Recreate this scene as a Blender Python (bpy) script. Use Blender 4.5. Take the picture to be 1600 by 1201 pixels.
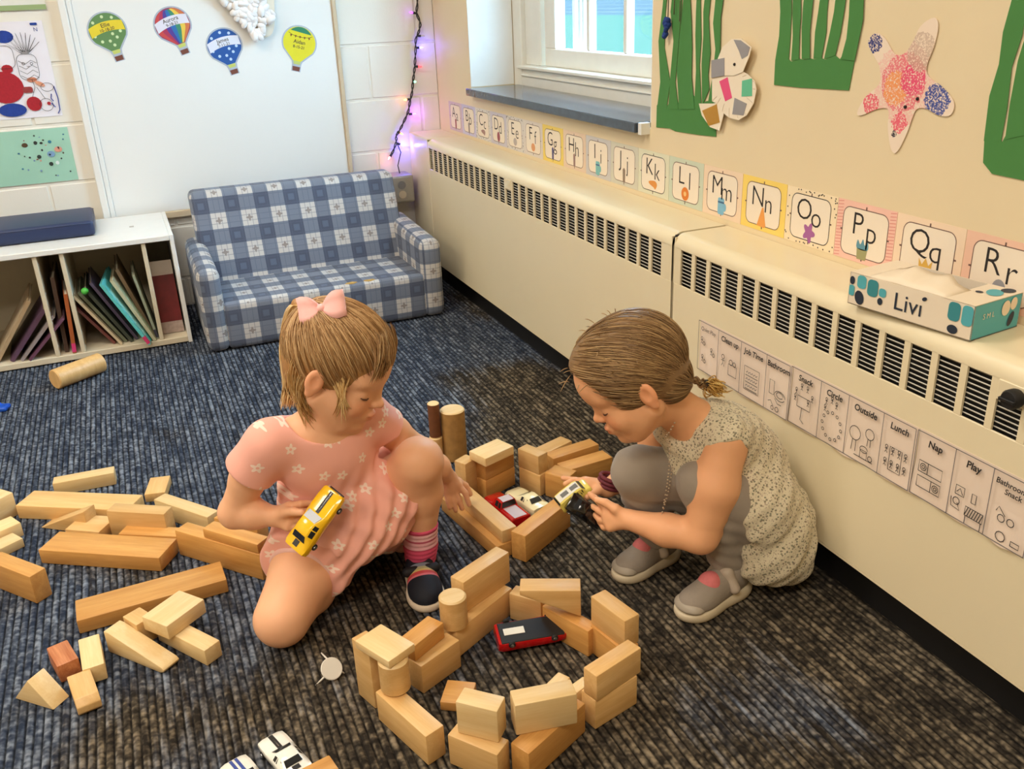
import bpy, bmesh, math, random
import numpy as np
from mathutils import Vector, Matrix, Euler

for _o in list(bpy.data.objects):
    bpy.data.objects.remove(_o)
SC = bpy.context.scene
COL = SC.collection
PI = math.pi

# ---------------------------------------------------------------- camera
def setup_camera():
    yaw, pit, roll = 0.38374619, 0.40259894, -0.04230172
    f = Vector((math.sin(yaw) * math.cos(pit), math.cos(yaw) * math.cos(pit), -math.sin(pit)))
    r0 = Vector((math.cos(yaw), -math.sin(yaw), 0))
    u0 = r0.cross(f)
    c, s = math.cos(roll), math.sin(roll)
    r = c * r0 + s * u0
    u = -s * r0 + c * u0
    cd = bpy.data.cameras.new('camera')
    cd.sensor_fit = 'HORIZONTAL'
    cd.sensor_width = 36.0
    cd.lens = 1426.1 / 1600.0 * 36.0
    cd.clip_start = 0.02
    cd.clip_end = 200
    co = bpy.data.objects.new('camera', cd)
    m = Matrix(((r.x, u.x, -f.x, 0), (r.y, u.y, -f.y, 0), (r.z, u.z, -f.z, 1.08), (0, 0, 0, 1)))
    co.matrix_world = m
    COL.objects.link(co)
    SC.camera = co
setup_camera()

# ---------------------------------------------------------------- sky outside the window
def setup_world():
    w = bpy.data.worlds.new('sky')
    SC.world = w
    w.use_nodes = True
    nt = w.node_tree
    nt.nodes.clear()
    o = nt.nodes.new('ShaderNodeOutputWorld')
    b = nt.nodes.new('ShaderNodeBackground')
    b.inputs['Color'].default_value = (0.50, 0.78, 1.0, 1)
    b.inputs['Strength'].default_value = 20.0
    nt.links.new(b.outputs[0], o.inputs[0])
setup_world()

# ---------------------------------------------------------------- ceiling lamps
def area(name, loc, sx, sy, power, col):
    l = bpy.data.lights.new(name, 'AREA')
    l.shape = 'RECTANGLE'; l.size = sx; l.size_y = sy
    l.energy = power; l.color = col
    o = bpy.data.objects.new(name, l)
    o.location = loc
    COL.objects.link(o)
    return o
WARM = (1.0, 0.91, 0.79)
CEILING_LAMPS = [(-0.45, 2.0), (-2.2, 2.0), (-0.45, -0.3), (-2.2, -0.3)]
for _p in CEILING_LAMPS:
    area('ceiling_lamp', (_p[0], _p[1], 2.63), 1.15, 0.55, 34, WARM)

vs = SC.view_settings
vs.view_transform = 'Standard'
vs.look = 'None'
vs.exposure = 0.0
vs.gamma = 1.0
vs.use_curve_mapping = False

# ================================================================ helpers
def link(o, parent=None):
    COL.objects.link(o)
    if parent is not None:
        o.parent = parent
    return o

def tag(o, label=None, cat=None, group=None, kind=None):
    if label: o['label'] = label
    if cat: o['category'] = cat
    if group: o['group'] = group
    if kind: o['kind'] = kind
    return o

def empty(name, loc=(0, 0, 0), rot=(0, 0, 0), label=None, cat=None, group=None, kind=None):
    o = bpy.data.objects.new(name, None)
    o.empty_display_size = 0.02
    o.location = loc
    o.rotation_euler = rot
    COL.objects.link(o)
    return tag(o, label, cat, group, kind)

def mesh_obj(name, verts, faces, mat=None, parent=None, smooth=False, loc=None, rot=None, uv=None):
    me = bpy.data.meshes.new(name)
    me.from_pydata([tuple(v) for v in verts], [], [tuple(f) for f in faces])
    if smooth:
        me.polygons.foreach_set('use_smooth', [True] * len(me.polygons))
    me.update()
    o = bpy.data.objects.new(name, me)
    if mat is not None:
        me.materials.append(mat)
    if loc is not None: o.location = loc
    if rot is not None: o.rotation_euler = rot
    return link(o, parent)

def bm_obj(name, bm, mat=None, parent=None, smooth=False, loc=None, rot=None, angle=None):
    me = bpy.data.meshes.new(name)
    bmesh.ops.recalc_face_normals(bm, faces=bm.faces)
    bm.to_mesh(me)
    bm.free()
    if smooth:
        me.polygons.foreach_set('use_smooth', [True] * len(me.polygons))
    if angle is not None:
        me.polygons.foreach_set('use_smooth', [True] * len(me.polygons))
        me.set_sharp_from_angle(angle=math.radians(angle))
    o = bpy.data.objects.new(name, me)
    if mat is not None:
        me.materials.append(mat)
    if loc is not None: o.location = loc
    if rot is not None: o.rotation_euler = rot
    return link(o, parent)

def bm_box(bm, lo, hi, bev=0.0, seg=1, mtx=None):
    lo = Vector(lo); hi = Vector(hi)
    c = (lo + hi) / 2; s = hi - lo
    r = bmesh.ops.create_cube(bm, size=1.0)
    vs_ = r['verts']
    for v in vs_:
        v.co = Vector((v.co.x * s.x, v.co.y * s.y, v.co.z * s.z)) + c
    if bev > 0:
        es = set()
        for v in vs_:
            for e in v.link_edges: es.add(e)
        rb = bmesh.ops.bevel(bm, geom=list(es), offset=bev, segments=seg, affect='EDGES', profile=0.5)
        vs_ = list({v for f in rb['faces'] for v in f.verts} | {v for v in vs_ if v.is_valid})
    if mtx is not None:
        bmesh.ops.transform(bm, matrix=mtx, verts=vs_)
    return vs_

def box(name, lo, hi, mat, parent=None, bev=0.0, seg=1, loc=None, rot=None):
    bm = bmesh.new()
    bm_box(bm, lo, hi, bev, seg)
    return bm_obj(name, bm, mat, parent, loc=loc, rot=rot, angle=35 if bev > 0 and seg > 1 else None)

def bm_prism(bm, pts, z0, z1, mtx=None):
    """extrude a 2D outline between z0 and z1"""
    a = [bm.verts.new((p[0], p[1], z0)) for p in pts]
    b = [bm.verts.new((p[0], p[1], z1)) for p in pts]
    n = len(pts)
    bm.faces.new(list(reversed(a)))
    bm.faces.new(b)
    for i in range(n):
        j = (i + 1) % n
        bm.faces.new((a[i], a[j], b[j], b[i]))
    if mtx is not None:
        bmesh.ops.transform(bm, matrix=mtx, verts=a + b)
    return a + b

def prism(name, pts, z0, z1, mat, parent=None, loc=None, rot=None, bev=0.0):
    bm = bmesh.new()
    bm_prism(bm, pts, z0, z1)
    if bev > 0:
        bmesh.ops.bevel(bm, geom=list(bm.edges), offset=bev, segments=1, affect='EDGES')
    return bm_obj(name, bm, mat, parent, loc=loc, rot=rot)

def bm_tube(bm, pts, rad, n=8, cap=True):
    """tube along a polyline, radius scalar or list"""
    pts = [Vector(p) for p in pts]
    m = len(pts)
    rads = rad if isinstance(rad, (list, tuple)) else [rad] * m
    rings = []
    ref = None
    for i in range(m):
        t = (pts[min(i + 1, m - 1)] - pts[max(i - 1, 0)]).normalized()
        if ref is None:
            ref = Vector((0, 0, 1)) if abs(t.z) < 0.9 else Vector((1, 0, 0))
        a = t.cross(ref)
        if a.length < 1e-5:
            a = t.cross(Vector((0.3, 1, 0.2)))
        a.normalize()
        b = t.cross(a).normalized()
        ref = b.cross(t) * -1 if False else (a.cross(t)).normalized()
        ring = [bm.verts.new(pts[i] + rads[i] * (math.cos(2 * PI * k / n) * a + math.sin(2 * PI * k / n) * b)) for k in range(n)]
        rings.append(ring)
    for i in range(m - 1):
        for k in range(n):
            bm.faces.new((rings[i][k], rings[i][(k + 1) % n], rings[i + 1][(k + 1) % n], rings[i + 1][k]))
    if cap:
        bm.faces.new(rings[0]); bm.faces.new(list(reversed(rings[-1])))

def bm_lathe(bm, prof, n=20, mtx=None):
    """profile of (r, z) rotated about z"""
    rings = []
    new = []
    for r, z in prof:
        if r < 1e-6:
            v = bm.verts.new((0, 0, z)); rings.append([v]); new.append(v)
        else:
            ring = [bm.verts.new((r * math.cos(2 * PI * k / n), r * math.sin(2 * PI * k / n), z)) for k in range(n)]
            rings.append(ring); new += ring
    for a, b in zip(rings[:-1], rings[1:]):
        for k in range(n):
            k2 = (k + 1) % n
            if len(a) == 1 and len(b) == 1: continue
            if len(a) == 1: bm.faces.new((a[0], b[k2], b[k]))
            elif len(b) == 1: bm.faces.new((a[k], a[k2], b[0]))
            else: bm.faces.new((a[k], a[k2], b[k2], b[k]))
    if mtx is not None:
        bmesh.ops.transform(bm, matrix=mtx, verts=new)

def strokes(name, lines, w, mat, parent, z=0.0009, closed=False):
    """flat pen strokes: ribbons of width w lying at height z in the parent's plane"""
    V = []; F = []
    for ln in lines:
        p = [Vector((a[0], a[1])) for a in ln]
        if closed: p = p + [p[0]]
        m = len(p)
        if m < 2: continue
        base = len(V)
        for i in range(m):
            t = (p[min(i + 1, m - 1)] - p[max(i - 1, 0)])
            if closed and i in (0, m - 1): t = p[1] - p[m - 2]
            if t.length < 1e-9: t = Vector((1, 0))
            t.normalize()
            nn = Vector((-t.y, t.x)) * w * 0.5
            V.append((p[i].x + nn.x, p[i].y + nn.y, z)); V.append((p[i].x - nn.x, p[i].y - nn.y, z))
        for i in range(m - 1):
            a = base + 2 * i
            F.append((a, a + 1, a + 3, a + 2))
    return mesh_obj(name, V, F, mat, parent)

def text(name, body, size, mat, parent, x, y, z=0.0008, align='CENTER', rotz=0.0, sx=1.0, shear=0.0, bold=0.0, ext=0.0):
    c = bpy.data.curves.new(name, 'FONT')
    c.body = body; c.size = size; c.align_x = align; c.align_y = 'CENTER'
    c.shear = shear; c.offset = bold; c.extrude = ext; c.resolution_u = 3
    t = bpy.data.objects.new('tmp_text', c)
    COL.objects.link(t)
    me = bpy.data.meshes.new_from_object(t)
    bpy.data.objects.remove(t); bpy.data.curves.remove(c)
    me.name = name
    if bold and any(abs(v.co.x) > size * len(body) or abs(v.co.y) > size * 3 for v in me.vertices):
        bpy.data.meshes.remove(me)      # the outline offset misbehaved: plain weight instead
        return text(name, body, size, mat, parent, x, y, z, align, rotz, sx, shear, 0.0, ext)
    me.transform(Matrix.Translation((x, y, z)) @ Matrix.Rotation(rotz, 4, 'Z') @ Matrix.Diagonal((sx, 1, 1, 1)))
    me.materials.clear(); me.materials.append(mat)
    o = bpy.data.objects.new(name, me)
    return link(o, parent)

def ell(cx, cy, rx, ry, n=16, a0=0.0, rot=0.0):
    c, s = math.cos(rot), math.sin(rot)
    out = []
    for k in range(n):
        a = a0 + 2 * PI * k / n
        x, y = rx * math.cos(a), ry * math.sin(a)
        out.append((cx + c * x - s * y, cy + s * x + c * y))
    return out

def rrect(x0, y0, x1, y1, r, n=4):
    out = []
    for cx, cy, a in ((x1 - r, y1 - r, 0), (x0 + r, y1 - r, PI / 2), (x0 + r, y0 + r, PI), (x1 - r, y0 + r, 3 * PI / 2)):
        for k in range(n + 1):
            t = a + PI / 2 * k / n
            out.append((cx + r * math.cos(t), cy + r * math.sin(t)))
    return out

def catmull(pts, k=6, closed=True):
    n = len(pts); out = []
    P = [np.array(p, float) for p in pts]
    rng = range(n) if closed else range(n - 1)
    for i in rng:
        p0, p1, p2, p3 = (P[(i - 1) % n], P[i], P[(i + 1) % n], P[(i + 2) % n]) if closed else (P[max(i - 1, 0)], P[i], P[i + 1], P[min(i + 2, n - 1)])
        for j in range(k):
            t = j / k
            out.append(tuple(0.5 * (2 * p1 + (p2 - p0) * t + (2 * p0 - 5 * p1 + 4 * p2 - p3) * t * t + (3 * p1 - p0 - 3 * p2 + p3) * t ** 3)))
    if not closed: out.append(tuple(P[-1]))
    return out

def srgb(r, g, b):
    f = lambda c: (c / 255 / 12.92) if c / 255 <= 0.04045 else ((c / 255 + 0.055) / 1.055) ** 2.4
    return (f(r), f(g), f(b))

# ---------------------------------------------------------------- materials
MATS = {}
def newmat(name):
    m = bpy.data.materials.new(name)
    m.use_nodes = True
    nt = m.node_tree
    nt.nodes.clear()
    out = nt.nodes.new('ShaderNodeOutputMaterial')
    bs = nt.nodes.new('ShaderNodeBsdfPrincipled')
    nt.links.new(bs.outputs[0], out.inputs[0])
    return m, nt, bs

def setc(sock, c):
    sock.default_value = (c[0], c[1], c[2], 1)

def node(nt, typ, **kw):
    n = nt.nodes.new(typ)
    for k, v in kw.items():
        setattr(n, k, v)
    return n

def mth(nt, op, a, b=None, c=None):
    n = nt.nodes.new('ShaderNodeMath'); n.operation = op
    for i, v in enumerate((a, b, c)):
        if v is None: continue
        if isinstance(v, (int, float)): n.inputs[i].default_value = v
        else: nt.links.new(v, n.inputs[i])
    return n.outputs[0]

def mixc(nt, fac, a, b):
    n = nt.nodes.new('ShaderNodeMix'); n.data_type = 'RGBA'
    for sock, v in ((n.inputs[0], fac), (n.inputs[6], a), (n.inputs[7], b)):
        if isinstance(v, (int, float)): sock.default_value = v
        elif isinstance(v, tuple): sock.default_value = (v[0], v[1], v[2], 1)
        else: nt.links.new(v, sock)
    return n.outputs[2]

def noise(nt, scale, detail=2.0, vec=None, rough=0.5):
    n = nt.nodes.new('ShaderNodeTexNoise')
    n.inputs['Scale'].default_value = scale
    n.inputs['Detail'].default_value = detail
    n.inputs['Roughness'].default_value = rough
    if vec is not None: nt.links.new(vec, n.inputs['Vector'])
    return n.outputs['Fac']

def ramp(nt, fac, stops):
    n = nt.nodes.new('ShaderNodeValToRGB')
    el = n.color_ramp.elements
    while len(el) > 1: el.remove(el[-1])
    for i, (p, c) in enumerate(stops):
        e = el[0] if i == 0 else el.new(p)
        e.position = p
        e.color = (c[0], c[1], c[2], 1) if isinstance(c, tuple) else (c, c, c, 1)
    nt.links.new(fac, n.inputs[0])
    return n.outputs[0]

def bump(nt, bs, h, strength=0.3, dist=0.002):
    n = nt.nodes.new('ShaderNodeBump')
    n.inputs['Strength'].default_value = strength
    n.inputs['Distance'].default_value = dist
    nt.links.new(h, n.inputs['Height'])
    nt.links.new(n.outputs[0], bs.inputs['Normal'])

def coords(nt, kind='Object', scale=(1, 1, 1), rot=(0, 0, 0)):
    t = nt.nodes.new('ShaderNodeTexCoord')
    m = nt.nodes.new('ShaderNodeMapping')
    m.inputs['Scale'].default_value = scale
    m.inputs['Rotation'].default_value = rot
    nt.links.new(t.outputs[kind], m.inputs[0])
    return m.outputs[0]

def plain(name, col, rough=0.5, metal=0.0, var=0.06, vscale=30.0, bumps=0.0, bscale=200.0, spec=0.5, sheen=0.0, sss=0.0, coat=0.0):
    """colour with a little procedural mottling and fine relief"""
    if name in MATS: return MATS[name]
    m, nt, bs = newmat(name)
    v = coords(nt)
    f = noise(nt, vscale, 3.0, v)
    c1 = tuple(max(0, x * (1 - var)) for x in col); c2 = tuple(min(1, x * (1 + var)) for x in col)
    nt.links.new(mixc(nt, f, c1, c2), bs.inputs['Base Color'])
    bs.inputs['Roughness'].default_value = rough
    bs.inputs['Metallic'].default_value = metal
    bs.inputs['Specular IOR Level'].default_value = spec
    if sheen: bs.inputs['Sheen Weight'].default_value = sheen
    if coat: bs.inputs['Coat Weight'].default_value = coat
    if sss:
        bs.inputs['Subsurface Weight'].default_value = sss
        bs.inputs['Subsurface Radius'].default_value = (0.006, 0.0025, 0.0015)
        bs.inputs['Subsurface Scale'].default_value = 1.0
    if bumps: bump(nt, bs, noise(nt, bscale, 2.0, v), bumps, 0.001)
    MATS[name] = m
    return m

def wood(name, light, dark, rough=0.42):
    m, nt, bs = newmat(name)
    oi = nt.nodes.new('ShaderNodeObjectInfo')
    t = nt.nodes.new('ShaderNodeTexCoord')
    add = nt.nodes.new('ShaderNodeVectorMath'); add.operation = 'ADD'
    cmb = nt.nodes.new('ShaderNodeCombineXYZ')
    for i in range(3):
        nt.links.new(mth(nt, 'MULTIPLY', oi.outputs['Random'], 7.0 + 3 * i), cmb.inputs[i])
    nt.links.new(t.outputs['Object'], add.inputs[0]); nt.links.new(cmb.outputs[0], add.inputs[1])
    mp = nt.nodes.new('ShaderNodeMapping'); mp.inputs['Scale'].default_value = (2.2, 22, 22)
    nt.links.new(add.outputs[0], mp.inputs[0])
    g = noise(nt, 3.0, 4.0, mp.outputs[0], 0.6)
    mp2 = nt.nodes.new('ShaderNodeMapping'); mp2.inputs['Scale'].default_value = (8, 160, 160)
    nt.links.new(add.outputs[0], mp2.inputs[0])
    g2 = noise(nt, 3.0, 2.0, mp2.outputs[0])
    f = mth(nt, 'ADD', mth(nt, 'MULTIPLY', g, 0.75), mth(nt, 'MULTIPLY', g2, 0.25))
    c = ramp(nt, f, [(0.30, dark), (0.52, tuple((a + b) / 2 for a, b in zip(light, dark))), (0.68, light)])
    hs = nt.nodes.new('ShaderNodeHueSaturation')
    nt.links.new(c, hs.inputs['Color'])
    nt.links.new(mth(nt, 'ADD', 0.90, mth(nt, 'MULTIPLY', oi.outputs['Random'], 0.2)), hs.inputs['Value'])
    nt.links.new(hs.outputs[0], bs.inputs['Base Color'])
    bs.inputs['Roughness'].default_value = rough
    bump(nt, bs, f, 0.12, 0.0006)
    MATS[name] = m
    return m
# ================================================================ the room
M_wallpaint = plain('wall_paint_cream', (0.80, 0.66, 0.43), 0.55, var=0.03, vscale=6, bumps=0.08, bscale=140)
M_block = plain('block_paint_white', (0.80, 0.77, 0.69), 0.5, var=0.03, vscale=8, bumps=0.25, bscale=160)
M_board = plain('white_board_paint', (0.82, 0.83, 0.81), 0.4, var=0.012, vscale=5)
M_whitepaint = plain('white_gloss_paint', (0.82, 0.82, 0.79), 0.35, var=0.03, vscale=25)
M_beigetrim = plain('beige_trim', (0.62, 0.50, 0.34), 0.5, var=0.08)
M_ceil = plain('ceiling_paint', (0.80, 0.78, 0.72), 0.9, var=0.02, vscale=4)
M_rad = plain('radiator_enamel', (0.84, 0.73, 0.50), 0.33, var=0.025, vscale=7)
M_black = plain('black_rubber', (0.006, 0.006, 0.007), 0.6, var=0.2)
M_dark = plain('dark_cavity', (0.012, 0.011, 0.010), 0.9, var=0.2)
M_sill = plain('black_stone_sill', (0.05, 0.065, 0.085), 0.12, var=0.25, vscale=60)
M_frame = plain('window_frame_paint', (0.80, 0.79, 0.72), 0.4, var=0.05, vscale=20)

RIB = 0.0135
def make_carpet():
    m, nt, bs = newmat('ribbed_carpet')
    v = coords(nt)
    sp = nt.nodes.new('ShaderNodeSeparateXYZ'); nt.links.new(v, sp.inputs[0])
    q = mth(nt, 'DIVIDE', mth(nt, 'ADD', sp.outputs[0], 3.2), RIB)
    idx = mth(nt, 'FLOOR', q); fr = mth(nt, 'FRACT', q)
    def along(kx, ky, scale=1.0, detail=2.0, rough=.6):
        c = nt.nodes.new('ShaderNodeCombineXYZ')
        nt.links.new(mth(nt, 'MULTIPLY', idx, kx), c.inputs[0]); nt.links.new(mth(nt, 'MULTIPLY', sp.outputs[1], ky), c.inputs[1]); nt.links.new(mth(nt, 'MULTIPLY', fr, .9), c.inputs[2])
        return noise(nt, scale, detail, c.outputs[0], rough)
    loops = along(7.31, 75.0, 1.0, 1.5, .7)      # single tufts along each rib
    streak = along(3.77, 9.0, 1.0, 2.0, .6)      # yarn colour runs
    mp3 = nt.nodes.new('ShaderNodeMapping'); mp3.inputs['Scale'].default_value = (2.6, 1.7, 1)
    nt.links.new(v, mp3.inputs[0])
    big = noise(nt, 1.0, 1.5, mp3.outputs[0], .5)
    blue = ramp(nt, mth(nt, 'ADD', mth(nt, 'ADD', mth(nt, 'MULTIPLY', big, .75), mth(nt, 'MULTIPLY', streak, .25)), mth(nt, 'ADD', mth(nt, 'MULTIPLY', mth(nt, 'SUBTRACT', sp.outputs[1], 1.45), .10), mth(nt, 'MULTIPLY', mth(nt, 'SUBTRACT', sp.outputs[0], .25), -.13))), [(.46, 0.0), (.56, 1.0)])
    base = mixc(nt, blue, srgb(42, 38, 34), srgb(42, 50, 66))
    fleckc = mixc(nt, blue, srgb(150, 136, 114), srgb(140, 148, 160))
    f = ramp(nt, mth(nt, 'ADD', mth(nt, 'MULTIPLY', loops, .55), mth(nt, 'MULTIPLY', streak, .45)), [(.40, 0.0), (.50, .16), (.66, .85)])
    c = mixc(nt, f, base, fleckc)
    groove = mth(nt, 'MAXIMUM', ramp(nt, fr, [(0.0, 1.0), (.12, 0.0)]), ramp(nt, fr, [(.74, 0.0), (.86, 1.0)]))
    c = mixc(nt, mth(nt, 'MULTIPLY', groove, .75), c, srgb(20, 19, 19))
    nt.links.new(c, bs.inputs['Base Color'])
    bs.inputs['Roughness'].default_value = 0.95
    bs.inputs['Specular IOR Level'].default_value = 0.08
    bump(nt, bs, loops, 0.8, 0.003)
    MATS['carpet'] = m
    return m
M_carpet = make_carpet()

XW, YB, YF, XL, ZC = 1.225, 3.70, -2.6, -3.2, 2.70
def build_floor():
    x0, x1 = XL, 1.30
    n = int((x1 - x0) / RIB)
    prof = [(0.0, -0.0030), (0.10, -0.0008), (0.30, 0.0), (0.55, 0.0), (0.75, -0.0008), (0.87, -0.0030)]
    V = []; F = []
    ys = [YF, -0.5, 0.6, 1.2, 1.8, 2.6, YB + 0.1]
    xs = []
    for i in range(n):
        for a, z in prof:
            xs.append((x0 + (i + a) * RIB, z))
    m = len(ys)
    for x, z in xs:
        for y in ys: V.append((x, y, z))
    for i in range(len(xs) - 1):
        for j in range(m - 1):
            a = i * m + j
            F.append((a, a + m, a + m + 1, a + 1))
    o = mesh_obj('floor', V, F, M_carpet, smooth=True)
    tag(o, 'ribbed dark blue-grey carpet covering the floor', None, kind='structure')
build_floor()

def wallbox(name, lo, hi, mat, label, bev=0):
    o = box(name, lo, hi, mat, bev=bev)
    return tag(o, label, None, kind='structure')

wallbox('ceiling', (XL - .1, YF - .1, ZC), (XW + .3, YB + .2, ZC + .1), M_ceil, 'plain white ceiling of the classroom')
wallbox('wall_left', (XL - .1, YF, 0), (XL, YB, ZC), M_wallpaint, 'cream painted wall on the far left of the room')
wallbox('wall_front', (XL, YF - .1, 0), (XW, YF, ZC), M_wallpaint, 'cream painted wall behind the camera')

# ---- back wall: mortar plane plus single concrete blocks
wb = wallbox('wall_back', (XL, YB + .0035, 0), (XW + .2, YB + .12, ZC), M_block, 'white painted concrete block wall behind the couch')
def build_blocks_wall():
    zs = [0.112 + 0.2032 * k for k in range(-1, 7)]
    cache = {}
    for r in range(len(zs) - 1):
        z0, z1 = max(zs[r], 0.0) + .004, zs[r + 1] - .004
        off = -0.272 if r % 2 == 0 else -0.272 + 0.2032
        k0 = int(math.floor((-1.3 - off) / 0.4064))
        x = off + k0 * 0.4064
        while x < XW:
            a, b = x + .004, min(x + 0.4064 - .004, XW)
            x += 0.4064
            if b - a < 0.03: continue
            if a > -0.09 and b < 0.80 and z0 > 0.40: continue   # hidden behind the board
            o = box('block', (a, YB, z0), (b, YB + .012, z1), M_block, wb, bev=0.003)
build_blocks_wall()

# ---- right wall with the window opening
OY0, OY1, OZ0, OZ1 = 2.035, 3.315, 0.760, 2.05
wr = empty('wall_right', (XW, 0, 0), kind='structure', label='cream plaster wall with the window above the radiators')
def rw(lo, hi):
    box('wall_section', (lo[0] - XW, lo[1], lo[2]), (hi[0] - XW, hi[1], hi[2]), M_wallpaint, wr)
rw((XW, YF, 0), (XW + .2, OY0, ZC))
rw((XW, OY1, 0), (XW + .2, YB, ZC))
rw((XW, OY0, 0), (XW + .2, OY1, OZ0))
rw((XW, OY0, OZ1), (XW + .2, OY1, ZC))
box('reveal_lining', (.0005, OY1 - .004, .7745 - 0), (.172, OY1, OZ1), M_whitepaint, wr)
box('reveal_lining', (.0005, OY0, .7745), (.172, OY0 + .004, OZ1), M_whitepaint, wr)
box('reveal_lining', (.0005, OY0, OZ1 - .004), (.172, OY1, OZ1), M_whitepaint, wr)

# ---- window
def build_window():
    w = empty('window_1', (XW + .17, 0, 0), kind='structure', label='white painted wooden window with small panes above the black sill')
    dx = XW + .17
    def b(nm, x0, x1, y0, y1, z0, z1, mat=M_frame, bev=.003):
        return box(nm, (x0 - dx, y0, z0), (x1 - dx, y1, z1), mat, w, bev=bev)
    # outer casing boards around the opening
    b('casing', 1.400, 1.46, OY1 - .075, OY1, .768, OZ1)
    b('casing', 1.400, 1.46, OY0, OY0 + .075, .768, OZ1)
    b('casing', 1.400, 1.46, OY0, OY1, OZ1 - .07, OZ1)
    b('bottom_casing', 1.400, 1.46, OY0 + .075, OY1 - .075, .768, .832)
    b('ledge', 1.385, 1.46, OY0 + .04, OY1 - .065, .832, .845)
    b('bead', 1.394, 1.402, OY0 + .075, OY1 - .075, .806, .814)
    # jamb recess
    b('jamb', 1.418, 1.50, OY1 - .205, OY1 - .075, .845, OZ1 - .07)
    b('jamb', 1.418, 1.50, OY0 + .075, OY0 + .13, .845, OZ1 - .07)
    s0, s1 = OY0 + .13, OY1 - .215
    b('sash_rail', 1.43, 1.47, s0, s1, .845, .905)
    b('sash_stile', 1.43, 1.47, s1 - .085, s1, .905, OZ1 - .07)
    b('sash_stile', 1.43, 1.47, s0, s0 + .06, .905, OZ1 - .07)
    g0, g1 = s0 + .06, s1 - .085
    ys = [g0]
    for yy in (2.545, 2.785): ys.append(yy)
    ys = sorted(ys + [g1])
    for yy in ys[1:-1]:
        b('muntin', 1.437, 1.463, yy - .013, yy + .013, .905, OZ1 - .07, bev=.004)
    zs = [.905, 1.24, 1.58, OZ1 - .07]
    for zz in zs[1:-1]:
        b('muntin', 1.438, 1.462, g0, g1, zz - .012, zz + .012, bev=.004)
    for i in range(len(ys) - 1):
        for j in range(len(zs) - 1):
            b('pane', 1.449, 1.452, ys[i], ys[i + 1], zs[j], zs[j + 1], M_glass, bev=0)
    # inner storm frame strips seen behind the left of the glass
    for yy in (2.985, 2.945, 2.915):
        b('storm_frame', 1.485, 1.50, yy - .010, yy + .008, .88, OZ1 - .07)
m, nt, bs = newmat('window_glass')
_g = nt.nodes.new('ShaderNodeBsdfGlossy'); _g.inputs['Roughness'].default_value = 0.02
_t = nt.nodes.new('ShaderNodeBsdfTransparent'); _t.inputs['Color'].default_value = (0.92, 0.97, 1.0, 1)
_mx = nt.nodes.new('ShaderNodeMixShader'); _mx.inputs[0].default_value = 0.05
nt.links.new(_t.outputs[0], _mx.inputs[1]); nt.links.new(_g.outputs[0], _mx.inputs[2])
nt.links.new(_mx.outputs[0], [n for n in nt.nodes if n.type == 'OUTPUT_MATERIAL'][0].inputs[0])
M_glass = m
build_window()
_s = box('sill', (1.193, OY0 + .025, .749), (1.405, OY1 - .03, .774), M_sill, bev=.002)
_s.name = 'trim_1'
tag(_s, 'black polished window sill under the white window', kind='structure')
_s = box('trim_2', (1.200, OY0 + .004, .746), (1.226, OY0 + .020, .774), M_whitepaint)
tag(_s, 'narrow white end cap beside the black sill', kind='structure')

# ---- outside ground seen through the window
def build_outside():
    M_grass, nt, bs = newmat('lawn')
    v = coords(nt)
    nt.links.new(mixc(nt, noise(nt, 6, 4, v), (.034, .058, .042), (.044, .070, .052)), bs.inputs['Base Color']); bs.inputs['Roughness'].default_value = .95; bs.inputs['Specular IOR Level'].default_value = 0
    M_asph, nt, bs = newmat('asphalt')
    v = coords(nt)
    nt.links.new(mixc(nt, noise(nt, 3, 4, v), (.034, .042, .046), (.042, .050, .054)), bs.inputs['Base Color']); bs.inputs['Roughness'].default_value = .9; bs.inputs['Specular IOR Level'].default_value = 0
    g = box('lawn', (1.62, -12, .45), (12.5, 60, .50), M_grass); tag(g, 'strip of lawn outside the window', kind='structure')
    a = box('car_park', (12.5, -60, .44), (150, 220, .49), M_asph); tag(a, 'grey asphalt beyond the lawn outside the window', kind='structure')
    ml = plain('road_paint', (.10, .10, .10), .9, spec=0)
    for i, (x, y) in enumerate(((14.5, 24), (17.5, 30), (22, 38), (29, 50))):
        o = box('painted_line', (x, y - 30, .490), (x + .14, y + 40, .493), ml, a)
build_outside()

# ---- ceiling lamp housings
for _i, _p in enumerate(CEILING_LAMPS):
    t = empty('ceiling_light', (_p[0], _p[1], 2.66), kind='structure', label='flat rectangular ceiling lamp housing')
    bm = bmesh.new()
    for lo, hi in (((-.62, -.32, -.02), (-.58, .32, .04)), ((.58, -.32, -.02), (.62, .32, .04)), ((-.58, -.32, -.02), (.58, -.28, .04)), ((-.58, .28, -.02), (.58, .32, .04))):
        bm_box(bm, lo, hi)
    bm_obj('lamp_frame', bm, M_whitepaint, t)

# ================================================================ white board on the back wall
def build_board():
    t = empty('white_panel_board', (.36, YB, .37), label='large white panel board on the block wall behind the couch', cat='board')
    def b(nm, x0, x1, y0, y1, z0, z1, mat, bev=.0015):
        return box(nm, (x0 - .36, y0 - YB, z0 - .37), (x1 - .36, y1 - YB, z1 - .37), mat, t, bev=bev)
    b('panel', -.070, .821, YB - .014, YB - .002, .378, 1.75, M_board)
    b('side_trim', -.113, -.088, YB - .030, YB - .001, .372, 1.76, M_whitepaint, .003)
    b('side_trim', -.088, -.070, YB - .022, YB - .001, .372, 1.76, M_whitepaint, .003)
    b('side_trim', .821, .837, YB - .024, YB - .001, .372, 1.76, M_beigetrim, .003)
    b('bottom_trim', -.070, .821, YB - .020, YB - .001, .352, .378, M_beigetrim, .003)
build_board()

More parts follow.
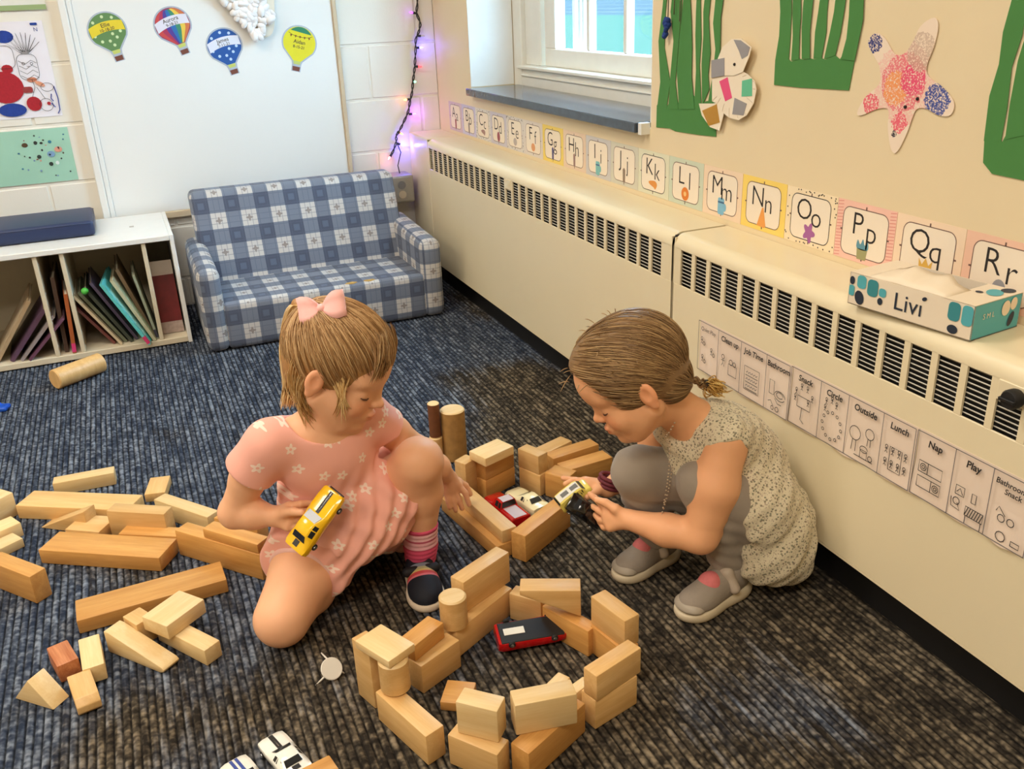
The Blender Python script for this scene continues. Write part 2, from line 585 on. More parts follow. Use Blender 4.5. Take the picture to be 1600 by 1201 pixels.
# ================================================================ radiator covers along the right wall
def build_radiator(name, y0, y1, label, single, plate_cols, vent0, ncol):
    """y0 < y1; louvre columns start at vent0 (far end) and run towards -y"""
    XF = 1.085
    t = empty(name, (XF, (y0 + y1) / 2, 0), label=label, cat='radiator')
    ym = (y0 + y1) / 2
    def b(nm, x0, x1, ya, yb, z0, z1, mat=M_rad, bev=0.0, par=t):
        return box(nm, (x0 - XF, ya - ym, z0), (x1 - XF, yb - ym, z1), mat, par, bev=bev)
    # top cover with a rounded front edge: profile in x,z swept along y
    prof = [(XW - XF - .001, .583), (.026, .583)]
    for k in range(7):
        a = PI / 2 + PI / 2 * k / 6
        prof.append((.026 + .026 * math.cos(a), .557 + .026 * math.sin(a)))
    prof += [(0, .553), (.004, .553), (.006, .558), (.028, .576), (XW - XF - .001, .576)]
    bm = bmesh.new()
    mt = Matrix(((1, 0, 0, 0), (0, 0, 1, 0), (0, 1, 0, 0), (0, 0, 0, 1)))
    bm_prism(bm, prof, y0 - ym, y1 - ym, mt)
    bm_obj('top_cover', bm, M_rad, t, angle=40)
    b('front_panel', XF, XF + .004, y0, y1, .100, .4725, bev=.0012)
    b('bottom_flange', XF, XF + .05, y0, y1, .096, .100)
    b('toe_kick', XF + .048, XF + .056, y0, y1, 0.0, .099, M_black)
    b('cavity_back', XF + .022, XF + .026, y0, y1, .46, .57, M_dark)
    b('end_plate', XF + .001, XW - .001, y1 - .004, y1, .10, .575)
    b('end_plate', XF + .001, XW - .001, y0, y0 + .004, .10, .575)
    # vertical bars and louvre slats
    pitch, gap = .0551, .0125
    zt, zb = .5535, .4725
    bar = None; slat = None
    def bar_at(ya, yb):
        nonlocal bar
        o = bpy.data.objects.new('vent_bar', bar.data) if bar else None
        if o is None:
            bar = b('vent_bar', XF, XF + .004, -gap / 2 + ym, gap / 2 + ym, zb, zt)
            o = bar
        else:
            link(o, t)
        o.location = (0, (ya + yb) / 2 - ym, 0)
    b('vent_end', XF, XF + .004, vent0, y1, zb, zt)
    last = vent0 - ncol * pitch + gap
    b('vent_end', XF, XF + .004, y0, last, zb, zt)
    for i in range(ncol):
        ya = vent0 - i * pitch
        yb = ya - (pitch - gap)
        if i < ncol - 1: bar_at(yb - gap, yb)
        nsl = 10
        pz = (zt - zb) / nsl
        def slat_bm(ks):
            bm = bmesh.new()
            for k in ks:
                z = zb + (k + .5) * pz
                bm_box(bm, (-.0008, -(pitch - gap) / 2, -.0026), (.0008, (pitch - gap) / 2, .0026), 0, 1,
                       Matrix.Translation((.0068, 0, z if len(ks) > 1 else 0)) @ Matrix.Rotation(math.radians(-52), 4, 'Y'))
            return bm
        if single:
            for k in range(nsl):
                if i in plate_cols and k >= 6: continue
                if slat is None:
                    slat = bm_obj('louvre_slat', slat_bm([0]), M_slat, t)
                    o = slat
                else:
                    o = bpy.data.objects.new('louvre_slat', slat.data); link(o, t)
                o.location = (0, (ya + yb) / 2 - ym, zb + (k + .5) * pz)
        else:
            if slat is None:
                slat = bm_obj('louvre_column', slat_bm(range(nsl)), M_slat, t); o = slat
            else:
                o = bpy.data.objects.new('louvre_column', slat.data); link(o, t)
            o.location = (0, (ya + yb) / 2 - ym, 0)
        if i in plate_cols:
            pl = b('access_plate', XF - .0015, XF + .003, yb, ya, zb + .05, zt, bev=.001)
    return t
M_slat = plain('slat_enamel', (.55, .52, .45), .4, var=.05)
build_radiator('radiator_cover', 1.702, 3.455, 'long cream radiator cover from the couch corner to the black seam, below the window', False, (14,), 3.442, 31)
r2 = build_radiator('radiator_cover', -.35, 1.692, 'near cream radiator cover carrying the drawn schedule strips and the blue-white box', True, (15,), 1.665, 24)
# filler piece in the corner
fl = empty('radiator_filler', (1.085, 3.578, 0), label='narrow cream filler panel between the back wall and the radiator vents', cat='panel')
box('front_panel', (0, -.120, .100), (.004, .120, .583), M_rad, fl, bev=.002)
box('top_cover', (0.004, -.120, .578), (.139, .120, .5835), M_rad, fl, bev=.001)
box('toe_kick', (.048, -.120, 0), (.056, .120, .1), M_black, fl)
# seam strip between the two covers
sm = box('radiator_seam', (1.092, 1.693, .1), (1.222, 1.701, .578), M_dark)
tag(sm, 'dark gap strip between the two cream radiator covers', 'strip')
# thermostat knob in the second unit
kn = empty('valve_knob', (1.084, .800, .540), (0, -PI / 2, 0), label='black round valve knob on the near radiator vent', cat='knob')
bm = bmesh.new(); bm_lathe(bm, [(0, 0), (.007, 0), (.007, .006), (.0135, .008), (.0145, .012), (.0145, .022), (.012, .026), (0, .026)], 18)
bm_obj('knob_body', bm, M_black, kn, angle=40)
bm = bmesh.new(); bm_box(bm, (-.0025, -.013, .025), (.0025, .013, .030), .001)
bm_obj('knob_grip', bm, M_black, kn)
# ================================================================ plaid toddler couch
def make_plaid():
    m, nt, bs = newmat('blue_plaid_fabric')
    t = nt.nodes.new('ShaderNodeUVMap')
    sp = nt.nodes.new('ShaderNodeSeparateXYZ'); nt.links.new(t.outputs[0], sp.inputs[0])
    P = 0.108
    def band(sock):
        f = mth(nt, 'FRACT', mth(nt, 'DIVIDE', sock, P))
        wide = mth(nt, 'LESS_THAN', f, 0.5)
        def line(c, w): return mth(nt, 'LESS_THAN', mth(nt, 'ABSOLUTE', mth(nt, 'SUBTRACT', f, c)), w)
        thin = mth(nt, 'MAXIMUM', mth(nt, 'MAXIMUM', line(.66, .012), line(.84, .012)), mth(nt, 'MAXIMUM', line(.07, .014), line(.43, .014)))
        return f, wide, thin
    fu, wu, tu = band(sp.outputs[0]); fv, wv, tv = band(sp.outputs[1])
    navy, mid, cream, grey = srgb(36, 52, 82), srgb(100, 110, 129), srgb(198, 194, 190), srgb(140, 148, 160)
    both = mth(nt, 'MULTIPLY', wu, wv)
    anyb = mth(nt, 'MAXIMUM', wu, wv)
    c = mixc(nt, anyb, cream, mid)
    c = mixc(nt, both, c, navy)
    c = mixc(nt, mth(nt, 'MULTIPLY', mth(nt, 'MAXIMUM', tu, tv), 0.45), c, srgb(58, 72, 100))
    # lighter heart of each navy square
    du = mth(nt, 'ABSOLUTE', mth(nt, 'SUBTRACT', fu, .25)); dv = mth(nt, 'ABSOLUTE', mth(nt, 'SUBTRACT', fv, .25))
    inner = mth(nt, 'LESS_THAN', mth(nt, 'MAXIMUM', du, dv), .10)
    c = mixc(nt, mth(nt, 'MULTIPLY', inner, 0.22), c, srgb(110, 132, 165))
    # small brown motif in each pale square
    eu = mth(nt, 'ABSOLUTE', mth(nt, 'SUBTRACT', fu, .75)); ev = mth(nt, 'ABSOLUTE', mth(nt, 'SUBTRACT', fv, .75))
    cross = mth(nt, 'LESS_THAN', mth(nt, 'ADD', mth(nt, 'MULTIPLY', mth(nt, 'MINIMUM', eu, ev), 2.2), mth(nt, 'MAXIMUM', eu, ev)), .13)
    c = mixc(nt, mth(nt, 'MULTIPLY', cross, 0.75), c, srgb(110, 92, 84))
    weave = noise(nt, 900, 1, t.outputs[0])
    c = mixc(nt, mth(nt, 'MULTIPLY', weave, .18), c, srgb(210, 212, 215))
    nt.links.new(c, bs.inputs['Base Color'])
    bs.inputs['Roughness'].default_value = .9
    bs.inputs['Sheen Weight'].default_value = .15
    bump(nt, bs, weave, .35, .001)
    return m
M_plaid = make_plaid()

def box_uv(o, off=(0, 0)):
    """project metric UVs along the dominant axis of every face"""
    me = o.data
    uv = me.uv_layers.new(name='UVMap')
    for p in me.polygons:
        n = p.normal
        a = max(range(3), key=lambda i: abs(n[i]))
        for li in p.loop_indices:
            c = me.vertices[me.loops[li].vertex_index].co
            if a == 2: q = (c.x, c.y)
            elif a == 1: q = (c.x, c.z)
            else: q = (c.y, c.z)
            uv.data[li].uv = (q[0] + off[0], q[1] + off[1])

def soft_box(bm, lo, hi, bev, cuts=6):
    vs_ = bm_box(bm, lo, hi, bev, 4)

def build_couch():
    x0, x1, yf, yb = .143, .990, 3.07, 3.60
    xc = (x0 + x1) / 2
    t = empty('toddler_couch', (xc, 3.33, 0), label='small blue and white plaid couch against the back wall', cat='couch')
    def part(nm, lo, hi, bev, shape=None, off=(0, 0)):
        bm = bmesh.new()
        bm_box(bm, (lo[0] - xc, lo[1] - 3.33, lo[2]), (hi[0] - xc, hi[1] - 3.33, hi[2]), bev, 4)
        if shape: shape(bm)
        o = bm_obj(nm, bm, M_plaid, t, angle=60)
        box_uv(o, off)
        return o
    part('seat', (x0 + .066, yf + .006, .004), (x1 - .066, yb - .10, .168), .018, off=(.03, .02))
    # arms: taller block with a rolled top, a little higher at the back
    def roll(bm):
        for v in bm.verts:
            if v.co.z > .2:
                v.co.z += .02 * max(0, (v.co.y + .26) / .5)
    part('armrest', (x0, yf, .002), (x0 + .074, yb - .06, .288), .028, roll, (.01, .015))
    part('armrest', (x1 - .080, yf, .002), (x1, yb - .06, .288), .028, roll, (.02, .015))
    # back: leaning slab
    def lean(bm):
        for v in bm.verts:
            v.co.y += (v.co.z - .10) * .36
    part('backrest', (.186, 3.345, .10), (.945, 3.445, .472), .022, lean, (.05, .035))
    part('base_back', (x0 + .02, yb - .10, .004), (x1 - .02, yb - .03, .28), .01)
    # torn yellow foam patches along the front edge of the seat
    M_foam = plain('yellow_foam', srgb(196, 158, 88), .95, var=.3, vscale=90, bumps=.8, bscale=120)
    rnd = random.Random(4)
    for cx, w in ((.655, .05), (.72, .045)):
        pts = [(cx - xc + w / 2 * math.cos(a) * rnd.uniform(.7, 1.1), .012 * math.sin(a) * rnd.uniform(.6, 1.1)) for a in [2 * PI * k / 14 for k in range(14)]]
        bm = bmesh.new(); bm_prism(bm, pts, 0, .0025, Matrix.Translation((0, 3.098 - 3.33, .1665)))
        bm_obj('torn_patch', bm, M_foam, t)
    return t
build_couch()

# ================================================================ white book shelf
M_shelfin = plain('shelf_board', srgb(214, 202, 176), .5, var=.05)
def build_shelf():
    yf, yb = 3.24, 3.655
    x1, x0 = .102, -.95
    t = empty('book_shelf', (-.42, 3.45, 0), label='low white book shelf with upright dividers left of the plaid couch', cat='shelf')
    def b(nm, xa, xb, ya, yb_, za, zb, mat=M_whitepaint, bev=.0015):
        return box(nm, (xa + .42, ya - 3.45, za), (xb + .42, yb_ - 3.45, zb), mat, t, bev=bev)
    b('top_board', x0, .088, yf - .004, yb, .367, .385, bev=.002)
    b('side_panel', .088, .102, yf, yb, 0, .385)
    b('side_panel', x0 - .014, x0, yf, yb, 0, .385)
    b('bottom_board', x0, .088, yf, yb, .004, .024, M_shelfin)
    b('back_panel', x0, .088, yb - .008, yb, .024, .367, M_shelfin)
    for xd in (-.329, -.249, .0025, -.62):
        b('divider', xd - .007, xd + .007, yf + .003, yb - .008, .024, .367, M_shelfin)
    # little printed mark on top
    b('sticker', -.03, -.015, 3.44, 3.46, .385, .3854, plain('grey_print', srgb(190, 186, 180), .6), 0)
build_shelf()

M_cush = plain('navy_vinyl', srgb(33, 48, 84), .45, var=.08, vscale=12, bumps=.1, bscale=60)
def build_cushion():
    t = empty('seat_cushion', (-.40, 3.50, .386), label='flat navy blue vinyl cushion on the white book shelf', cat='cushion')
    bm = bmesh.new()
    bm_box(bm, (-.42, -.135, 0), (.262, .135, .052), .014, 4)
    bm_obj('cushion_body', bm, M_cush, t, angle=60)
    bm = bmesh.new()
    bm_tube(bm, [(-.415, -.134, .044), (.25, -.134, .044), (.260, -.12, .044), (.260, .13, .044)], .0022, 6)
    bm_obj('piping', bm, M_cush, t, smooth=True)
build_cushion()

# ---- books
M_page = plain('book_pages', srgb(220, 208, 184), .8, var=.06, vscale=200)
def book(x, y, zb, w, h, th, cover, tilt, yaw, label, blot=None, spine=None, art=None):
    """book standing in the shelf: spine towards the room, th thick, tilt about y in degrees"""
    t = empty('picture_book', (x, y, zb), (0, math.radians(tilt), math.radians(yaw)), label=label, cat='book', group='books in the white shelf')
    mc = plain('cover_%d_%d_%d' % cover, srgb(*cover), .45, var=.15, vscale=25)
    bm = bmesh.new(); bm_box(bm, (-th / 2, .002, .004), (th / 2, w - .004, h - .004))
    bm_obj('pages', bm, M_page, t)
    bm = bmesh.new()
    bm_box(bm, (-th / 2 - .0012, 0, 0), (-th / 2 + .0008, w, h))
    bm_box(bm, (th / 2 - .0008, 0, 0), (th / 2 + .0012, w, h))
    bm_box(bm, (-th / 2 - .0012, -.0012, 0), (th / 2 + .0012, .001, h))
    bm_obj('cover', bm, mc, t)
    if art:
        ma = plain('art_%d_%d_%d' % art, srgb(*art), .5, var=.35, vscale=40)
        bm = bmesh.new()
        bm_box(bm, (th / 2 + .0012, .015, h * .12), (th / 2 + .0018, w * .85, h * .85))
        bm_box(bm, (-th / 2 - .0018, .015, h * .12), (-th / 2 - .0012, w * .85, h * .85))
        bm_obj('cover_art', bm, ma, t)
    if spine:
        ms = plain('spine_%d_%d_%d' % spine, srgb(*spine), .5)
        bm = bmesh.new(); bm_box(bm, (-th / 2 - .0014, -.0016, .004), (th / 2 + .0014, .012, .034))
        bm_obj('spine_tape', bm, ms, t)
    return t
YS = 3.262
book(-.515, YS + .01, .026, .24, .235, .008, (176, 152, 120), 36, 2, 'tan picture book leaning steeply in the left shelf bay', art=(190, 170, 140))
book(-.470, YS, .026, .22, .205, .010, (92, 66, 88), 40, 3, 'purple-grey thin book leaning in the left shelf bay')
book(-.440, YS - .01, .026, .21, .185, .007, (150, 140, 140), 43, 0, 'pale grey thin book leaning in the left shelf bay')
book(-.415, YS - .02, .026, .21, .180, .006, (108, 70, 92), 46, 2, 'plum thin book lowest in the left shelf bay')
book(-.302, YS + .01, .026, .23, .26, .010, (78, 60, 48), 2, 0, 'dark brown book standing in the narrow shelf bay')
book(-.278, YS - .015, .026, .21, .205, .010, (168, 88, 44), 4, 3, 'orange brown book with pink tape in the narrow shelf bay', spine=(214, 60, 120))
# middle bay, leaning to the left
book(-.150, YS + .02, .026, .22, .215, .007, (120, 70, 66), -33, 0, 'dark red thin book leaning lowest in the middle shelf bay')
book(-.128, YS + .00, .026, .22, .222, .006, (206, 190, 160), -31, 0, 'cream thin book leaning in the middle shelf bay')
book(-.113, YS + .02, .026, .22, .225, .008, (112, 118, 96), -30, 0, 'grey green book leaning in the middle shelf bay')
book(-.094, YS + .01, .026, .23, .235, .008, (66, 72, 62), -28, 0, 'dark green book leaning in the middle shelf bay')
book(-.077, YS + .03, .026, .23, .245, .007, (92, 80, 104), -26, 1, 'mauve book leaning in the middle shelf bay')
book(-.040, YS - .055, .026, .23, .255, .007, (96, 196, 196), -26, -6, 'turquoise picture book sticking out of the middle shelf bay', art=(150, 205, 195), spine=(208, 56, 110))
book(-.020, YS - .02, .026, .23, .250, .008, (196, 192, 160), -23, -3, 'pale yellow book behind the turquoise picture book', art=(170, 186, 150))
book(-.018, YS + .03, .026, .23, .265, .009, (120, 100, 76), -17, 0, 'brown book tallest in the middle shelf bay')
book(-.010, YS + .00, .026, .22, .235, .006, (150, 160, 140), -9, 0, 'light green book beside the right divider in the middle bay', spine=(60, 60, 76))
# right bay: dark red book facing out
def face_book():
    t = empty('picture_book', (.046, 3.30, .026), (math.radians(-10), 0, 0), label='dark red picture book facing forward in the right shelf bay', cat='book', group='books in the white shelf')
    mc = plain('cover_maroon', srgb(110, 28, 30), .5, var=.5, vscale=34)
    box('cover', (-.036, 0, 0), (.036, .003, .255), mc, t)
    box('pages', (-.034, .003, .003), (.034, .012, .252), M_page, t)
    box('title_band', (-.036, -.0006, .205), (.036, 0, .255), plain('title_cream', srgb(205, 190, 176), .5), t)
    box('foot_band', (-.036, -.0006, 0), (.036, 0, .04), plain('title_grey', srgb(168, 148, 138), .5, var=.4, vscale=90), t)
face_book()
# small green toy ball on the books
bm = bmesh.new(); bmesh.ops.create_icosphere(bm, subdivisions=3, radius=.012)
o = bm_obj('sticker_dot', bm, plain('bright_green', srgb(78, 180, 66), .4), None, smooth=True, loc=(-.205, 3.262, .228))
o.name = 'green_ball'; tag(o, 'small bright green ball resting on books in the middle shelf bay', 'ball')

# ================================================================ junction box
def build_outlet():
    M_gm = plain('galvanised_metal', (.42, .41, .39), .45, metal=.7, var=.15, vscale=40)
    t = empty('outlet_box', (1.008, 3.640, .376), label='grey metal outlet box on the wall beside the couch back', cat='outlet')
    box('box_body', (-.052, -.045, -.055), (.052, .058, .055), M_gm, t, bev=.006, seg=2)
    box('cover_plate', (-.046, -.048, -.048), (.046, -.045, .048), M_gm, t, bev=.001)
    M_ol = plain('ivory_plastic', srgb(200, 184, 160), .4)
    for z, mt in ((.018, plain('grey_plastic', srgb(120, 118, 116), .5)), (-.020, M_ol)):
        bm = bmesh.new(); bm_lathe(bm, [(0, -.001), (.016, -.001), (.016, .003), (0, .003)], 18, Matrix.Translation((0, -.049, z)) @ Matrix.Rotation(PI / 2, 4, 'X'))
        bm_obj('socket', bm, mt, t, angle=40)
    bm = bmesh.new()
    bm_tube(bm, [(-.04, 0, .055), (-.045, .01, .30)], .009, 8)
build_outlet()
# ================================================================ wooden building blocks
W_PALE = wood('maple_pale', srgb(240, 212, 160), srgb(226, 190, 130))
W_MAPLE = wood('maple', srgb(232, 192, 132), srgb(212, 166, 102))
W_HONEY = wood('maple_honey', srgb(222, 168, 96), srgb(196, 138, 70))
W_RED = wood('red_knotty', srgb(232, 160, 110), srgb(176, 96, 52))
W_BARK = plain('bark_brown', srgb(112, 66, 34), .7, var=.35, vscale=60, bumps=.5, bscale=120)
W_CORK = plain('birch_bark', srgb(170, 128, 70), .75, var=.4, vscale=45, bumps=.5, bscale=90)

G_L = 'loose blocks on the carpet left of the girl in pink'
G_R = 'blocks of the round enclosure in front'
G_B = 'blocks of the box enclosure around the toy trucks'

def blk(label, cx, cy, zb, L, W, H, yaw, mat, group, bev=.0022, tilt=(0, 0)):
    bm = bmesh.new()
    bm_box(bm, (-L / 2, -W / 2, 0), (L / 2, W / 2, H), bev, 2)
    o = bm_obj('wooden_block', bm, mat, None, loc=(cx, cy, zb), rot=(tilt[0], tilt[1], math.radians(yaw)), angle=30)
    return tag(o, label, 'block', group)

def prism_blk(label, prof, W, cx, cy, zb, yaw, mat, group, name='wooden_block', bev=.0018, tilt=(0, 0)):
    """profile in (x, z), extruded over W along y"""
    bm = bmesh.new()
    mt = Matrix(((1, 0, 0, 0), (0, 0, 1, 0), (0, 1, 0, 0), (0, 0, 0, 1)))
    bm_prism(bm, prof, -W / 2, W / 2, mt)
    bmesh.ops.recalc_face_normals(bm, faces=bm.faces)
    es = [e for e in bm.edges if e.calc_face_angle(0) > .5]
    bmesh.ops.bevel(bm, geom=es, offset=bev, segments=2, affect='EDGES', profile=.5)
    o = bm_obj(name, bm, mat, None, loc=(cx, cy, zb), rot=(tilt[0], tilt[1], math.radians(yaw)), angle=30)
    return tag(o, label, 'block', group)

def cyl_blk(label, cx, cy, zb, r, h, mat, group, endmat=None, rot=(0, 0, 0), name='wooden_cylinder'):
    bm = bmesh.new()
    b = min(.003, r * .15)
    bm_lathe(bm, [(0, 0), (r - b, 0), (r, b), (r, h - b), (r - b, h), (0, h)], 28)
    o = bm_obj(name, bm, mat, None, loc=(cx, cy, zb), rot=rot, angle=35)
    if endmat:
        o.data.materials.append(endmat)
        for p in o.data.polygons:
            if abs(p.normal.z) > .6: p.material_index = 1
    return tag(o, label, 'block', group)

# ---- scattered on the left
blk('pale plank lying farthest back behind the long block', -.238, 2.256, 0, .140, .038, .034, -2.6, W_PALE, G_L)
blk('long honey block lying behind the small triangle block', -.246, 2.121, 0, .280, .072, .035, -31, W_MAPLE, G_L)
blk('long honey block lying flat in front of the short plank', -.187, 1.886, 0, .280, .075, .034, -32.5, W_HONEY, G_L)
blk('short flat half block beside the triangle block', -.222, 2.006, 0, .085, .066, .030, -34, W_MAPLE, G_L)
blk('maple block standing on edge in the middle of the left cluster', -.115, 1.951, 0, .139, .036, .068, -32.5, W_MAPLE, G_L)
blk('flat plank tucked between the edge block and the long honey block', -.098, 1.903, 0, .136, .037, .033, -31, W_HONEY, G_L)
blk('small tan block lying behind the left cluster, alone on the carpet', -.074, 2.141, 0, .086, .048, .022, 78, W_MAPLE, G_L)
blk('pale block running from the cluster towards the elbow of the girl in pink', -.019, 1.964, 0, .175, .034, .045, -53, W_PALE, G_L)
blk('long brown block on edge ending at the pink dress', .040, 1.752, 0, .235, .037, .062, -50, W_HONEY, G_L)
blk('second plank resting on the long brown block beside the pink dress', .066, 1.722, .063, .150, .034, .022, -50.5, W_HONEY, G_L)
blk('tan block behind the long brown block, partly under the elbow', .085, 1.815, 0, .12, .034, .060, -48, W_HONEY, G_L)
blk('long golden block lying alone in front of the left cluster', -.109, 1.673, 0, .277, .074, .030, 2.8, W_HONEY, G_L)
blk('golden block on edge cut by the left picture edge', -.356, 1.838, 0, .140, .036, .064, 128.9, W_HONEY, G_L)
blk('short maple board resting on top of two loose blocks', -.072, 1.540, .0345, .090, .066, .030, 38.3, W_PALE, G_L)
blk('narrow maple block lying under the short board', -.056, 1.495, 0, .138, .035, .034, 123.5, W_PALE, G_L)
blk('small standing block between the ramp and the short board', -.135, 1.565, 0, .046, .036, .050, 120, W_MAPLE, G_L)
prism_blk('pale ramp wedge sloping down to a rounded tip', [(-.072, 0), (.062, 0), (.070, .003), (.072, .008), (.066, .013), (-.060, .046), (-.072, .046)], .037, -.136, 1.506, 0, -50.8, W_PALE, G_L, 'wooden_wedge')
blk('small reddish block with dark knots near the bottom left corner', -.266, 1.532, 0, .068, .036, .036, 107, W_RED, G_L)
blk('pale upright-lying block between the reddish block and the ramp', -.219, 1.517, 0, .095, .036, .034, 95, W_PALE, G_L)
prism_blk('small block with one curved end in front of the reddish block', [(-.040, 0), (.034, 0), (.042, .008), (.042, .020), (.030, .031), (-.040, .031)], .038, -.232, 1.430, 0, -79, W_MAPLE, G_L)
prism_blk('triangular block at the bottom left, nearest the picture corner', [(-.044, 0), (.044, 0), (0, .050)], .036, -.303, 1.470, 0, 136, W_PALE, G_L, 'wooden_triangle')
prism_blk('triangle block in the left cluster pointing to the left', [(-.066, 0), (.066, 0), (.066, .058)], .036, -.272, 2.066, 0, -38.5, W_MAPLE, G_L, 'wooden_triangle')
blk('pale block upper of the pile at the left picture edge', -.428, 2.180, 0, .07, .05, .060, 40, W_PALE, G_L)
blk('pale thin board of the pile at the left picture edge', -.412, 2.078, 0, .075, .05, .034, 28, W_PALE, G_L)
blk('pale thin board lowest of the pile at the left picture edge', -.408, 2.018, 0, .080, .045, .022, 32, W_PALE, G_L)
blk('honey block cut by the bottom picture edge right of the white cars', .094, 1.068, 0, .055, .036, .036, 12, W_HONEY, G_L)
# dowel in front of the shelf
cyl_blk('thick tan wooden dowel lying in front of the book shelf', -.330, 2.995, .032, .032, .165, W_MAPLE, 'wooden dowels', rot=(0, PI / 2, math.radians(35)), name='wooden_dowel')

# ---- round enclosure
h1 = .058
blk('long maple block at the front left of the ring', .250, 1.110, 0, .136, .035, h1, 108.8, W_MAPLE, G_R)
blk('lower maple block at the right of the ring', .561, 1.025, 0, .092, .034, h1, 14.3, W_MAPLE, G_R)
blk('darker block stacked on the lower block at the right of the ring', .566, 1.024, h1, .101, .030, .050, 17, W_MAPLE, G_R)
blk('lower block at the back right corner of the ring', .626, 1.128, 0, .089, .034, h1, 101.9, W_HONEY, G_R)
blk('block with striped top stacked at the back right corner of the ring', .629, 1.132, h1, .089, .033, .058, 101.9, W_MAPLE, G_R)
prism_blk('wedge laid across the back of the ring', [(-.054, .046), (.054, 0), (.054, .056), (-.054, .056)], .038, .556, 1.236, h1, -26, W_MAPLE, G_R, 'wooden_wedge')
blk('low block under the thin end of the wedge', .540, 1.301, 0, .066, .030, .0575, -50, W_MAPLE, G_R)
blk('honey plank under the thick end of the wedge', .582, 1.212, 0, .110, .028, .056, 112.5, W_HONEY, G_R)
blk('long lower block at the back left of the ring', .442, 1.306, 0, .158, .034, h1, 28.7, W_MAPLE, G_R)
blk('long upper block stacked at the back left of the ring', .462, 1.337, h1, .124, .033, .066, 26, W_MAPLE, G_R)
cyl_blk('short wooden cylinder standing on the ring beside the long upper block', .385, 1.274, h1 + .0005, .0245, .062, W_MAPLE, G_R, W_PALE)
blk('low block at the left of the ring, in front of the cylinder', .331, 1.227, 0, .090, .034, h1, 24.5, W_MAPLE, G_R)
blk('small honey block lying on the low left block of the ring', .316, 1.243, h1 + .0005, .076, .036, .032, 30.6, W_HONEY, G_R)
blk('tall upright block behind the small roofed tower of the ring', .219, 1.222, 0, .050, .030, .118, 110, W_MAPLE, G_R)
cyl_blk('round pillar standing on the front left block of the ring', .245, 1.163, h1 + .0005, .0245, .0590, W_MAPLE, G_R, W_PALE)
blk('pale flat roof block on top of the small tower of the ring', .240, 1.187, .1185, .082, .056, .015, 115.9, W_PALE, G_R)
blk('lower block at the front of the ring', .327, 1.006, 0, .088, .035, h1, 127.1, W_MAPLE, G_R)
blk('pale square block stacked at the front of the ring', .338, 1.016, h1 + .0005, .067, .034, .060, 136.3, W_PALE, G_R)
blk('lower long block at the front right of the ring', .436, .988, 0, .136, .036, h1, 25.3, W_HONEY, G_R)
blk('pale block stacked askew at the front right of the ring', .430, .992, h1 + .0005, .096, .035, .057, 169.9, W_PALE, G_R)
blk('small pale chip block peeking behind the front right stack', .490, 1.072, 0, .042, .024, .050, 30, W_PALE, G_R)
blk('thin pale block between the front right stack and the right stack', .516, 1.052, 0, .050, .020, .046, 20, W_PALE, G_R)
blk('small flat square block on the carpet inside the ring', .346, 1.154, 0, .050, .054, .018, -33, W_HONEY, G_R)

# ---- box enclosure
blk('long block forming the front right side of the box', .672, 1.530, 0, .168, .037, .064, 30.5, W_HONEY, G_B)
blk('lower long block of the left side of the box', .562, 1.632, 0, .250, .046, .034, 99, W_HONEY, G_B)
blk('upper thin long board of the left side of the box', .574, 1.634, .0345, .245, .036, .030, 98, W_MAPLE, G_B)
blk('upright post block at the back left of the box', .596, 1.784, 0, .040, .034, .098, 28.4, W_MAPLE, G_B)
blk('lower brown block in the back wall of the box', .668, 1.782, 0, .096, .034, .049, 22, W_HONEY, G_B)
blk('upper brown block in the back wall of the box', .668, 1.782, .0495, .094, .034, .0485, 22, W_HONEY, G_B)
blk('pale flat block capping the back wall of the box', .655, 1.766, .0985, .088, .058, .022, 20, W_PALE, G_B)
blk('lower block at the back right corner of the box', .750, 1.742, 0, .068, .033, .055, 113, W_MAPLE, G_B)
blk('upper block at the back right corner of the box', .749, 1.745, .0555, .066, .032, .048, 113, W_MAPLE, G_B)
blk('cube block at the right of the box, behind the held toy car', .795, 1.690, 0, .060, .046, .062, 123, W_HONEY, G_B)
blk('long golden plank lying right of the cube block', .880, 1.735, 0, .130, .045, .050, 5, W_HONEY, G_B)
blk('brown plank lying farther right behind the cube block', .873, 1.790, 0, .135, .040, .058, 8, W_HONEY, G_B)
blk('tan plank lying behind the back right corner of the box', .842, 1.836, 0, .100, .040, .054, 20, W_MAPLE, G_B)
blk('small pale block beside the hand of the girl in pink', .563, 1.856, 0, .040, .034, .034, 10, W_PALE, G_B)
cyl_blk('thick log-like cylinder standing behind the box', .636, 1.982, 0, .031, .137, W_CORK, G_B, W_PALE)
cyl_blk('pale short stub cylinder beside the thick log', .589, 1.985, 0, .0165, .070, W_MAPLE, G_B, W_PALE)
cyl_blk('thin dark bark dowel standing on the pale stub', .589, 1.985, .0705, .0148, .092, W_BARK, G_B, W_PALE)

# ================================================================ blue toy piece at the left edge
def blue_toy():
    m = plain('blue_plastic', srgb(28, 84, 190), .3, var=.05)
    t = empty('blue_toy', (-.500, 2.905, 0), (0, 0, math.radians(-20)), label='glossy blue plastic toy cut by the left picture edge', cat='toy')
    bm = bmesh.new(); bm_box(bm, (-.06, -.02, 0), (.045, .02, .014), .005, 3)
    bm_obj('toy_base', bm, m, t, angle=50)
    bm = bmesh.new(); bm_prism(bm, [(-.06, .012), (.028, .012), (-.04, .09), (-.06, .09)], -.012, .012, Matrix(((1, 0, 0, 0), (0, 0, 1, 0), (0, 1, 0, 0), (0, 0, 0, 1))))
    bmesh.ops.bevel(bm, geom=list(bm.edges), offset=.003, segments=2, affect='EDGES')
    bm_obj('toy_fin', bm, m, t, angle=50)
blue_toy()

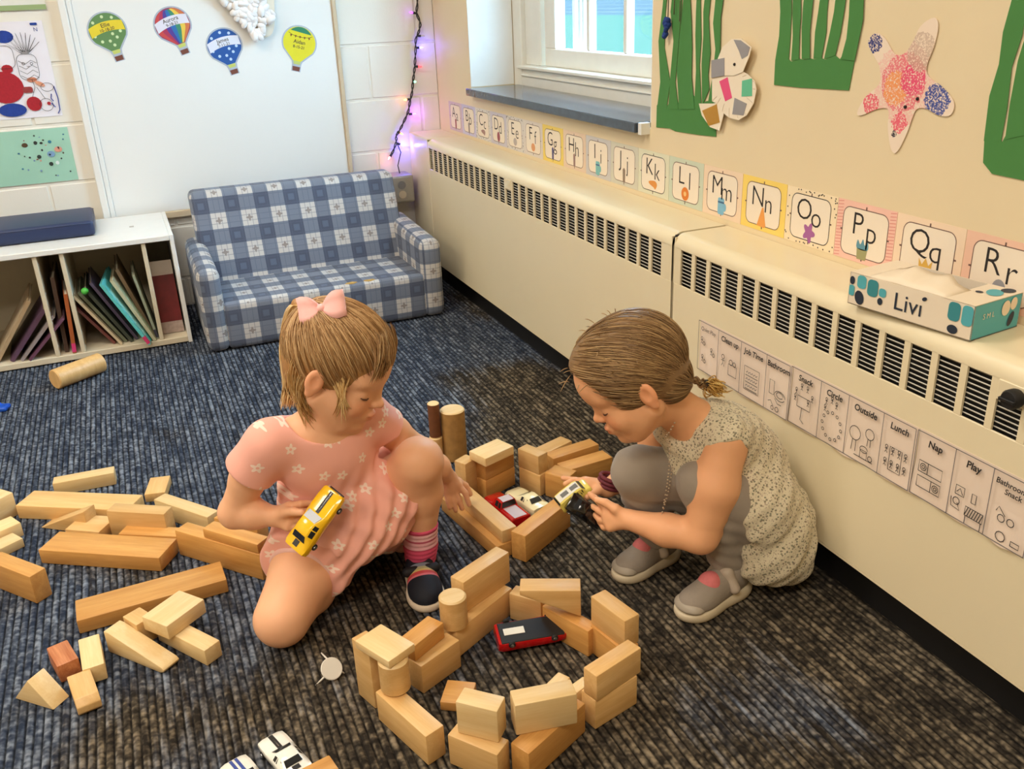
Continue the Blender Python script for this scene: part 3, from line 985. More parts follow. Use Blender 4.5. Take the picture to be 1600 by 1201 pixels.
# ================================================================ white three-legged disc
def disc_toy():
    m = plain('white_plastic', srgb(226, 220, 208), .35, var=.03)
    t = empty('doll_table', (.166, 1.302, .0185), (math.radians(46), math.radians(10), math.radians(8)), label='tiny white three-legged doll table tipped on the carpet', cat='toy')
    bm = bmesh.new(); bm_lathe(bm, [(0, -.0012), (.0185, -.0012), (.0195, 0), (.0185, .0014), (0, .0014)], 28)
    bm_obj('table_top', bm, m, t, angle=40)
    for a in (100, 215, 335):
        x, y = .0165 * math.cos(math.radians(a)), .0165 * math.sin(math.radians(a))
        bm = bmesh.new(); bm_tube(bm, [(x, y, -.001), (x * 2.0, y * 2.0, -.020)], [.0018, .0012], 8)
        bm_obj('leg', bm, m, t, smooth=True)
disc_toy()
# ================================================================ toy cars
M_tyre = plain('tyre_rubber', (.01, .01, .01), .7, var=.1)
M_rim = plain('chrome_rim', (.62, .62, .62), .25, metal=.9, var=.05)
M_win = plain('tinted_window', (.02, .022, .025), .08, var=.1)
M_chassis = plain('black_chassis', (.014, .014, .015), .45, var=.2)

def car_body(bm, st, zlow):
    """st: list of (x, half width, z belt, z top, top half width); returns ring verts"""
    rings = []
    for x, w, zb, zt, tw in st:
        pts = [(-w * .90, zlow), (-w, zlow + .004), (-w, zb - .002), (-w * .97, zb), (-tw, zt - .001), (-tw * .85, zt), (tw * .85, zt), (tw, zt - .001), (w * .97, zb), (w, zb - .002), (w, zlow + .004), (w * .90, zlow)]
        rings.append([bm.verts.new((x, y, z)) for y, z in pts])
    n = 12
    for a, b in zip(rings[:-1], rings[1:]):
        for k in range(n):
            bm.faces.new((a[k], a[(k + 1) % n], b[(k + 1) % n], b[k]))
    bm.faces.new(rings[0]); bm.faces.new(list(reversed(rings[-1])))
    return rings

def quad_patch(bm, pts, off):
    """raised patch given by 4+ corner points"""
    p = [Vector(q) for q in pts]
    n = (p[1] - p[0]).cross(p[2] - p[0]).normalized()
    bm.faces.new([bm.verts.new(q + n * off) for q in p])

def toy_car(label, loc, rot, paint, L=.075, W=.031, H=.022, style='coupe', stripes=None, hood=None, roofpaint=None, name='toy_car'):
    t = empty(name, loc, rot, label=label, cat='toy car', group='toy cars')
    s = L / .075
    w = W / 2
    if style == 'coupe':
        # nose at +x
        P = [(.0370, .80, .0105, .0118, .62), (.0350, .94, .0112, .0130, .75), (.0250, 1.0, .0122, .0142, .80), (.0120, 1.0, .0130, .0152, .80),
             (.0085, .99, .0134, .0158, .78), (-.0020, .97, .0140, .0216, .62), (-.0080, .97, .0142, .0226, .60), (-.0170, .98, .0144, .0216, .60),
             (-.0260, 1.0, .0146, .0162, .72), (-.0330, .99, .0146, .0164, .78), (-.0368, .90, .0140, .0152, .74)]
        ws, we, rs, re = 4, 5, 7, 8
    elif style == 'truck':
        P = [(.0370, .86, .0130, .0150, .74), (.0345, .97, .0140, .0165, .80), (.0180, 1.0, .0145, .0175, .82), (.0150, 1.0, .0148, .0180, .80),
             (.0080, .97, .0152, .0255, .68), (.0000, .97, .0152, .0260, .68), (-.0060, .97, .0152, .0255, .70), (-.0075, 1.0, .0150, .0168, .90), (-.0360, 1.0, .0150, .0168, .90), (-.0372, .96, .0140, .0155, .86)]
        ws, we, rs, re = 3, 4, 6, 7
    else:  # van
        P = [(.0372, .84, .0130, .0150, .74), (.0340, .97, .0150, .0180, .80), (.0260, 1.0, .0155, .0195, .80), (.0190, .99, .0160, .0280, .74),
             (.0120, .99, .0160, .0300, .74), (-.0200, .99, .0160, .0300, .74), (-.0330, .99, .0158, .0285, .74), (-.0370, .92, .0150, .0230, .74)]
        ws, we, rs, re = 2, 3, 6, 7
    hs = H / (.0226 if style == 'coupe' else .026 if style == 'truck' else .030)
    st = [(x * s, w * ww, zb * hs, zt * hs, w * tw) for x, ww, zb, zt, tw in P]
    zlow = .0048
    bm = bmesh.new()
    rings = car_body(bm, st, zlow)
    co = [[v.co.copy() for v in r] for r in rings]
    es = [e for e in bm.edges if e.calc_length() > 0]
    body = bm_obj('body', bm, paint, t, angle=38)
    # windows
    bm = bmesh.new()
    def lerp(a, b, f): return a + (b - a) * f
    a, b = co[ws], co[we]
    quad_patch(bm, [lerp(a[5], b[5], .12), lerp(a[6], b[6], .12), lerp(a[6], b[6], .92), lerp(a[5], b[5], .92)], -.0004 if False else .0004)
    a, b = co[rs], co[re]
    quad_patch(bm, [lerp(a[5], b[5], .08), lerp(a[6], b[6], .08), lerp(a[6], b[6], .85), lerp(a[5], b[5], .85)], .0004)
    for i0, i1, j0, j1 in ((3, 4, we, rs),):
        segs = [(we, (we + rs) // 2 if style != 'van' else we + 1), ((we + rs) // 2 if style != 'van' else we + 1, rs)]
        for (p, q) in segs:
            if q <= p: continue
            A, B = co[p], co[q]
            c = [lerp(lerp(A[3], A[4], .2), lerp(B[3], B[4], .2), .08), lerp(lerp(A[3], A[4], .2), lerp(B[3], B[4], .2), .92), lerp(lerp(A[3], A[4], .85), lerp(B[3], B[4], .85), .92), lerp(lerp(A[3], A[4], .85), lerp(B[3], B[4], .85), .08)]
            quad_patch(bm, c, .0004)
            c2 = [Vector((v.x, -v.y, v.z)) for v in reversed(c)]
            quad_patch(bm, c2, .0004)
    me = bpy.data.meshes.new('window'); bm.to_mesh(me); bm.free()
    # push patches outwards, whichever side the normal fell on
    cz = Vector((0, 0, .012))
    for p in me.polygons:
        if p.normal.dot(p.center - cz) < 0: p.flip()
    for v in me.vertices:
        d = (v.co - cz).normalized(); v.co += d * .0006
    me.materials.append(M_win)
    link(bpy.data.objects.new('window', me), t)
    # stripes over hood, roof and boot
    def strip(nm, mat, ya, yb, i0, i1):
        V = []; F = []
        for k in range(i0, i1 + 1):
            zt = st[k][3]
            V += [(st[k][0], ya, zt + .0005), (st[k][0], yb, zt + .0005)]
        for k in range(i1 - i0):
            F.append((2 * k, 2 * k + 1, 2 * k + 3, 2 * k + 2))
        mesh_obj(nm, V, F, mat, t)
    if stripes:
        for ya, yb in ((-.0045, -.0012), (.0012, .0045)):
            strip('stripe', stripes, ya * W / .031, yb * W / .031, 1, ws)
            strip('stripe', stripes, ya * W / .031, yb * W / .031, we, rs)
            strip('stripe', stripes, ya * W / .031, yb * W / .031, re, len(st) - 2)
    if hood:
        strip('hood_scoop', hood, -.0040, .0040, 1, ws)
        strip('hood_vent', M_rim, -.0008, .0008, 1, ws - 1)
        strip('rear_deck', hood, -.0060, .0060, re, len(st) - 2)
    if roofpaint:
        strip('roof_panel', roofpaint, -w * .55, w * .55, we, rs)
    if style == 'truck':
        z = st[8][3] + .0006
        strip('truck_bed', roofpaint or M_chassis, -w * .62, w * .62, 7, 8)
    # chassis, bumpers and lights
    box('chassis', (-.034 * s, -w * .86, .0035), (.034 * s, w * .86, .0065), M_chassis, t, bev=.001)
    box('bumper', (.0350 * s, -w * .7, .0062), (.0382 * s, w * .7, .0088), M_chassis, t, bev=.0006)
    for y in (-w * .55, w * .55):
        box('headlight', (.0362 * s, y - .0025, .0088 * hs), (.0376 * s, y + .0025, .0112 * hs), M_rim, t, bev=.0006)
    # wheels
    wr_ = .0062 * (1.0 if style == 'coupe' else 1.1)
    for x in (.0225 * s, -.0235 * s):
        for sd in (-1, 1):
            wh = empty('wheel', (x, sd * w * .93, wr_), (sd * PI / 2, 0, 0)); wh.parent = t
            bm = bmesh.new(); bm_lathe(bm, [(0, -.0035), (wr_ - .001, -.0035), (wr_, -.0025), (wr_, .0008), (wr_ - .001, .0018), (0, .0018)], 16)
            bm_obj('tyre', bm, M_tyre, wh, angle=40)
            bm = bmesh.new(); bm_lathe(bm, [(0, -.0040), (wr_ * .58, -.0040), (wr_ * .62, -.0032), (wr_ * .62, -.003), (0, -.003)], 12)
            bm_obj('hub_cap', bm, M_rim, wh, angle=40)
    return t

def gloss(name, c, rough=.18): return plain(name, c, rough, var=.03, coat=.6)
P_yel = gloss('paint_yellow', srgb(250, 196, 20)); P_red = gloss('paint_red', srgb(190, 12, 18)); P_wht = gloss('paint_white', srgb(240, 238, 228))
P_crm = gloss('paint_cream', srgb(246, 236, 190)); P_blk = gloss('paint_black', srgb(14, 14, 16)); P_blu = gloss('paint_blue', srgb(36, 64, 150)); P_lem = gloss('paint_lemon', srgb(246, 226, 110))

D = math.radians
# held in the hand of the girl in pink: roof turned to the viewer, nose up to the right
def frame(xa, za):
    """rotation from nose direction xa and roof direction za"""
    x = Vector(xa).normalized(); z = Vector(za); z = (z - x * z.dot(x)).normalized(); y = z.cross(x)
    return Matrix((x, y, z)).transposed().to_euler()
toy_car('yellow muscle car with black hood held up by the girl in pink', (.2005, 1.4440, .2270), frame((.6867, .1127, .7216), (-.6000, -.5000, .6000)), P_yel, L=.125, W=.052, H=.034, hood=M_chassis)
# in the box
toy_car('red pickup truck parked inside the block box', (.644, 1.660, .0), (0, 0, D(99)), P_red, L=.128, W=.050, H=.046, style='truck', roofpaint=plain('pale_print', srgb(206, 190, 196), .4))
toy_car('cream toy car parked beside the red pickup', (.702, 1.678, .0), (0, 0, D(102)), P_crm, L=.118, W=.048, H=.038)
# upside down in the ring: belly to the viewer
uc = toy_car('red and black toy car turned upside down inside the ring', (.514, 1.232, .0370), (D(196), D(2), D(-9)), P_red, L=.128, W=.052, H=.036)
box('white_plate', (-.050, -.008, .0026), (-.012, .006, .0034), P_wht, uc)
# near the bottom edge
toy_car('white toy car with black hood lines near the bottom edge', (.056, 1.142, .0), (0, 0, D(107)), P_wht, L=.105, W=.046, H=.030, hood=M_chassis)
toy_car('white toy car with blue stripes at the bottom edge', (-.004, 1.116, .0), (0, 0, D(108)), P_wht, L=.105, W=.046, H=.030, stripes=P_blu)
# held by the squatting girl
M_greywin = plain('grey_toy_window', srgb(96, 96, 92), .3)
yv = toy_car('yellow and white toy van pinched by the squatting girl', (.6957, 1.4120, .1600), frame((.8821, -.0179, .4812), (-.5531, -.2310, .7973)), P_lem, L=.072, W=.036, H=.034, style='van', roofpaint=P_wht)
for _x in (-.014, .008):
    box('roof_window', (_x - .008, -.005, .0344), (_x + .008, .005, .0352), M_greywin, yv, bev=.0003)
toy_car('black toy car held under the yellow van by the squatting girl', (.6970, 1.3800, .1480), frame((.6869, -.4250, -.5767), (-.1795, -.7453, .6441)), P_blk, L=.080, W=.038, H=.028)
# ================================================================ things on the walls
M_paper = plain('white_paper', srgb(236, 226, 208), .8, var=.03, vscale=15)
M_ink = plain('black_ink', srgb(40, 36, 36), .8, var=.1)
M_grey = plain('grey_ink', srgb(120, 112, 112), .8)
RW = (PI / 2, 0, -PI / 2)     # local x runs towards the viewer along the right wall, local y up, local z into the room
BW = (PI / 2, 0, 0)           # same on the back wall
def card_mat(n, c): return plain('card_' + n, srgb(*c), .7, var=.05)

# ---- alphabet cards
def picture(t, kind):
    """small drawing under the letters"""
    def fl(nm, pts, c, z=.0011): return mesh_obj(nm, [(x, y, z) for x, y in pts], [list(range(len(pts)))], card_mat('pic_%d_%d_%d' % c, c), t)
    y = -.026
    if kind == 'oval': return lambda c: fl('picture', ell(0, y, .013, .017, 18), c)
    if kind == 'ring':
        return lambda c: (fl('picture', ell(0, y, .016, .016, 20), c), fl('picture_centre', ell(0, y, .006, .006, 12), (240, 196, 130), .0014))
    if kind == 'wide': return lambda c: fl('picture', catmull([(-.020, y + .004), (-.004, y + .008), (.012, y + .008), (.020, y), (.012, y - .012), (.004, y - .008), (-.016, y - .002)], 4), c)
    if kind == 'tall': return lambda c: fl('picture', [(-.006, y - .018), (.006, y - .018), (.007, y + .014), (0, y + .02), (-.007, y + .014)], c)
    if kind == 'cup': return lambda c: (fl('picture', rrect(-.013, y - .022, .011, y + .016, .005), c), fl('picture_rim', rrect(-.013, y + .004, .011, y + .008, .0015), (70, 110, 150), .0014), fl('picture_handle', ell(.013, y - .004, .006, .009, 14), c, .001))
    if kind == 'cone': return lambda c: fl('picture', [(-.017, y - .019), (.008, y - .021), (.013, y - .017), (.003, y + .021), (-.002, y + .021)], c)
    if kind == 'flower':
        def f(c):
            pts = []
            for k in range(60):
                a = 2 * PI * k / 60
                r = .0145 * (1 + .28 * math.cos(5 * a + .3))
                pts.append((r * math.cos(a), y - .002 + 1.15 * r * math.sin(a)))
            fl('picture', pts, c)
        return f
    if kind == 'pot': return lambda c: (fl('picture', [(-.012, y - .022), (.010, y - .022), (.013, y - .002), (-.014, y - .002)], (160, 158, 110)), fl('picture_leaves', catmull([(-.014, y - .002), (-.013, y + .014), (-.006, y + .006), (0, y + .017), (.005, y + .006), (.012, y + .014), (.013, y - .002)], 4), c))
    if kind == 'crown': return lambda c: fl('picture', [(-.013, y - .006), (.013, y - .006), (.015, y + .014), (.007, y + .004), (0, y + .016), (-.007, y + .004), (-.015, y + .014)], c)
    return lambda c: fl('picture', ell(0, y, .015, .013, 14), c)

CARDS = [('Aa', (214, 190, 200), 'tall', (150, 50, 60), 'pink'), ('Bb', (206, 200, 226), 'tall', (140, 126, 120), 'lilac'), ('Cc', (226, 220, 212), 'wide', (168, 130, 120), 'white dotted'),
         ('Dd', (206, 200, 210), 'oval', (160, 84, 92), 'grey'), ('Ee', (222, 214, 206), 'small', (190, 176, 168), 'white speckled'), ('Ff', (224, 214, 204), 'small', (226, 160, 110), 'pale'),
         ('Gg', (240, 212, 110), 'tall', (90, 84, 130), 'yellow'), ('Hh', (232, 206, 180), 'tall', (160, 128, 120), 'peach'), ('Ii', (206, 202, 200), 'cup', (130, 190, 190), 'grey'),
         ('Jj', (212, 208, 190), 'tall', (150, 130, 110), 'sage'), ('Kk', (224, 222, 196), 'wide', (226, 150, 70), 'cream'), ('Ll', (206, 214, 192), 'ring', (224, 128, 50), 'mint'),
         ('Mm', (240, 214, 186), 'cup', (130, 186, 214), 'peach'), ('Nn', (246, 214, 110), 'cone', (236, 160, 80), 'yellow'), ('Oo', (244, 224, 190), 'flower', (168, 100, 160), 'cream dotted'),
         ('Pp', (244, 196, 180), 'pot', (96, 150, 170), 'pink striped'), ('Qq', (244, 218, 190), 'crown', (220, 176, 80), 'pale pink'), ('Rr', (240, 196, 172), 'oval', (150, 150, 156), 'pink')]
MARK = {'Aa': 'nearest the corner', 'Rr': 'behind the blue-white box', 'Qq': 'with a small crown'}
M_cardin = plain('card_inner', srgb(242, 228, 208), .75, var=.02)
def build_cards():
    p = .1486
    for i, (lt, bc, kind, pc, cn) in enumerate(CARDS):
        yl = 3.578 - p * i
        w, h = .1475, .110
        extra = ', ' + MARK[lt] if lt in MARK else ''
        t = empty('alphabet_card', (XW - .0002, yl - p / 2, .651), RW, label='%s bordered alphabet card with letters %s%s' % (cn, lt, extra), cat='card', group='alphabet cards along the right wall')
        prism('card_sheet', [(-w / 2, -h / 2), (w / 2, -h / 2), (w / 2, h / 2), (-w / 2, h / 2)], 0, .0006, card_mat('b_%d_%d_%d' % bc, bc), t)
        fr = rrect(-w / 2 + .017, -h / 2 + .011, w / 2 - .017, h / 2 - .011, .016, 5)
        mesh_obj('inner_panel', [(x, y, .0008) for x, y in fr], [list(range(len(fr)))], M_cardin, t)
        strokes('frame_line', [fr], .0016, M_ink if 'dotted' in cn or 'cream' in cn else card_mat('frame_brown', (120, 92, 84)), t, .0010, True)
        strokes('frame_knobs', [[(0, h / 2 - .011), (0, h / 2 - .005)], [(0, -h / 2 + .011), (0, -h / 2 + .004)], [(-w / 2 + .017, 0), (-w / 2 + .012, 0)], [(w / 2 - .017, 0), (w / 2 - .012, 0)]], .003, card_mat('frame_brown', (120, 92, 84)), t, .0010)
        if 'dotted' in cn or 'speckled' in cn:
            rnd = random.Random(i)
            bm = bmesh.new()
            for k in range(34):
                a = rnd.uniform(0, 1)
                x, y = (rnd.uniform(-w / 2, w / 2), rnd.choice((-1, 1)) * (h / 2 - rnd.uniform(.002, .008))) if a < .5 else (rnd.choice((-1, 1)) * (w / 2 - rnd.uniform(.002, .013)), rnd.uniform(-h / 2 + .003, h / 2 - .003))
                bm.faces.new([bm.verts.new((q[0], q[1], .0009)) for q in ell(x, y, .0016, .0016, 8)])
            bm_obj('border_dots', bm, M_ink, t)['kind'] = 'stuff'
        if 'striped' in cn:
            ls = []
            for k in range(18):
                y = -h / 2 + .003 + k * .006
                ls += [[(-w / 2 + .001, y), (-w / 2 + .015, y + .002)], [(w / 2 - .015, y), (w / 2 - .001, y + .002)]]
            strokes('border_stripes', ls, .0016, card_mat('stripe_rose', (226, 150, 140)), t, .0009)['kind'] = 'stuff'
        text('letters', lt[0], .060, M_ink, t, -.018, .014, .0011, bold=-.0006)
        text('letters', lt[1], .060, M_ink, t, .018, .004, .0011, bold=-.0006)
        picture(t, kind)(pc)
build_cards()

# ---- drawn day schedule on the near radiator
M_sheet = plain('schedule_paper', srgb(238, 218, 200), .6, var=.02)
def doodle(t, kind, x0, x1, zb, zt):
    w = x1 - x0; xc = (x0 + x1) / 2; h = zt - zb
    L = []
    def circ(x, y, r, n=10): L.append(ell(x, y, r, r, n) + [ell(x, y, r, r, n)[0]])
    def rect(a, b, c, d): L.append([(a, b), (c, b), (c, d), (a, d), (a, b)])
    def stick(x, y, s):
        circ(x, y + s * .7, s * .25, 8); L.append([(x, y + s * .45), (x, y)]); L.append([(x - s * .3, y + s * .3), (x + s * .3, y + s * .3)]); L.append([(x - s * .25, y - s * .35), (x, y), (x + s * .25, y - s * .35)])
    if kind == 'play':
        for dx, dy in ((-.022, .02), (.014, .004), (-.018, -.02)):
            stick(xc + dx, zb + h * .52 + dy, .012); circ(xc + dx + .008, zb + h * .5 + dy, .004)
    elif kind == 'clean':
        stick(xc - .02, zb + h * .5, .02); rect(xc, zb + h * .30, xc + .028, zb + h * .55); circ(xc + .008, zb + h * .6, .006); circ(xc + .02, zb + h * .59, .005)
    elif kind == 'job':
        rect(xc - .026, zb + h * .2, xc + .022, zb + h * .72)
        for k in range(3):
            y = zb + h * (.28 + .15 * k)
            L.append([(xc - .020 + .004 * j, y + (.004 if j % 2 else 0)) for j in range(10)])
            L.append([(xc - .022, y - .005), (xc + .018, y - .005)])
    elif kind == 'bath':
        rect(xc - .022, zb + h * .42, xc - .008, zb + h * .72); L.append(ell(xc + .010, zb + h * .45, .016, .010, 14)); L.append(ell(xc + .010, zb + h * .47, .010, .006, 12)); L.append([(xc - .004, zb + h * .36), (xc + .004, zb + h * .27), (xc + .016, zb + h * .27)])
        L.append([(xc - .024, zb + h * .24), (xc - .016, zb + h * .28), (xc - .008, zb + h * .18)]); circ(xc + .004, zb + h * .14, .005); circ(xc - .01, zb + h * .13, .004)
    elif kind == 'snack':
        rect(xc - .018, zb + h * .45, xc + .018, zb + h * .68)
        for dx, dy in ((-.022, .06), (-.008, .072), (.008, .072), (.022, .058), (.012, .046), (-.024, .046)): stick(xc + dx, zb + h * .1 + dy, .010)
        L.append([(xc - .004, zb + h * .45), (xc - .006, zb + h * .2), (xc + .004, zb + h * .14)])
    elif kind == 'circle':
        for k in range(12):
            a = 2 * PI * k / 12; circ(xc + .024 * math.cos(a), zb + h * .42 + .026 * math.sin(a), .003, 6)
        for dx, dy in ((-.018, .08), (-.004, .086), (.008, .08), (-.02, .066)): stick(xc + dx, zb + dy, .010)
    elif kind == 'outside':
        circ(xc - .018, zb + h * .55, .013, 14); L.append([(xc - .022, zb + h * .43), (xc - .024, zb + h * .2)]); L.append([(xc - .014, zb + h * .43), (xc - .014, zb + h * .2)])
        circ(xc + .016, zb + h * .66, .010, 12); L.append([(xc + .013, zb + h * .57), (xc + .012, zb + h * .42)]); L.append([(xc + .019, zb + h * .57), (xc + .019, zb + h * .42)])
        rect(xc - .002, zb + h * .14, xc + .014, zb + h * .3); L.append(ell(xc + .006, zb + h * .32, .009, .006, 12)); circ(xc + .022, zb + h * .2, .005); L.append([(xc - .016, zb + h * .14), (xc + .028, zb + h * .14)])
    elif kind == 'lunch':
        rect(xc - .014, zb + h * .22, xc + .012, zb + h * .66)
        for dx in (-.022, -.008, .006, .020):
            for y in (.3, .55): stick(xc + dx, zb + h * y, .011)
    elif kind == 'nap':
        for y in (.50, .22):
            rect(xc - .026, zb + h * y, xc + .020, zb + h * (y + .2)); L.append([(xc - .008 if y > .4 else xc + .002, zb + h * y), (xc - .008 if y > .4 else xc + .002, zb + h * (y + .2))])
            circ(xc - .017 if y > .4 else xc + .011, zb + h * (y + .1), .006); circ(xc - .017 if y > .4 else xc + .011, zb + h * (y + .1), .003, 6)
    elif kind == 'play2':
        rect(xc - .024, zb + h * .46, xc - .008, zb + h * .62); L.append([(xc - .022, zb + h * .5), (xc - .016, zb + h * .58), (xc - .010, zb + h * .48)]); rect(xc + .006, zb + h * .44, xc + .014, zb + h * .6)
        L.append([(xc - .030, zb + h * .38), (xc - .028, zb + h * .22), (xc - .012, zb + h * .2), (xc - .018, zb + h * .32)]); circ(xc - .02, zb + h * .34, .006)
        for k in range(7): L.append([(xc - .002 + .0045 * k, zb + h * .18), (xc + .003 + .0045 * k, zb + h * .34)])
        rect(xc - .002, zb + h * .18, xc + .030, zb + h * .34); L.append([(xc, zb + h * .18), (xc, zb + h * .04)]); L.append([(xc + .028, zb + h * .18), (xc + .028, zb + h * .04)])
    else:
        L.append([(xc - .022, zb + h * .55), (xc - .018, zb + h * .64), (xc - .006, zb + h * .52)]); circ(xc - .012, zb + h * .46, .006); circ(xc + .004, zb + h * .46, .006); circ(xc - .008, zb + h * .16, .008); rect(xc + .010, zb + h * .1, xc + .024, zb + h * .18)
    strokes('drawing', L, .0014, M_ink, t, .0011)['kind'] = 'stuff'

def build_schedule():
    ys = [1.576, 1.502, 1.423, 1.341, 1.268, 1.185, 1.114, 1.032, .960, .884, .815, .742]
    items = [('Quiet Play', 'play'), ('Clean up', 'clean'), ('Job Time', 'job'), ('Bathroom', 'bath'), ('Snack', 'snack'), ('Circle', 'circle'), ('Outside', 'outside'), ('Lunch', 'lunch'), ('Nap', 'nap'), ('Play', 'play2'), ('Bathroom +\nSnack', 'bs')]
    for (i0, i1, lab, dz) in ((0, 4, 'first schedule strip with drawings, Quiet Play to Bathroom, behind the squatting girl', 0.0), (4, 8, 'middle schedule strip with drawings, Snack to Lunch', .002), (8, 11, 'last schedule strip with drawings, Nap to Snack, at the right edge', .003)):
        ya, yb = ys[i0], ys[i1]
        w = ya - yb - .002
        zb, zt = .304 + dz, .420 + dz
        Z0 = zb
        t = empty('schedule_strip', (1.0848, ya, zb), RW, label=lab, cat='poster', group='schedule strips on the radiator')
        zb, zt = 0.0, zt - zb
        # slightly wavy laminated sheet
        n = 24
        V = []; F = []
        for k in range(n + 1):
            x = w * k / n
            bow = .0012 + .0045 * (math.sin(k / n * PI * 2.4 + i0) ** 2)
            V += [(x, zt, .0007), (x, (zb + zt) / 2, .0009), (x, zb + .0016 * math.sin(k * .9), bow)]
        for k in range(n):
            a = 3 * k
            F += [(a, a + 1, a + 4, a + 3), (a + 1, a + 2, a + 5, a + 4)]
        sh = mesh_obj('sheet', V, F, M_sheet, t)
        md = sh.modifiers.new('thick', 'SOLIDIFY'); md.thickness = .0005; md.offset = -1
        L = [[(0.001, zt - .001), (w - .001, zt - .001)], [(.001, zb + .003), (w - .001, zb + .003)]]
        for i in range(i0, i1 + 1):
            x = min(max(ya - ys[i], .001), w - .001)
            L.append([(x, zb + .003), (x, zt - .001)])
        pz = .0062
        t2 = t
        strokes('panel_lines', L, .0015, M_grey, t, .0062)
        for i in range(i0, i1):
            x0, x1 = ya - ys[i], ya - ys[i + 1]
            nm, kind = items[i]
            text('caption', nm, .0165 if len(nm) < 9 else .0125, M_ink, t, (x0 + x1) / 2, zt - .016 if '\n' not in nm else zt - .022, .0063, shear=.1, bold=.0004 if len(nm) < 9 else .0002)
            before = set(COL.objects)
            doodle(t, kind, x0, x1, zb, zt - .02)
            for o in COL.objects:
                if o not in before: o.location.z = .0052
build_schedule()

# ---- green paper seaweed
M_weed = plain('green_paper', srgb(72, 132, 66), .8, var=.06, vscale=10, bumps=.1, bscale=30)
def seaweed(label, body, slits):
    """body: outline on the wall (y, z); slits are cut as leaf-shaped openings between strips"""
    ys_ = [p[0] for p in body]; zs_ = [p[1] for p in body]
    yc = sum(ys_) / len(ys_); z0 = min(zs_)
    t = empty('paper_seaweed', (XW - .0005, yc, z0), RW, label=label, cat='decoration', group='green paper seaweed')
    for i, s in enumerate(slits):
        pts = [(yc - p[0], p[1] - z0) for p in s]
        bm = bmesh.new()
        bm_prism(bm, pts, .001 + .0006 * (i % 3), .0018 + .0006 * (i % 3))
        bm_obj('strip', bm, M_weed, t)
    pts = [(yc - p[0], p[1] - z0) for p in body]
    bm = bmesh.new(); bm_prism(bm, pts, .0008, .0016)
    bm_obj('base_sheet', bm, M_weed, t)
seaweed('green paper seaweed left of the seahorse, beside the window', [(2.0062, 0.7663), (2.0057, 0.818), (1.9953, 0.8271), (1.9678, 0.813), (1.9231, 0.8515), (1.9009, 0.8188), (1.8541, 0.8565), (1.8149, 0.839), (1.7923, 0.8459), (1.7582, 0.8436), (1.7522, 0.7723), (1.8191, 0.7687), (1.9181, 0.7659), (1.9444, 0.77)], [[(2.0043, 0.8098), (1.9921, 0.8736), (2.0044, 0.9661), (1.9897, 1.041), (1.9878, 1.0561), (1.9863, 1.22), (1.9695, 1.22), (1.9725, 1.056), (1.9763, 1.0308), (1.9775, 0.9537), (1.9476, 0.8763), (1.9615, 0.8135)], [(1.952, 0.8143), (1.9461, 0.8975), (1.9374, 0.9677), (1.9535, 1.0308), (1.9498, 1.0557), (1.9468, 1.22), (1.9074, 1.22), (1.9081, 1.0552), (1.909, 1.0307), (1.915, 0.9683), (1.9246, 0.8777), (1.9084, 0.8181)], [(1.9034, 0.8185), (1.9186, 0.9041), (1.9108, 0.981), (1.9009, 1.0552), (1.893, 1.22), (1.8789, 1.22), (1.8725, 1.0548), (1.8645, 1.0064), (1.8587, 0.9573), (1.8568, 0.8946), (1.8398, 0.824)], [(1.8422, 0.8238), (1.8411, 0.9081), (1.8488, 0.9822), (1.8499, 1.0307), (1.8493, 1.0546), (1.8488, 1.22), (1.8348, 1.22), (1.8334, 1.0544), (1.8316, 1.0306), (1.8252, 0.9754), (1.828, 0.9212), (1.8145, 0.8339)], [(1.8099, 0.8343), (1.8188, 0.9216), (1.8166, 0.9828), (1.8203, 1.0306), (1.8176, 1.0542), (1.8154, 1.22), (1.7925, 1.22), (1.7955, 1.054), (1.7993, 1.0188), (1.7869, 0.9474), (1.7921, 0.9007), (1.7852, 0.8714)], [(1.7873, 0.8412), (1.774, 0.8993), (1.7676, 0.9552), (1.7807, 1.0072), (1.7759, 1.0538), (1.7721, 1.22), (1.744, 1.22), (1.7483, 1.0535), (1.7537, 1.019), (1.7507, 0.9605), (1.7509, 0.9127), (1.7582, 0.8436)]])
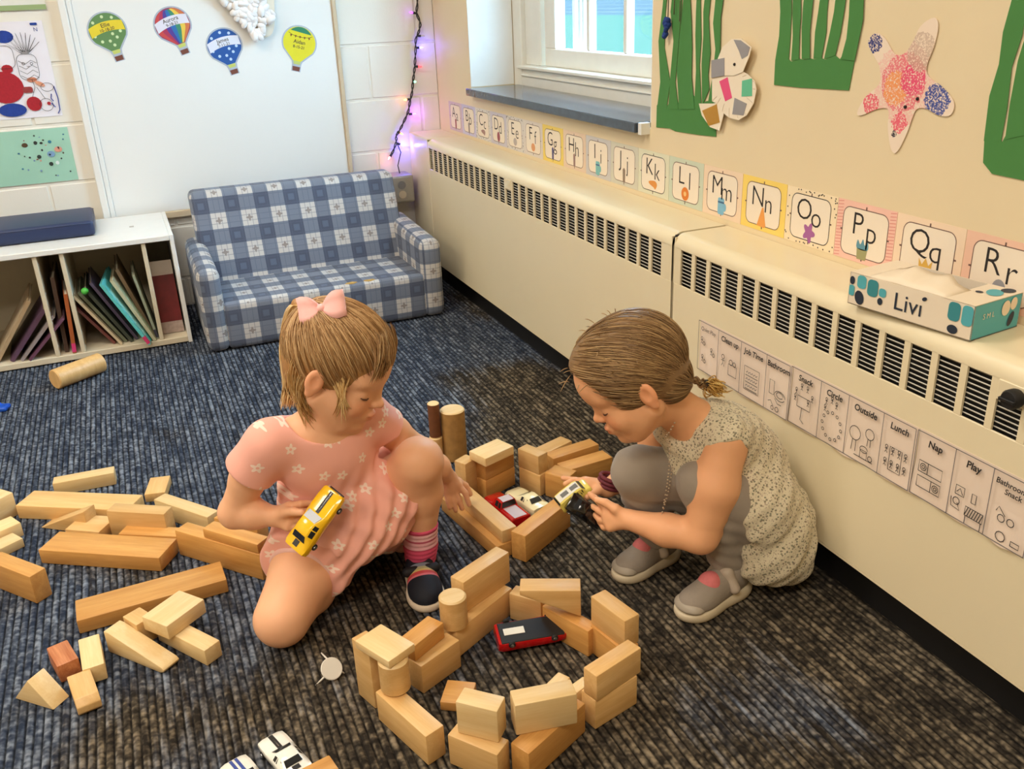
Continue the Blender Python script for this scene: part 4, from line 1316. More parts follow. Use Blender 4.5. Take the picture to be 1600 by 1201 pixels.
seaweed('green paper seaweed in the middle, between seahorse and starfish', [(1.5622, 0.8949), (1.5639, 0.9417), (1.5228, 0.9449), (1.5151, 0.9408), (1.4924, 0.9476), (1.483, 0.9458), (1.4606, 0.9489), (1.4515, 0.9478), (1.4298, 0.9508), (1.4208, 0.9484), (1.3943, 0.957), (1.3809, 0.9507), (1.3653, 0.9702), (1.3402, 0.9763), (1.3505, 0.8989), (1.4856, 0.8947)], [[(1.5637, 0.9402), (1.5568, 0.9864), (1.5584, 1.0299), (1.5622, 1.0514), (1.5652, 1.22), (1.5299, 1.22), (1.5277, 1.051), (1.525, 1.0299), (1.5232, 0.987), (1.5228, 0.9449)], [(1.5141, 0.9423), (1.515, 0.9872), (1.5215, 1.0299), (1.523, 1.0509), (1.5242, 1.22), (1.5029, 1.22), (1.5, 1.0507), (1.4964, 1.0228), (1.4962, 0.9947), (1.4923, 0.9461)], [(1.4831, 0.9465), (1.4903, 1.0018), (1.4914, 1.0368), (1.491, 1.0506), (1.4907, 1.22), (1.4648, 1.22), (1.4654, 1.0503), (1.4661, 1.0229), (1.4668, 0.9952), (1.4606, 0.9489)], [(1.4516, 0.9485), (1.4535, 0.9954), (1.4495, 1.0298), (1.4479, 1.0501), (1.4466, 1.22), (1.4253, 1.22), (1.4255, 1.0499), (1.4258, 1.0298), (1.4232, 0.9959), (1.4297, 0.9501)], [(1.422, 0.949), (1.4126, 0.9961), (1.4069, 1.0298), (1.4061, 1.0496), (1.4055, 1.22), (1.3793, 1.22), (1.3802, 1.0494), (1.3813, 1.0297), (1.3852, 0.9939), (1.3933, 0.957)], [(1.3768, 0.9509), (1.3677, 0.9862), (1.3672, 1.0232), (1.3692, 1.0492), (1.3708, 1.22), (1.3375, 1.22), (1.335, 1.0489), (1.3319, 1.0168), (1.3371, 0.9816), (1.3421, 0.9496)]])
seaweed('green paper seaweed cut by the right picture edge', [(1.0228, 0.799), (1.0419, 0.8133), (1.0467, 0.8527), (1.0197, 0.8557), (1.0142, 0.8469), (1.0072, 0.8641), (0.9881, 0.8669), (0.8881, 0.8669), (0.8681, 0.7878), (0.9672, 0.7978)], [[(1.0467, 0.8455), (1.0496, 0.9115), (1.0417, 0.9577), (1.0437, 1.0022), (1.0375, 1.0455), (1.0325, 1.22), (1.0114, 1.22), (1.0109, 1.0326), (1.0103, 0.9984), (1.0188, 0.9543), (1.0151, 0.8957), (1.0161, 0.8479)], [(1.009, 0.8522), (1.011, 0.903), (1.0098, 0.9636), (1.0016, 1.0135), (0.9916, 1.22), (0.9416, 1.22), (0.9516, 1.0), (0.9581, 0.9), (0.9681, 0.8646)]])


# ---- starfish
def star():
    out = [(1.1763, 1.0213), (1.1656, 1.009), (1.1685, 0.9787), (1.178, 0.9492), (1.1714, 0.933), (1.1405, 0.9183), (1.1141, 0.8983), (1.1162, 0.878), (1.1398, 0.8749), (1.1661, 0.8829), (1.1862, 0.8811), (1.1941, 0.8669), (1.2025, 0.8387), (1.2187, 0.8068), (1.2332, 0.8111), (1.246, 0.846), (1.2492, 0.8737), (1.2745, 0.8735), (1.313, 0.8588), (1.3228, 0.8642), (1.3062, 0.8912), (1.277, 0.9152), (1.2814, 0.9424), (1.2986, 0.9612), (1.3145, 0.9802), (1.2999, 0.996), (1.2765, 0.9888), (1.2507, 0.9649), (1.2296, 0.9656), (1.2144, 0.9829), (1.2011, 1.0086)]
    cy = sum(p[0] for p in out) / len(out); cz = sum(p[1] for p in out) / len(out)
    m, nt, bs = newmat('sponge_painted_paper')
    v = coords(nt)
    sp = nt.nodes.new('ShaderNodeSeparateXYZ'); nt.links.new(v, sp.inputs[0])
    dab = ramp(nt, noise(nt, 330, 2, v, .7), [(.40, 0.0), (.50, 1.0)])
    c = srgb(240, 220, 200)
    def spot(prev, x, y, r, col, amt=1.0):
        dx = mth(nt, 'SUBTRACT', sp.outputs[0], x); dy = mth(nt, 'SUBTRACT', sp.outputs[1], y)
        d = mth(nt, 'SQRT', mth(nt, 'ADD', mth(nt, 'MULTIPLY', dx, dx), mth(nt, 'MULTIPLY', dy, dy)))
        f = mth(nt, 'MULTIPLY', mth(nt, 'LESS_THAN', mth(nt, 'ADD', d, mth(nt, 'MULTIPLY', noise(nt, 120, 2, v), .014)), r + .007), mth(nt, 'MULTIPLY', dab, amt))
        return mixc(nt, f, prev, col)
    k = spot(mixc(nt, 0.0, c, c), 0, .0, .066, srgb(238, 178, 170), .6)
    k = spot(k, 0, .003, .048, srgb(232, 126, 134))
    k = spot(k, -.014, -.008, .028, srgb(240, 156, 96))
    k = spot(k, .020, .008, .026, srgb(232, 80, 120))
    k = spot(k, .002, -.063, .017, srgb(236, 100, 120))
    k = spot(k, -.069, -.038, .018, srgb(232, 96, 116))
    k = spot(k, .076, -.020, .026, srgb(66, 82, 156))
    k = spot(k, -.074, .061, .016, srgb(36, 50, 124))
    k = spot(k, .030, .052, .030, srgb(196, 168, 148), .7)
    k = spot(k, -.007, -.083, .006, srgb(50, 44, 60))
    nt.links.new(k, bs.inputs['Base Color']); bs.inputs['Roughness'].default_value = .8
    t = empty('paper_starfish', (XW - .0005, cy, cz), RW, label='white paper starfish sponged in pink, orange and blue on the right wall', cat='decoration')
    bm = bmesh.new(); bm_prism(bm, catmull([(cy - p[0], p[1] - cz) for p in out], 4), .001, .0022)
    bm_obj('star_sheet', bm, m, t)
    for x, y in ((.012, -.036), (.036, -.021)):
        bm = bmesh.new(); bmesh.ops.create_icosphere(bm, subdivisions=2, radius=.003, matrix=Matrix.Translation((x, y, .003)))
        bm_obj('eye', bm, M_ink, t, smooth=True)
star()

# ---- seahorse made from paper plate pieces
def seahorse():
    P = {'body': [(1.7632, 0.9023), (1.7582, 0.922), (1.7146, 0.9145), (1.6739, 0.9213), (1.6369, 0.9116), (1.6121, 0.8993), (1.6046, 0.8837), (1.6113, 0.8555), (1.6323, 0.8302), (1.6595, 0.818), (1.6931, 0.8197), (1.7197, 0.8295), (1.7385, 0.8452), (1.7586, 0.8485)], 'head': [(1.7422, 0.9371), (1.7273, 0.9612), (1.6957, 0.9783), (1.6637, 0.9801), (1.6268, 0.9642), (1.6326, 0.946), (1.6511, 0.9154), (1.6806, 0.9069), (1.7137, 0.9051), (1.7405, 0.918)], 'tail': [(1.8126, 0.8392), (1.7582, 0.8436), (1.7387, 0.8476), (1.7152, 0.8275), (1.7291, 0.7888), (1.7652, 0.7926), (1.7991, 0.8148)], 'g1': [(1.6875, 0.9773), (1.6633, 0.9767), (1.6307, 0.9641), (1.6368, 0.9481), (1.6557, 0.9405), (1.6672, 0.9561)], 'g2': [(1.7645, 0.9337), (1.717, 0.9404), (1.7137, 0.9051), (1.7614, 0.8975)], 'pink': [(1.7339, 0.8919), (1.705, 0.902), (1.6853, 0.8615), (1.7089, 0.8524)], 'green': [(1.6533, 0.8979), (1.6204, 0.9045), (1.6168, 0.8702), (1.6521, 0.8664)], 'g3': [(1.6762, 0.8622), (1.6328, 0.8537), (1.6423, 0.8292), (1.6813, 0.8281)], 'gold': [(1.7976, 0.8251), (1.7427, 0.8436), (1.7285, 0.8064), (1.7699, 0.7947)], 'c': (1.6957, 0.8918), 'eye': (1.6795, 0.9291), 'rib': (0.0, 0.0)}
    cy, cz = P['c']
    t = empty('paper_seahorse', (XW - .001, cy, cz), RW, label='seahorse collage of paper plate pieces with coloured patches over the seaweed', cat='decoration')
    M_pl = plain('paper_plate', srgb(240, 226, 204), .7, var=.03, bumps=.1, bscale=60)
    def pc(nm, key, z0, z1, mat):
        pts = [(cy - p[0], p[1] - cz) for p in P[key]]
        bm = bmesh.new(); bm_prism(bm, pts, z0, z1); bm_obj(nm, bm, mat, t)
    pc('plate_body', 'body', .010, .0112, M_pl)
    pc('plate_head', 'head', .012, .0132, M_pl)
    pc('plate_tail', 'tail', .008, .0092, M_pl)
    pc('patch', 'g1', .0134, .0139, plain('silver_paper', srgb(150, 146, 148), .45))
    pc('patch', 'g2', .0134, .0139, plain('silver_paper', srgb(150, 146, 148), .45))
    pc('patch', 'pink', .0114, .0119, plain('pink_paper', srgb(232, 80, 130), .6))
    pc('patch', 'green', .0114, .0119, plain('mint_paper', srgb(100, 190, 150), .6))
    pc('patch', 'g3', .0114, .0119, plain('silver_paper', srgb(150, 146, 148), .45))
    pc('patch', 'gold', .0094, .0099, plain('gold_paper', srgb(196, 142, 40), .35, metal=.3))
    x, y = cy - P['eye'][0], P['eye'][1] - cz
    bm = bmesh.new(); bmesh.ops.create_icosphere(bm, subdivisions=2, radius=.0032, matrix=Matrix.Translation((x, y, .014)))
    bm_obj('eye', bm, M_ink, t, smooth=True)
    bm = bmesh.new()
    for a in range(0, 360, 7):
        q = P['body'][int(a / 360 * len(P['body']))]
        x, y = cy - q[0], q[1] - cz
        bm_tube(bm, [(x * .97 + P['rib'][0] * .03, y * .97, .0113), (x * .72 + .0, y * .72 , .0113)], .0006, 4)
    bm_obj('plate_flutes', bm, M_pl, t)
    bm = bmesh.new(); bm_tube(bm, [(0, 0, 0), (0, 0, .011)], .006, 8); bm_obj('mount_tab', bm, M_pl, t)
seahorse()

# ---- strands hanging over the first seaweed
def strands():
    t = empty('hanging_craft', (XW - .004, 1.945, 1.085), RW, label='string craft with a blue clump hanging over the left seaweed', cat='decoration')
    M_str = plain('brown_string', srgb(110, 96, 80), .9)
    bm = bmesh.new()
    for x, l in ((-.010, .10), (.016, .06), (.040, .075)):
        bm_tube(bm, [(x, .12, .004), (x + .002, .0, .005), (x - .001, -l, .004)], .0012, 6)
    bm_obj('string', bm, M_str, t, smooth=True)
    bm = bmesh.new()
    rnd = random.Random(3)
    for k in range(16):
        bmesh.ops.create_icosphere(bm, subdivisions=2, radius=rnd.uniform(.004, .008), matrix=Matrix.Translation((-.010 + rnd.uniform(-.006, .006), -.085 + rnd.uniform(-.022, .016), .006 + rnd.uniform(0, .004))))
    bm_obj('blue_clump', bm, plain('blue_yarn', srgb(24, 56, 130), .8, var=.4, vscale=120), t, smooth=True)
strands()

# ---- balloon cut-outs on the board
def balloon(label, cx, cz, tilt, body, band, bandc, dots, name1, name2, txt, topc=None, stripes=None):
    t = empty('paper_balloon', (cx, YB - .0145, cz), (PI / 2, -tilt, 0) if False else BW, label=label, cat='decoration', group='paper hot-air balloons on the board')
    t.rotation_euler = (Matrix.Rotation(PI / 2, 4, 'X') @ Matrix.Rotation(tilt, 4, 'Z')).to_euler()
    R = .062
    def outline(r, tail):
        pts = []
        for k in range(25):
            a = math.radians(-38 + 256 * k / 24)
            pts.append((r * math.cos(a), r * .95 * math.sin(a)))
        return pts
    full = [(R * 1.06 * math.cos(math.radians(-30 + 240 * k / 24)), R * 1.0 * math.sin(math.radians(-30 + 240 * k / 24))) for k in range(25)]
    neck = [(-.020, -.068), (-.017, -.080), (-.017, -.104), (.017, -.104), (.017, -.080), (.020, -.068)]
    ol = full + [(-.030, -.058)] + neck + [(.030, -.058)]
    prism('paper_back', ol, 0, .0008, plain('paper_edge', srgb(176, 186, 200), .7), t)
    inner = [(x * .92, y * .92) for x, y in full] + [(-.024, -.056), (-.015, -.066), (.015, -.066), (.024, -.056)]
    mesh_obj('envelope', [(x, y, .0010) for x, y in inner], [list(range(len(inner)))], plain('bal_%d_%d_%d' % body, srgb(*body), .6), t)
    def clipx(y):
        xs = [x for x, yy in inner if abs(yy - y) < .012]
        return max(xs) if xs else .04
    if stripes:
        n = len(stripes)
        for k, c in enumerate(stripes):
            a0, a1 = -1 + 2 * k / n, -1 + 2 * (k + 1) / n
            V = []; F = []
            for j in range(13):
                y = -.064 + (.052 + .064) * j / 12
                hw = math.sqrt(max(1e-6, 1 - (y / .0575) ** 2)) * .058 if y > -.02 else .054 * (1 - (-.02 - y) / .044 * .72)
                V += [(a0 * hw, y, .0012), (a1 * hw, y, .0012)]
            for j in range(12): F.append((2 * j, 2 * j + 1, 2 * j + 3, 2 * j + 2))
            mesh_obj('gore', V, F, plain('gore_%d_%d_%d' % c, srgb(*c), .6), t)
    if dots:
        rnd = random.Random(hash(label) % 1000)
        bm = bmesh.new()
        for x, y in ((-.035, .035), (.0, .046), (.03, .036), (-.03, -.030), (-.005, -.034), (.022, -.028), (.040, -.012), (.004, -.050), (-.046, -.008), (.012, -.014)):
            bm.faces.new([bm.verts.new((q[0], q[1], .0013)) for q in ell(x, y, .0052, .0052, 10)])
        bm_obj('dots', bm, plain('dot_%d_%d_%d' % dots, srgb(*dots), .6), t)
    if topc:
        pts = [(.052 * math.cos(math.radians(a)), .056 * math.sin(math.radians(a))) for a in range(38, 143, 7)]
        mesh_obj('crown_panel', [(x, y, .0012) for x, y in pts], [list(range(len(pts)))], plain('bal_%d_%d_%d' % topc, srgb(*topc), .6), t)
        strokes('bunting', [[(-.044, .030), (-.030, .024), (-.015, .021), (0, .020), (.015, .021), (.030, .024), (.044, .030)]], .0015, M_ink, t, .0014)
        bm = bmesh.new()
        for x in (-.034, -.017, 0, .017, .034):
            bm.faces.new([bm.verts.new(q) for q in ((x - .004, .024, .0015), (x + .004, .024, .0015), (x, .015, .0015))])
        bm_obj('flags', bm, plain('flag_brown', srgb(120, 70, 40), .6), t)
    if band:
        V = []; F = []
        for j in range(15):
            x = -.0575 + .115 * j / 14
            y = .004 + .010 * (1 - (x / .0575) ** 2)
            V += [(x, y - .016, .0014), (x, y + .016, .0014)]
        for j in range(14): F.append((2 * j, 2 * j + 2, 2 * j + 3, 2 * j + 1))
        mesh_obj('name_band', V, F, plain('band_%d_%d_%d' % bandc, srgb(*bandc), .6), t)
    text('name', name1, .019, txt, t, 0, .018 if band else .002, .0017, bold=.0002)
    text('date', name2, .014, txt, t, 0, .003 if band else -.016, .0017, bold=.0002)
    mesh_obj('skirt', [(-.014, -.066, .0013), (.014, -.066, .0013), (.012, -.078, .0013), (-.012, -.078, .0013)], [(0, 1, 2, 3)], plain('skirt_lime', srgb(196, 206, 110), .6), t)
    mesh_obj('basket', [(-.013, -.102, .0013), (.013, -.102, .0013), (.014, -.086, .0013), (-.014, -.086, .0013)], [(0, 1, 2, 3)], plain('basket_brown', srgb(116, 66, 52), .7), t)
GB = (96, 136, 84)
M_txt = plain('marker_ink', srgb(70, 64, 60), .8)
balloon('green dotted paper balloon with a yellow name band, leftmost', .027, 1.022, D(13), GB, True, (228, 206, 50), (206, 224, 176), 'Ellie', '10-18-20', M_txt)
balloon('rainbow striped paper balloon with a white name band', .245, 1.030, D(16), (150, 60, 100), True, (226, 226, 240), None, 'Aurora', '9-18-21', M_txt, stripes=[(200, 70, 70), (170, 50, 90), (80, 60, 150), (40, 110, 180), (60, 140, 110), (230, 200, 80), (210, 120, 70)])
balloon('blue dotted paper balloon with a white name band', .412, .952, D(13), (28, 84, 160), True, (224, 228, 242), (190, 216, 244), 'James', '7-11-21', M_txt)
balloon('yellow paper balloon with a green crown and bunting, rightmost', .685, .947, D(-15), (226, 216, 36), False, None, None, 'Aidan', '8-15-21', M_txt, topc=(40, 130, 96))

# ---- cotton cloud
def cloud():
    t = empty('cotton_cloud', (.525, YB - .030, 1.06), label='fluffy white cotton cloud at the top of the board', cat='decoration')
    m = plain('cotton_wool', srgb(240, 238, 238), .95, var=.03, bumps=.6, bscale=70, sheen=.3)
    rnd = random.Random(9)
    bm = bmesh.new()
    for k in range(150):
        a = rnd.uniform(0, 1); s = rnd.uniform(-1, 1)
        x = -.075 + a * .115 + s * .048 * (1 - a * .2) ; z = .10 - a * .165 + (s + .3) * .040
        r = rnd.uniform(.009, .017)
        bmesh.ops.create_icosphere(bm, subdivisions=2, radius=r, matrix=Matrix.Translation((x, -.008 - rnd.uniform(0, .012), z)) @ Matrix.Rotation(rnd.uniform(0, 3), 4, 'Y') @ Matrix.Diagonal((1.3, .8, .8, 1)))
    bm_obj('cotton_tufts', bm, m, t, smooth=True)
    prism('card_back', catmull([(-.10, .14), (-.10, .06), (-.03, -.03), (.03, -.085), (.07, -.06), (.085, .05), (.08, .15)], 4), 0, .001, M_paper, t, rot=BW)
cloud()

# ---- children's sheets left of the board
def sheet(label, x0, x1, z0, z1, mat, skew=0.0):
    t = empty('drawing_sheet', (x0, YB - .001, z0), BW, label=label, cat='picture', group='sheets left of the board')
    w, h = x1 - x0, z1 - z0
    n = 10
    V = []; F = []
    for k in range(n + 1):
        x = w * k / n
        c = .0012 + .002 * math.sin(k / n * PI) ** 2
        V += [(x, skew * x, .001), (x, h + skew * x, c + .0005)]
    for k in range(n): F.append((2 * k, 2 * k + 2, 2 * k + 3, 2 * k + 1))
    s = mesh_obj('sheet', V, F, mat, t)
    md = s.modifiers.new('thick', 'SOLIDIFY'); md.thickness = .0006; md.offset = -1
    return t, w, h
def colouring():
    t, w, h = sheet('white colouring page with pineapples, cherries and red and blue crayon, upper left', -.43, -.173, .752, 1.064, plain('copy_paper', srgb(232, 228, 236), .8, var=.02))
    z = .0048
    def fl(nm, pts, c, dz=0): return mesh_obj(nm, [(x, y, z + dz) for x, y in pts], [list(range(len(pts)))], plain('crayon_%d_%d_%d' % c, srgb(*c), .9, var=.25, vscale=150), t)
    red, blue = (168, 32, 44), (34, 62, 146)
    fl('crayon_red', ell(.098, .105, .058, .052, 22), red)
    fl('crayon_red', ell(.176, .046, .024, .024, 16), red, .0002)
    fl('crayon_red', ell(.118, .164, .018, .014, 12), red, .0002)
    fl('crayon_red', rrect(.15, .083, .182, .103, .008), (150, 60, 60), .0002)
    fl('crayon_blue', ell(.105, .030, .044, .022, 18), blue, .0004)
    fl('crayon_blue', ell(.130, .266, .030, .020, 16), blue)
    fl('crayon_blue', rrect(.218, .298, .240, .306, .003), blue)
    fl('crayon_orange', ell(.186, .125, .016, .008, 12), (206, 130, 100))
    fl('crayon_orange', ell(.208, .110, .016, .007, 12, rot=-.5), (216, 150, 120), .0002)
    L = []
    def circ(x, y, r, ry=None, n=16): L.append(ell(x, y, r, ry or r, n) + [ell(x, y, r, ry or r, n)[0]])
    L.append(rrect(.152, .125, .214, .208, .02) + [rrect(.152, .125, .214, .208, .02)[0]])
    L.append(rrect(.085, .165, .147, .238, .02) + [rrect(.085, .165, .147, .238, .02)[0]])
    for k in range(9):
        a = math.radians(30 + 15 * k)
        L.append([(.183 + .012 * math.cos(a), .210), (.183 + .060 * math.cos(a), .212 + .066 * math.sin(a)), (.188 + .012 * math.cos(a), .216)])
    for k in range(4):
        L.append([(.156, .140 + .016 * k), (.176, .128 + .016 * k), (.196, .140 + .016 * k), (.211, .130 + .016 * k)])
    circ(.171, .178, .004); circ(.196, .177, .004); L.append([(.180, .170), (.184, .167), (.188, .170)])
    circ(.214, .040, .021); circ(.228, .098, .020, .014); L.append([(.176, .070), (.19, .10), (.186, .125)]); L.append([(.214, .06), (.195, .10)])
    strokes('line_art', L, .0014, M_ink, t, z + .0006)
    text('letter', 'N', .018, plain('blue_marker', srgb(60, 70, 140), .8), t, .232, .284, z + .0006)
    strokes('marker', [[(.249, .10), (.254, .06), (.252, .02), (.244, .008)], [(.236, .075), (.232, .06), (.238, .05)], [(.230, .045), (.24, .03)]], .0035, plain('blue_marker', srgb(60, 70, 140), .8), t, z + .0006)
    fl('crayon_red', ell(.222, .044, .006, .006, 10), red, .0007)
colouring()
def mint_sheet():
    t, w, h = sheet('mint green painted sheet with stickers below the colouring page', -.43, -.168, .527, .712, plain('mint_paint', srgb(160, 206, 184), .5, var=.08, vscale=9))
    z = .0048
    rnd = random.Random(12)
    cs = [(80, 66, 50), (50, 56, 60), (60, 120, 150), (210, 150, 130), (120, 150, 190), (60, 70, 66), (150, 90, 90)]
    mains = [(.115, .135, .010, (84, 64, 46)), (.150, .140, .006, (50, 54, 56)), (.152, .092, .007, (44, 56, 54)), (.192, .098, .013, (124, 160, 196)), (.218, .112, .013, (220, 156, 136)), (.196, .140, .006, (54, 130, 160)), (.185, .064, .007, (40, 52, 48)), (.168, .138, .005, (40, 44, 44)), (.206, .066, .006, (214, 226, 222))]
    for x, y, r, c in mains + [(rnd.uniform(.09, .25), rnd.uniform(.015, .165), rnd.uniform(.002, .004), rnd.choice(cs)) for k in range(26)]:
        pts = ell(x, y, r, r * rnd.uniform(.7, 1.2), 12)
        mesh_obj('sticker', [(px, py, z) for px, py in pts], [list(range(len(pts)))], plain('stk_%d_%d_%d' % c, srgb(*c), .5, var=.2, vscale=200), t)
mint_sheet()
t, w, h = sheet('sheet with a green border cut by the top left picture edge', -.45, -.150, 1.098, 1.33, plain('white_sheet', srgb(226, 224, 216), .8))
mesh_obj('border', [(0, 0, .005), (w, 0, .005), (w, .016, .005), (0, .016, .005)], [(0, 1, 2, 3)], plain('green_border', srgb(150, 170, 118), .7), t)

# ---- string of coloured lights in the corner
def fairy_lights():
    y = YB - .012
    t = empty('light_string', (1.10, y, .45), label='dark string of coloured fairy lights hanging in the corner', cat='string lights')
    O = Vector((1.10, y, .45))
    M_wire = plain('dark_green_wire', srgb(38, 44, 38), .6)
    path = [(1.170, y, 1.30), (1.163, y, 1.20), (1.161, y, 1.077), (1.154, y, 1.032), (1.164, y - .004, .995), (1.158, y, .965), (1.143, y, .935), (1.137, y - .003, .890), (1.131, y, .844), (1.125, y, .81), (1.117, y, .777), (1.110, y - .003, .74), (1.098, y, .700), (1.088, y, .665), (1.068, y, .630), (1.048, y - .003, .600), (1.030, y, .575), (1.026, y - .006, .553), (1.012, y - .004, .520), (.997, y, .494)]
    path = catmull([Vector(p) - O for p in path], 4, False)
    bm = bmesh.new()
    for ph in (0, PI):
        bm_tube(bm, [Vector(p) + Vector((.0035 * math.cos(i * .9 + ph), .003 * math.sin(i * .9 + ph), 0)) for i, p in enumerate(path)], .0024, 6)
    bm_obj('wire', bm, M_wire, t, smooth=True)
    bm = bmesh.new()
    bm_tube(bm, [Vector(p) - O for p in ((1.026, y - .006, .553), (1.040, y - .01, .51), (1.020, y - .02, .46), (1.020, y - .04, .425))], .0022, 6)
    bm_obj('plug_lead', bm, M_wire, t, smooth=True)
    def bulb(p, d, col, strength, on=True):
        p = Vector(p) - O; d = Vector(d).normalized()
        b = empty('bulb', p); b.parent = t
        bm = bmesh.new(); bm_tube(bm, [(0, 0, 0), d * .014], .0045, 8)
        bm_obj('socket', bm, M_wire, b, smooth=False)
        m, nt, bs = newmat('bulb_glow_%d_%d_%d' % tuple(int(c * 99) for c in col))
        bs.inputs['Base Color'].default_value = (*col, 1); bs.inputs['Roughness'].default_value = .2
        bs.inputs['Emission Color'].default_value = (*col, 1); bs.inputs['Emission Strength'].default_value = strength
        bm = bmesh.new(); bm_tube(bm, [d * .013, d * .017, d * .022, d * .027, d * .030], [.0030, .0042, .0040, .0024, .0005], 8)
        bm_obj('lens', bm, m, b, smooth=True)
        if on:
            l = bpy.data.lights.new('bulb_light', 'POINT'); l.energy = on; l.color = col; l.shadow_soft_size = .004
            lo = bpy.data.objects.new('bulb_light', l); lo.location = d * .036 + Vector((0, -.008, 0)); COL.objects.link(lo); lo.parent = b
    BLU, PUR, RED_, ORG, GRN, PNK = (.12, .10, 1), (.45, .08, 1), (1, .05, .05), (1, .30, .08), (.2, 1, .45), (1, .2, .25)
    bulb((1.150, y, 1.030), (-1, -.3, .2), PUR, 4, .01)
    bulb((1.150, y, .948), (1, -.3, -.1), (.5, .5, .4), .2, 0)
    bulb((1.140, y, .904), (1, -.35, 0), BLU, 9, .13)
    bulb((1.130, y, .835), (1, -.3, -.1), RED_, 4, .006)
    bulb((1.118, y, .777), (.1, -1, .1), GRN, 4, .004)
    bulb((1.098, y, .712), (-1, -.3, 0), ORG, 8, .015)
    bulb((1.090, y, .655), (1, -.35, 0), PUR, 9, .10)
    bulb((1.036, y, .590), (.5, -.6, -.3), ORG, 5, .006)
    bulb((1.030, y, .545), (1, -.5, -.4), BLU, 9, .30)
    bulb((1.004, y, .505), (-.7, -.3, -.7), PNK, 6, .03)
fairy_lights()

# ---- glove box on the radiator
def tissue_box():
    t = empty('glove_box', (1.0995, .9095, .5838), (0, 0, math.radians(97)), label='open white and teal cardboard box lettered Livi on the near radiator', cat='box')
    L, Wd, H = .228, .112, .054
    M_cb = plain('white_cardboard', srgb(240, 224, 200), .6, var=.02)
    M_teal = plain('teal_print', srgb(86, 176, 186), .5, var=.04)
    M_dteal = plain('dark_teal_print', srgb(58, 140, 148), .5, var=.04)
    M_nv = plain('navy_print', srgb(40, 50, 66), .5)
    M_in = plain('inner_cardboard', srgb(120, 104, 84), .8)
    # local: x along the front from the near corner to the far corner, -y towards the wall is the depth
    th = .0015
    box('front_side', (0, -th, 0), (L, 0, H), M_cb, t)
    box('back_side', (0, -Wd, 0), (L, -Wd + th, H), M_cb, t)
    box('end_side', (0, -Wd, 0), (th, 0, H), M_teal, t)
    box('end_side', (L - th, -Wd, 0), (L, 0, H), M_cb, t)
    box('bottom', (0, -Wd, 0), (L, 0, th), M_in, t)
    # top sheet with a torn opening along the back: front flap bulges, strips at both ends
    box('top_flap', (0, -Wd, H - .001), (.055, 0, H + .0004), M_cb, t)
    box('top_flap', (L - .040, -Wd, H - .001), (L, 0, H + .0004), M_cb, t)
    n = 16
    V = []; F = []
    for k in range(n + 1):
        x = .050 + (L - .085) * k / n
        lift = .022 * max(0, math.sin(PI * k / n)) ** .7 * (1 - .35 * math.cos(k * .9))
        for j in range(5):
            f = j / 4
            V.append((x, -.002 - (Wd * .52) * f * (1 - .15 * math.sin(k * .8)), H + .0006 + lift * f * (1.2 - .5 * f)))
    for k in range(n):
        for j in range(4):
            a = 5 * k + j; F.append((a, a + 1, a + 6, a + 5))
    o = mesh_obj('torn_flap', V, F, M_cb, t, smooth=True)
    md = o.modifiers.new('thick', 'SOLIDIFY'); md.thickness = .0012
    box('opening', (.05, -Wd + .004, H - .02), (L - .04, -.01, H - .018), M_in, t)
    f = empty('front_print', (L / 2, .0004, H / 2), (PI / 2, 0, PI)); f.parent = t
    text('lettering', 'Liv\u0131', .040, M_nv, f, .002, -.001, .0006)
    def leaf(par, x, y, rx, ry, m, z=.0006, r=0): 
        p = ell(x, y, rx, ry, 16, rot=r); mesh_obj('leaf_print', [(a, b, z) for a, b in p], [list(range(16))], m, par)
    def pet(par, x0, y0, x1, y1, m, z=.0006):
        p = rrect(min(x0, x1), min(y0, y1), max(x0, x1), max(y0, y1), min(abs(x1 - x0), abs(y1 - y0)) * .35, 4)
        mesh_obj('leaf_print', [(a, b, z) for a, b in p], [list(range(len(p)))], m, par)
    h2, l2 = H / 2, L / 2
    leaf(f, .0300, .0165, .0045, .0030, M_nv, .0008, .5)
    pet(f, -l2 + .001, -.012, -l2 + .012, .006, M_teal); pet(f, -l2 + .016, .004, -l2 + .034, h2 - .001, M_teal); pet(f, -l2 + .037, -.004, -l2 + .058, h2 - .003, M_dteal); pet(f, -l2 + .060, .000, -l2 + .074, .014, M_teal)
    leaf(f, -l2 + .006, .014, .005, .007, M_nv); leaf(f, -l2 + .023, -.012, .009, .012, M_nv, r=.3); leaf(f, -l2 + .064, -.008, .005, .006, M_nv)
    pet(f, l2 - .042, -.004, l2 - .022, h2 - .002, M_dteal); pet(f, l2 - .019, -.006, l2 - .001, h2 - .002, M_teal); leaf(f, l2 - .031, -.017, .009, .007, M_nv)
    e = empty('end_print', (-.0004, -Wd / 2, H / 2), (PI / 2, 0, -PI / 2)); e.parent = t
    text('lettering', 'S M L', .012, M_cb, e, -.022, .006, .0006)
    leaf(e, .018, .010, .010, .012, M_cb); leaf(e, .036, .014, .008, .010, M_cb); leaf(e, .034, -.010, .006, .012, M_nv, r=-.4)
    g = empty('top_print', (.028, -Wd / 2, H + .0006)); g.parent = t
    leaf(g, -.006, -.02, .012, .018, M_teal, r=.5); leaf(g, -.012, -.044, .010, .012, M_nv); leaf(g, .010, -.006, .006, .005, M_nv)
tissue_box()
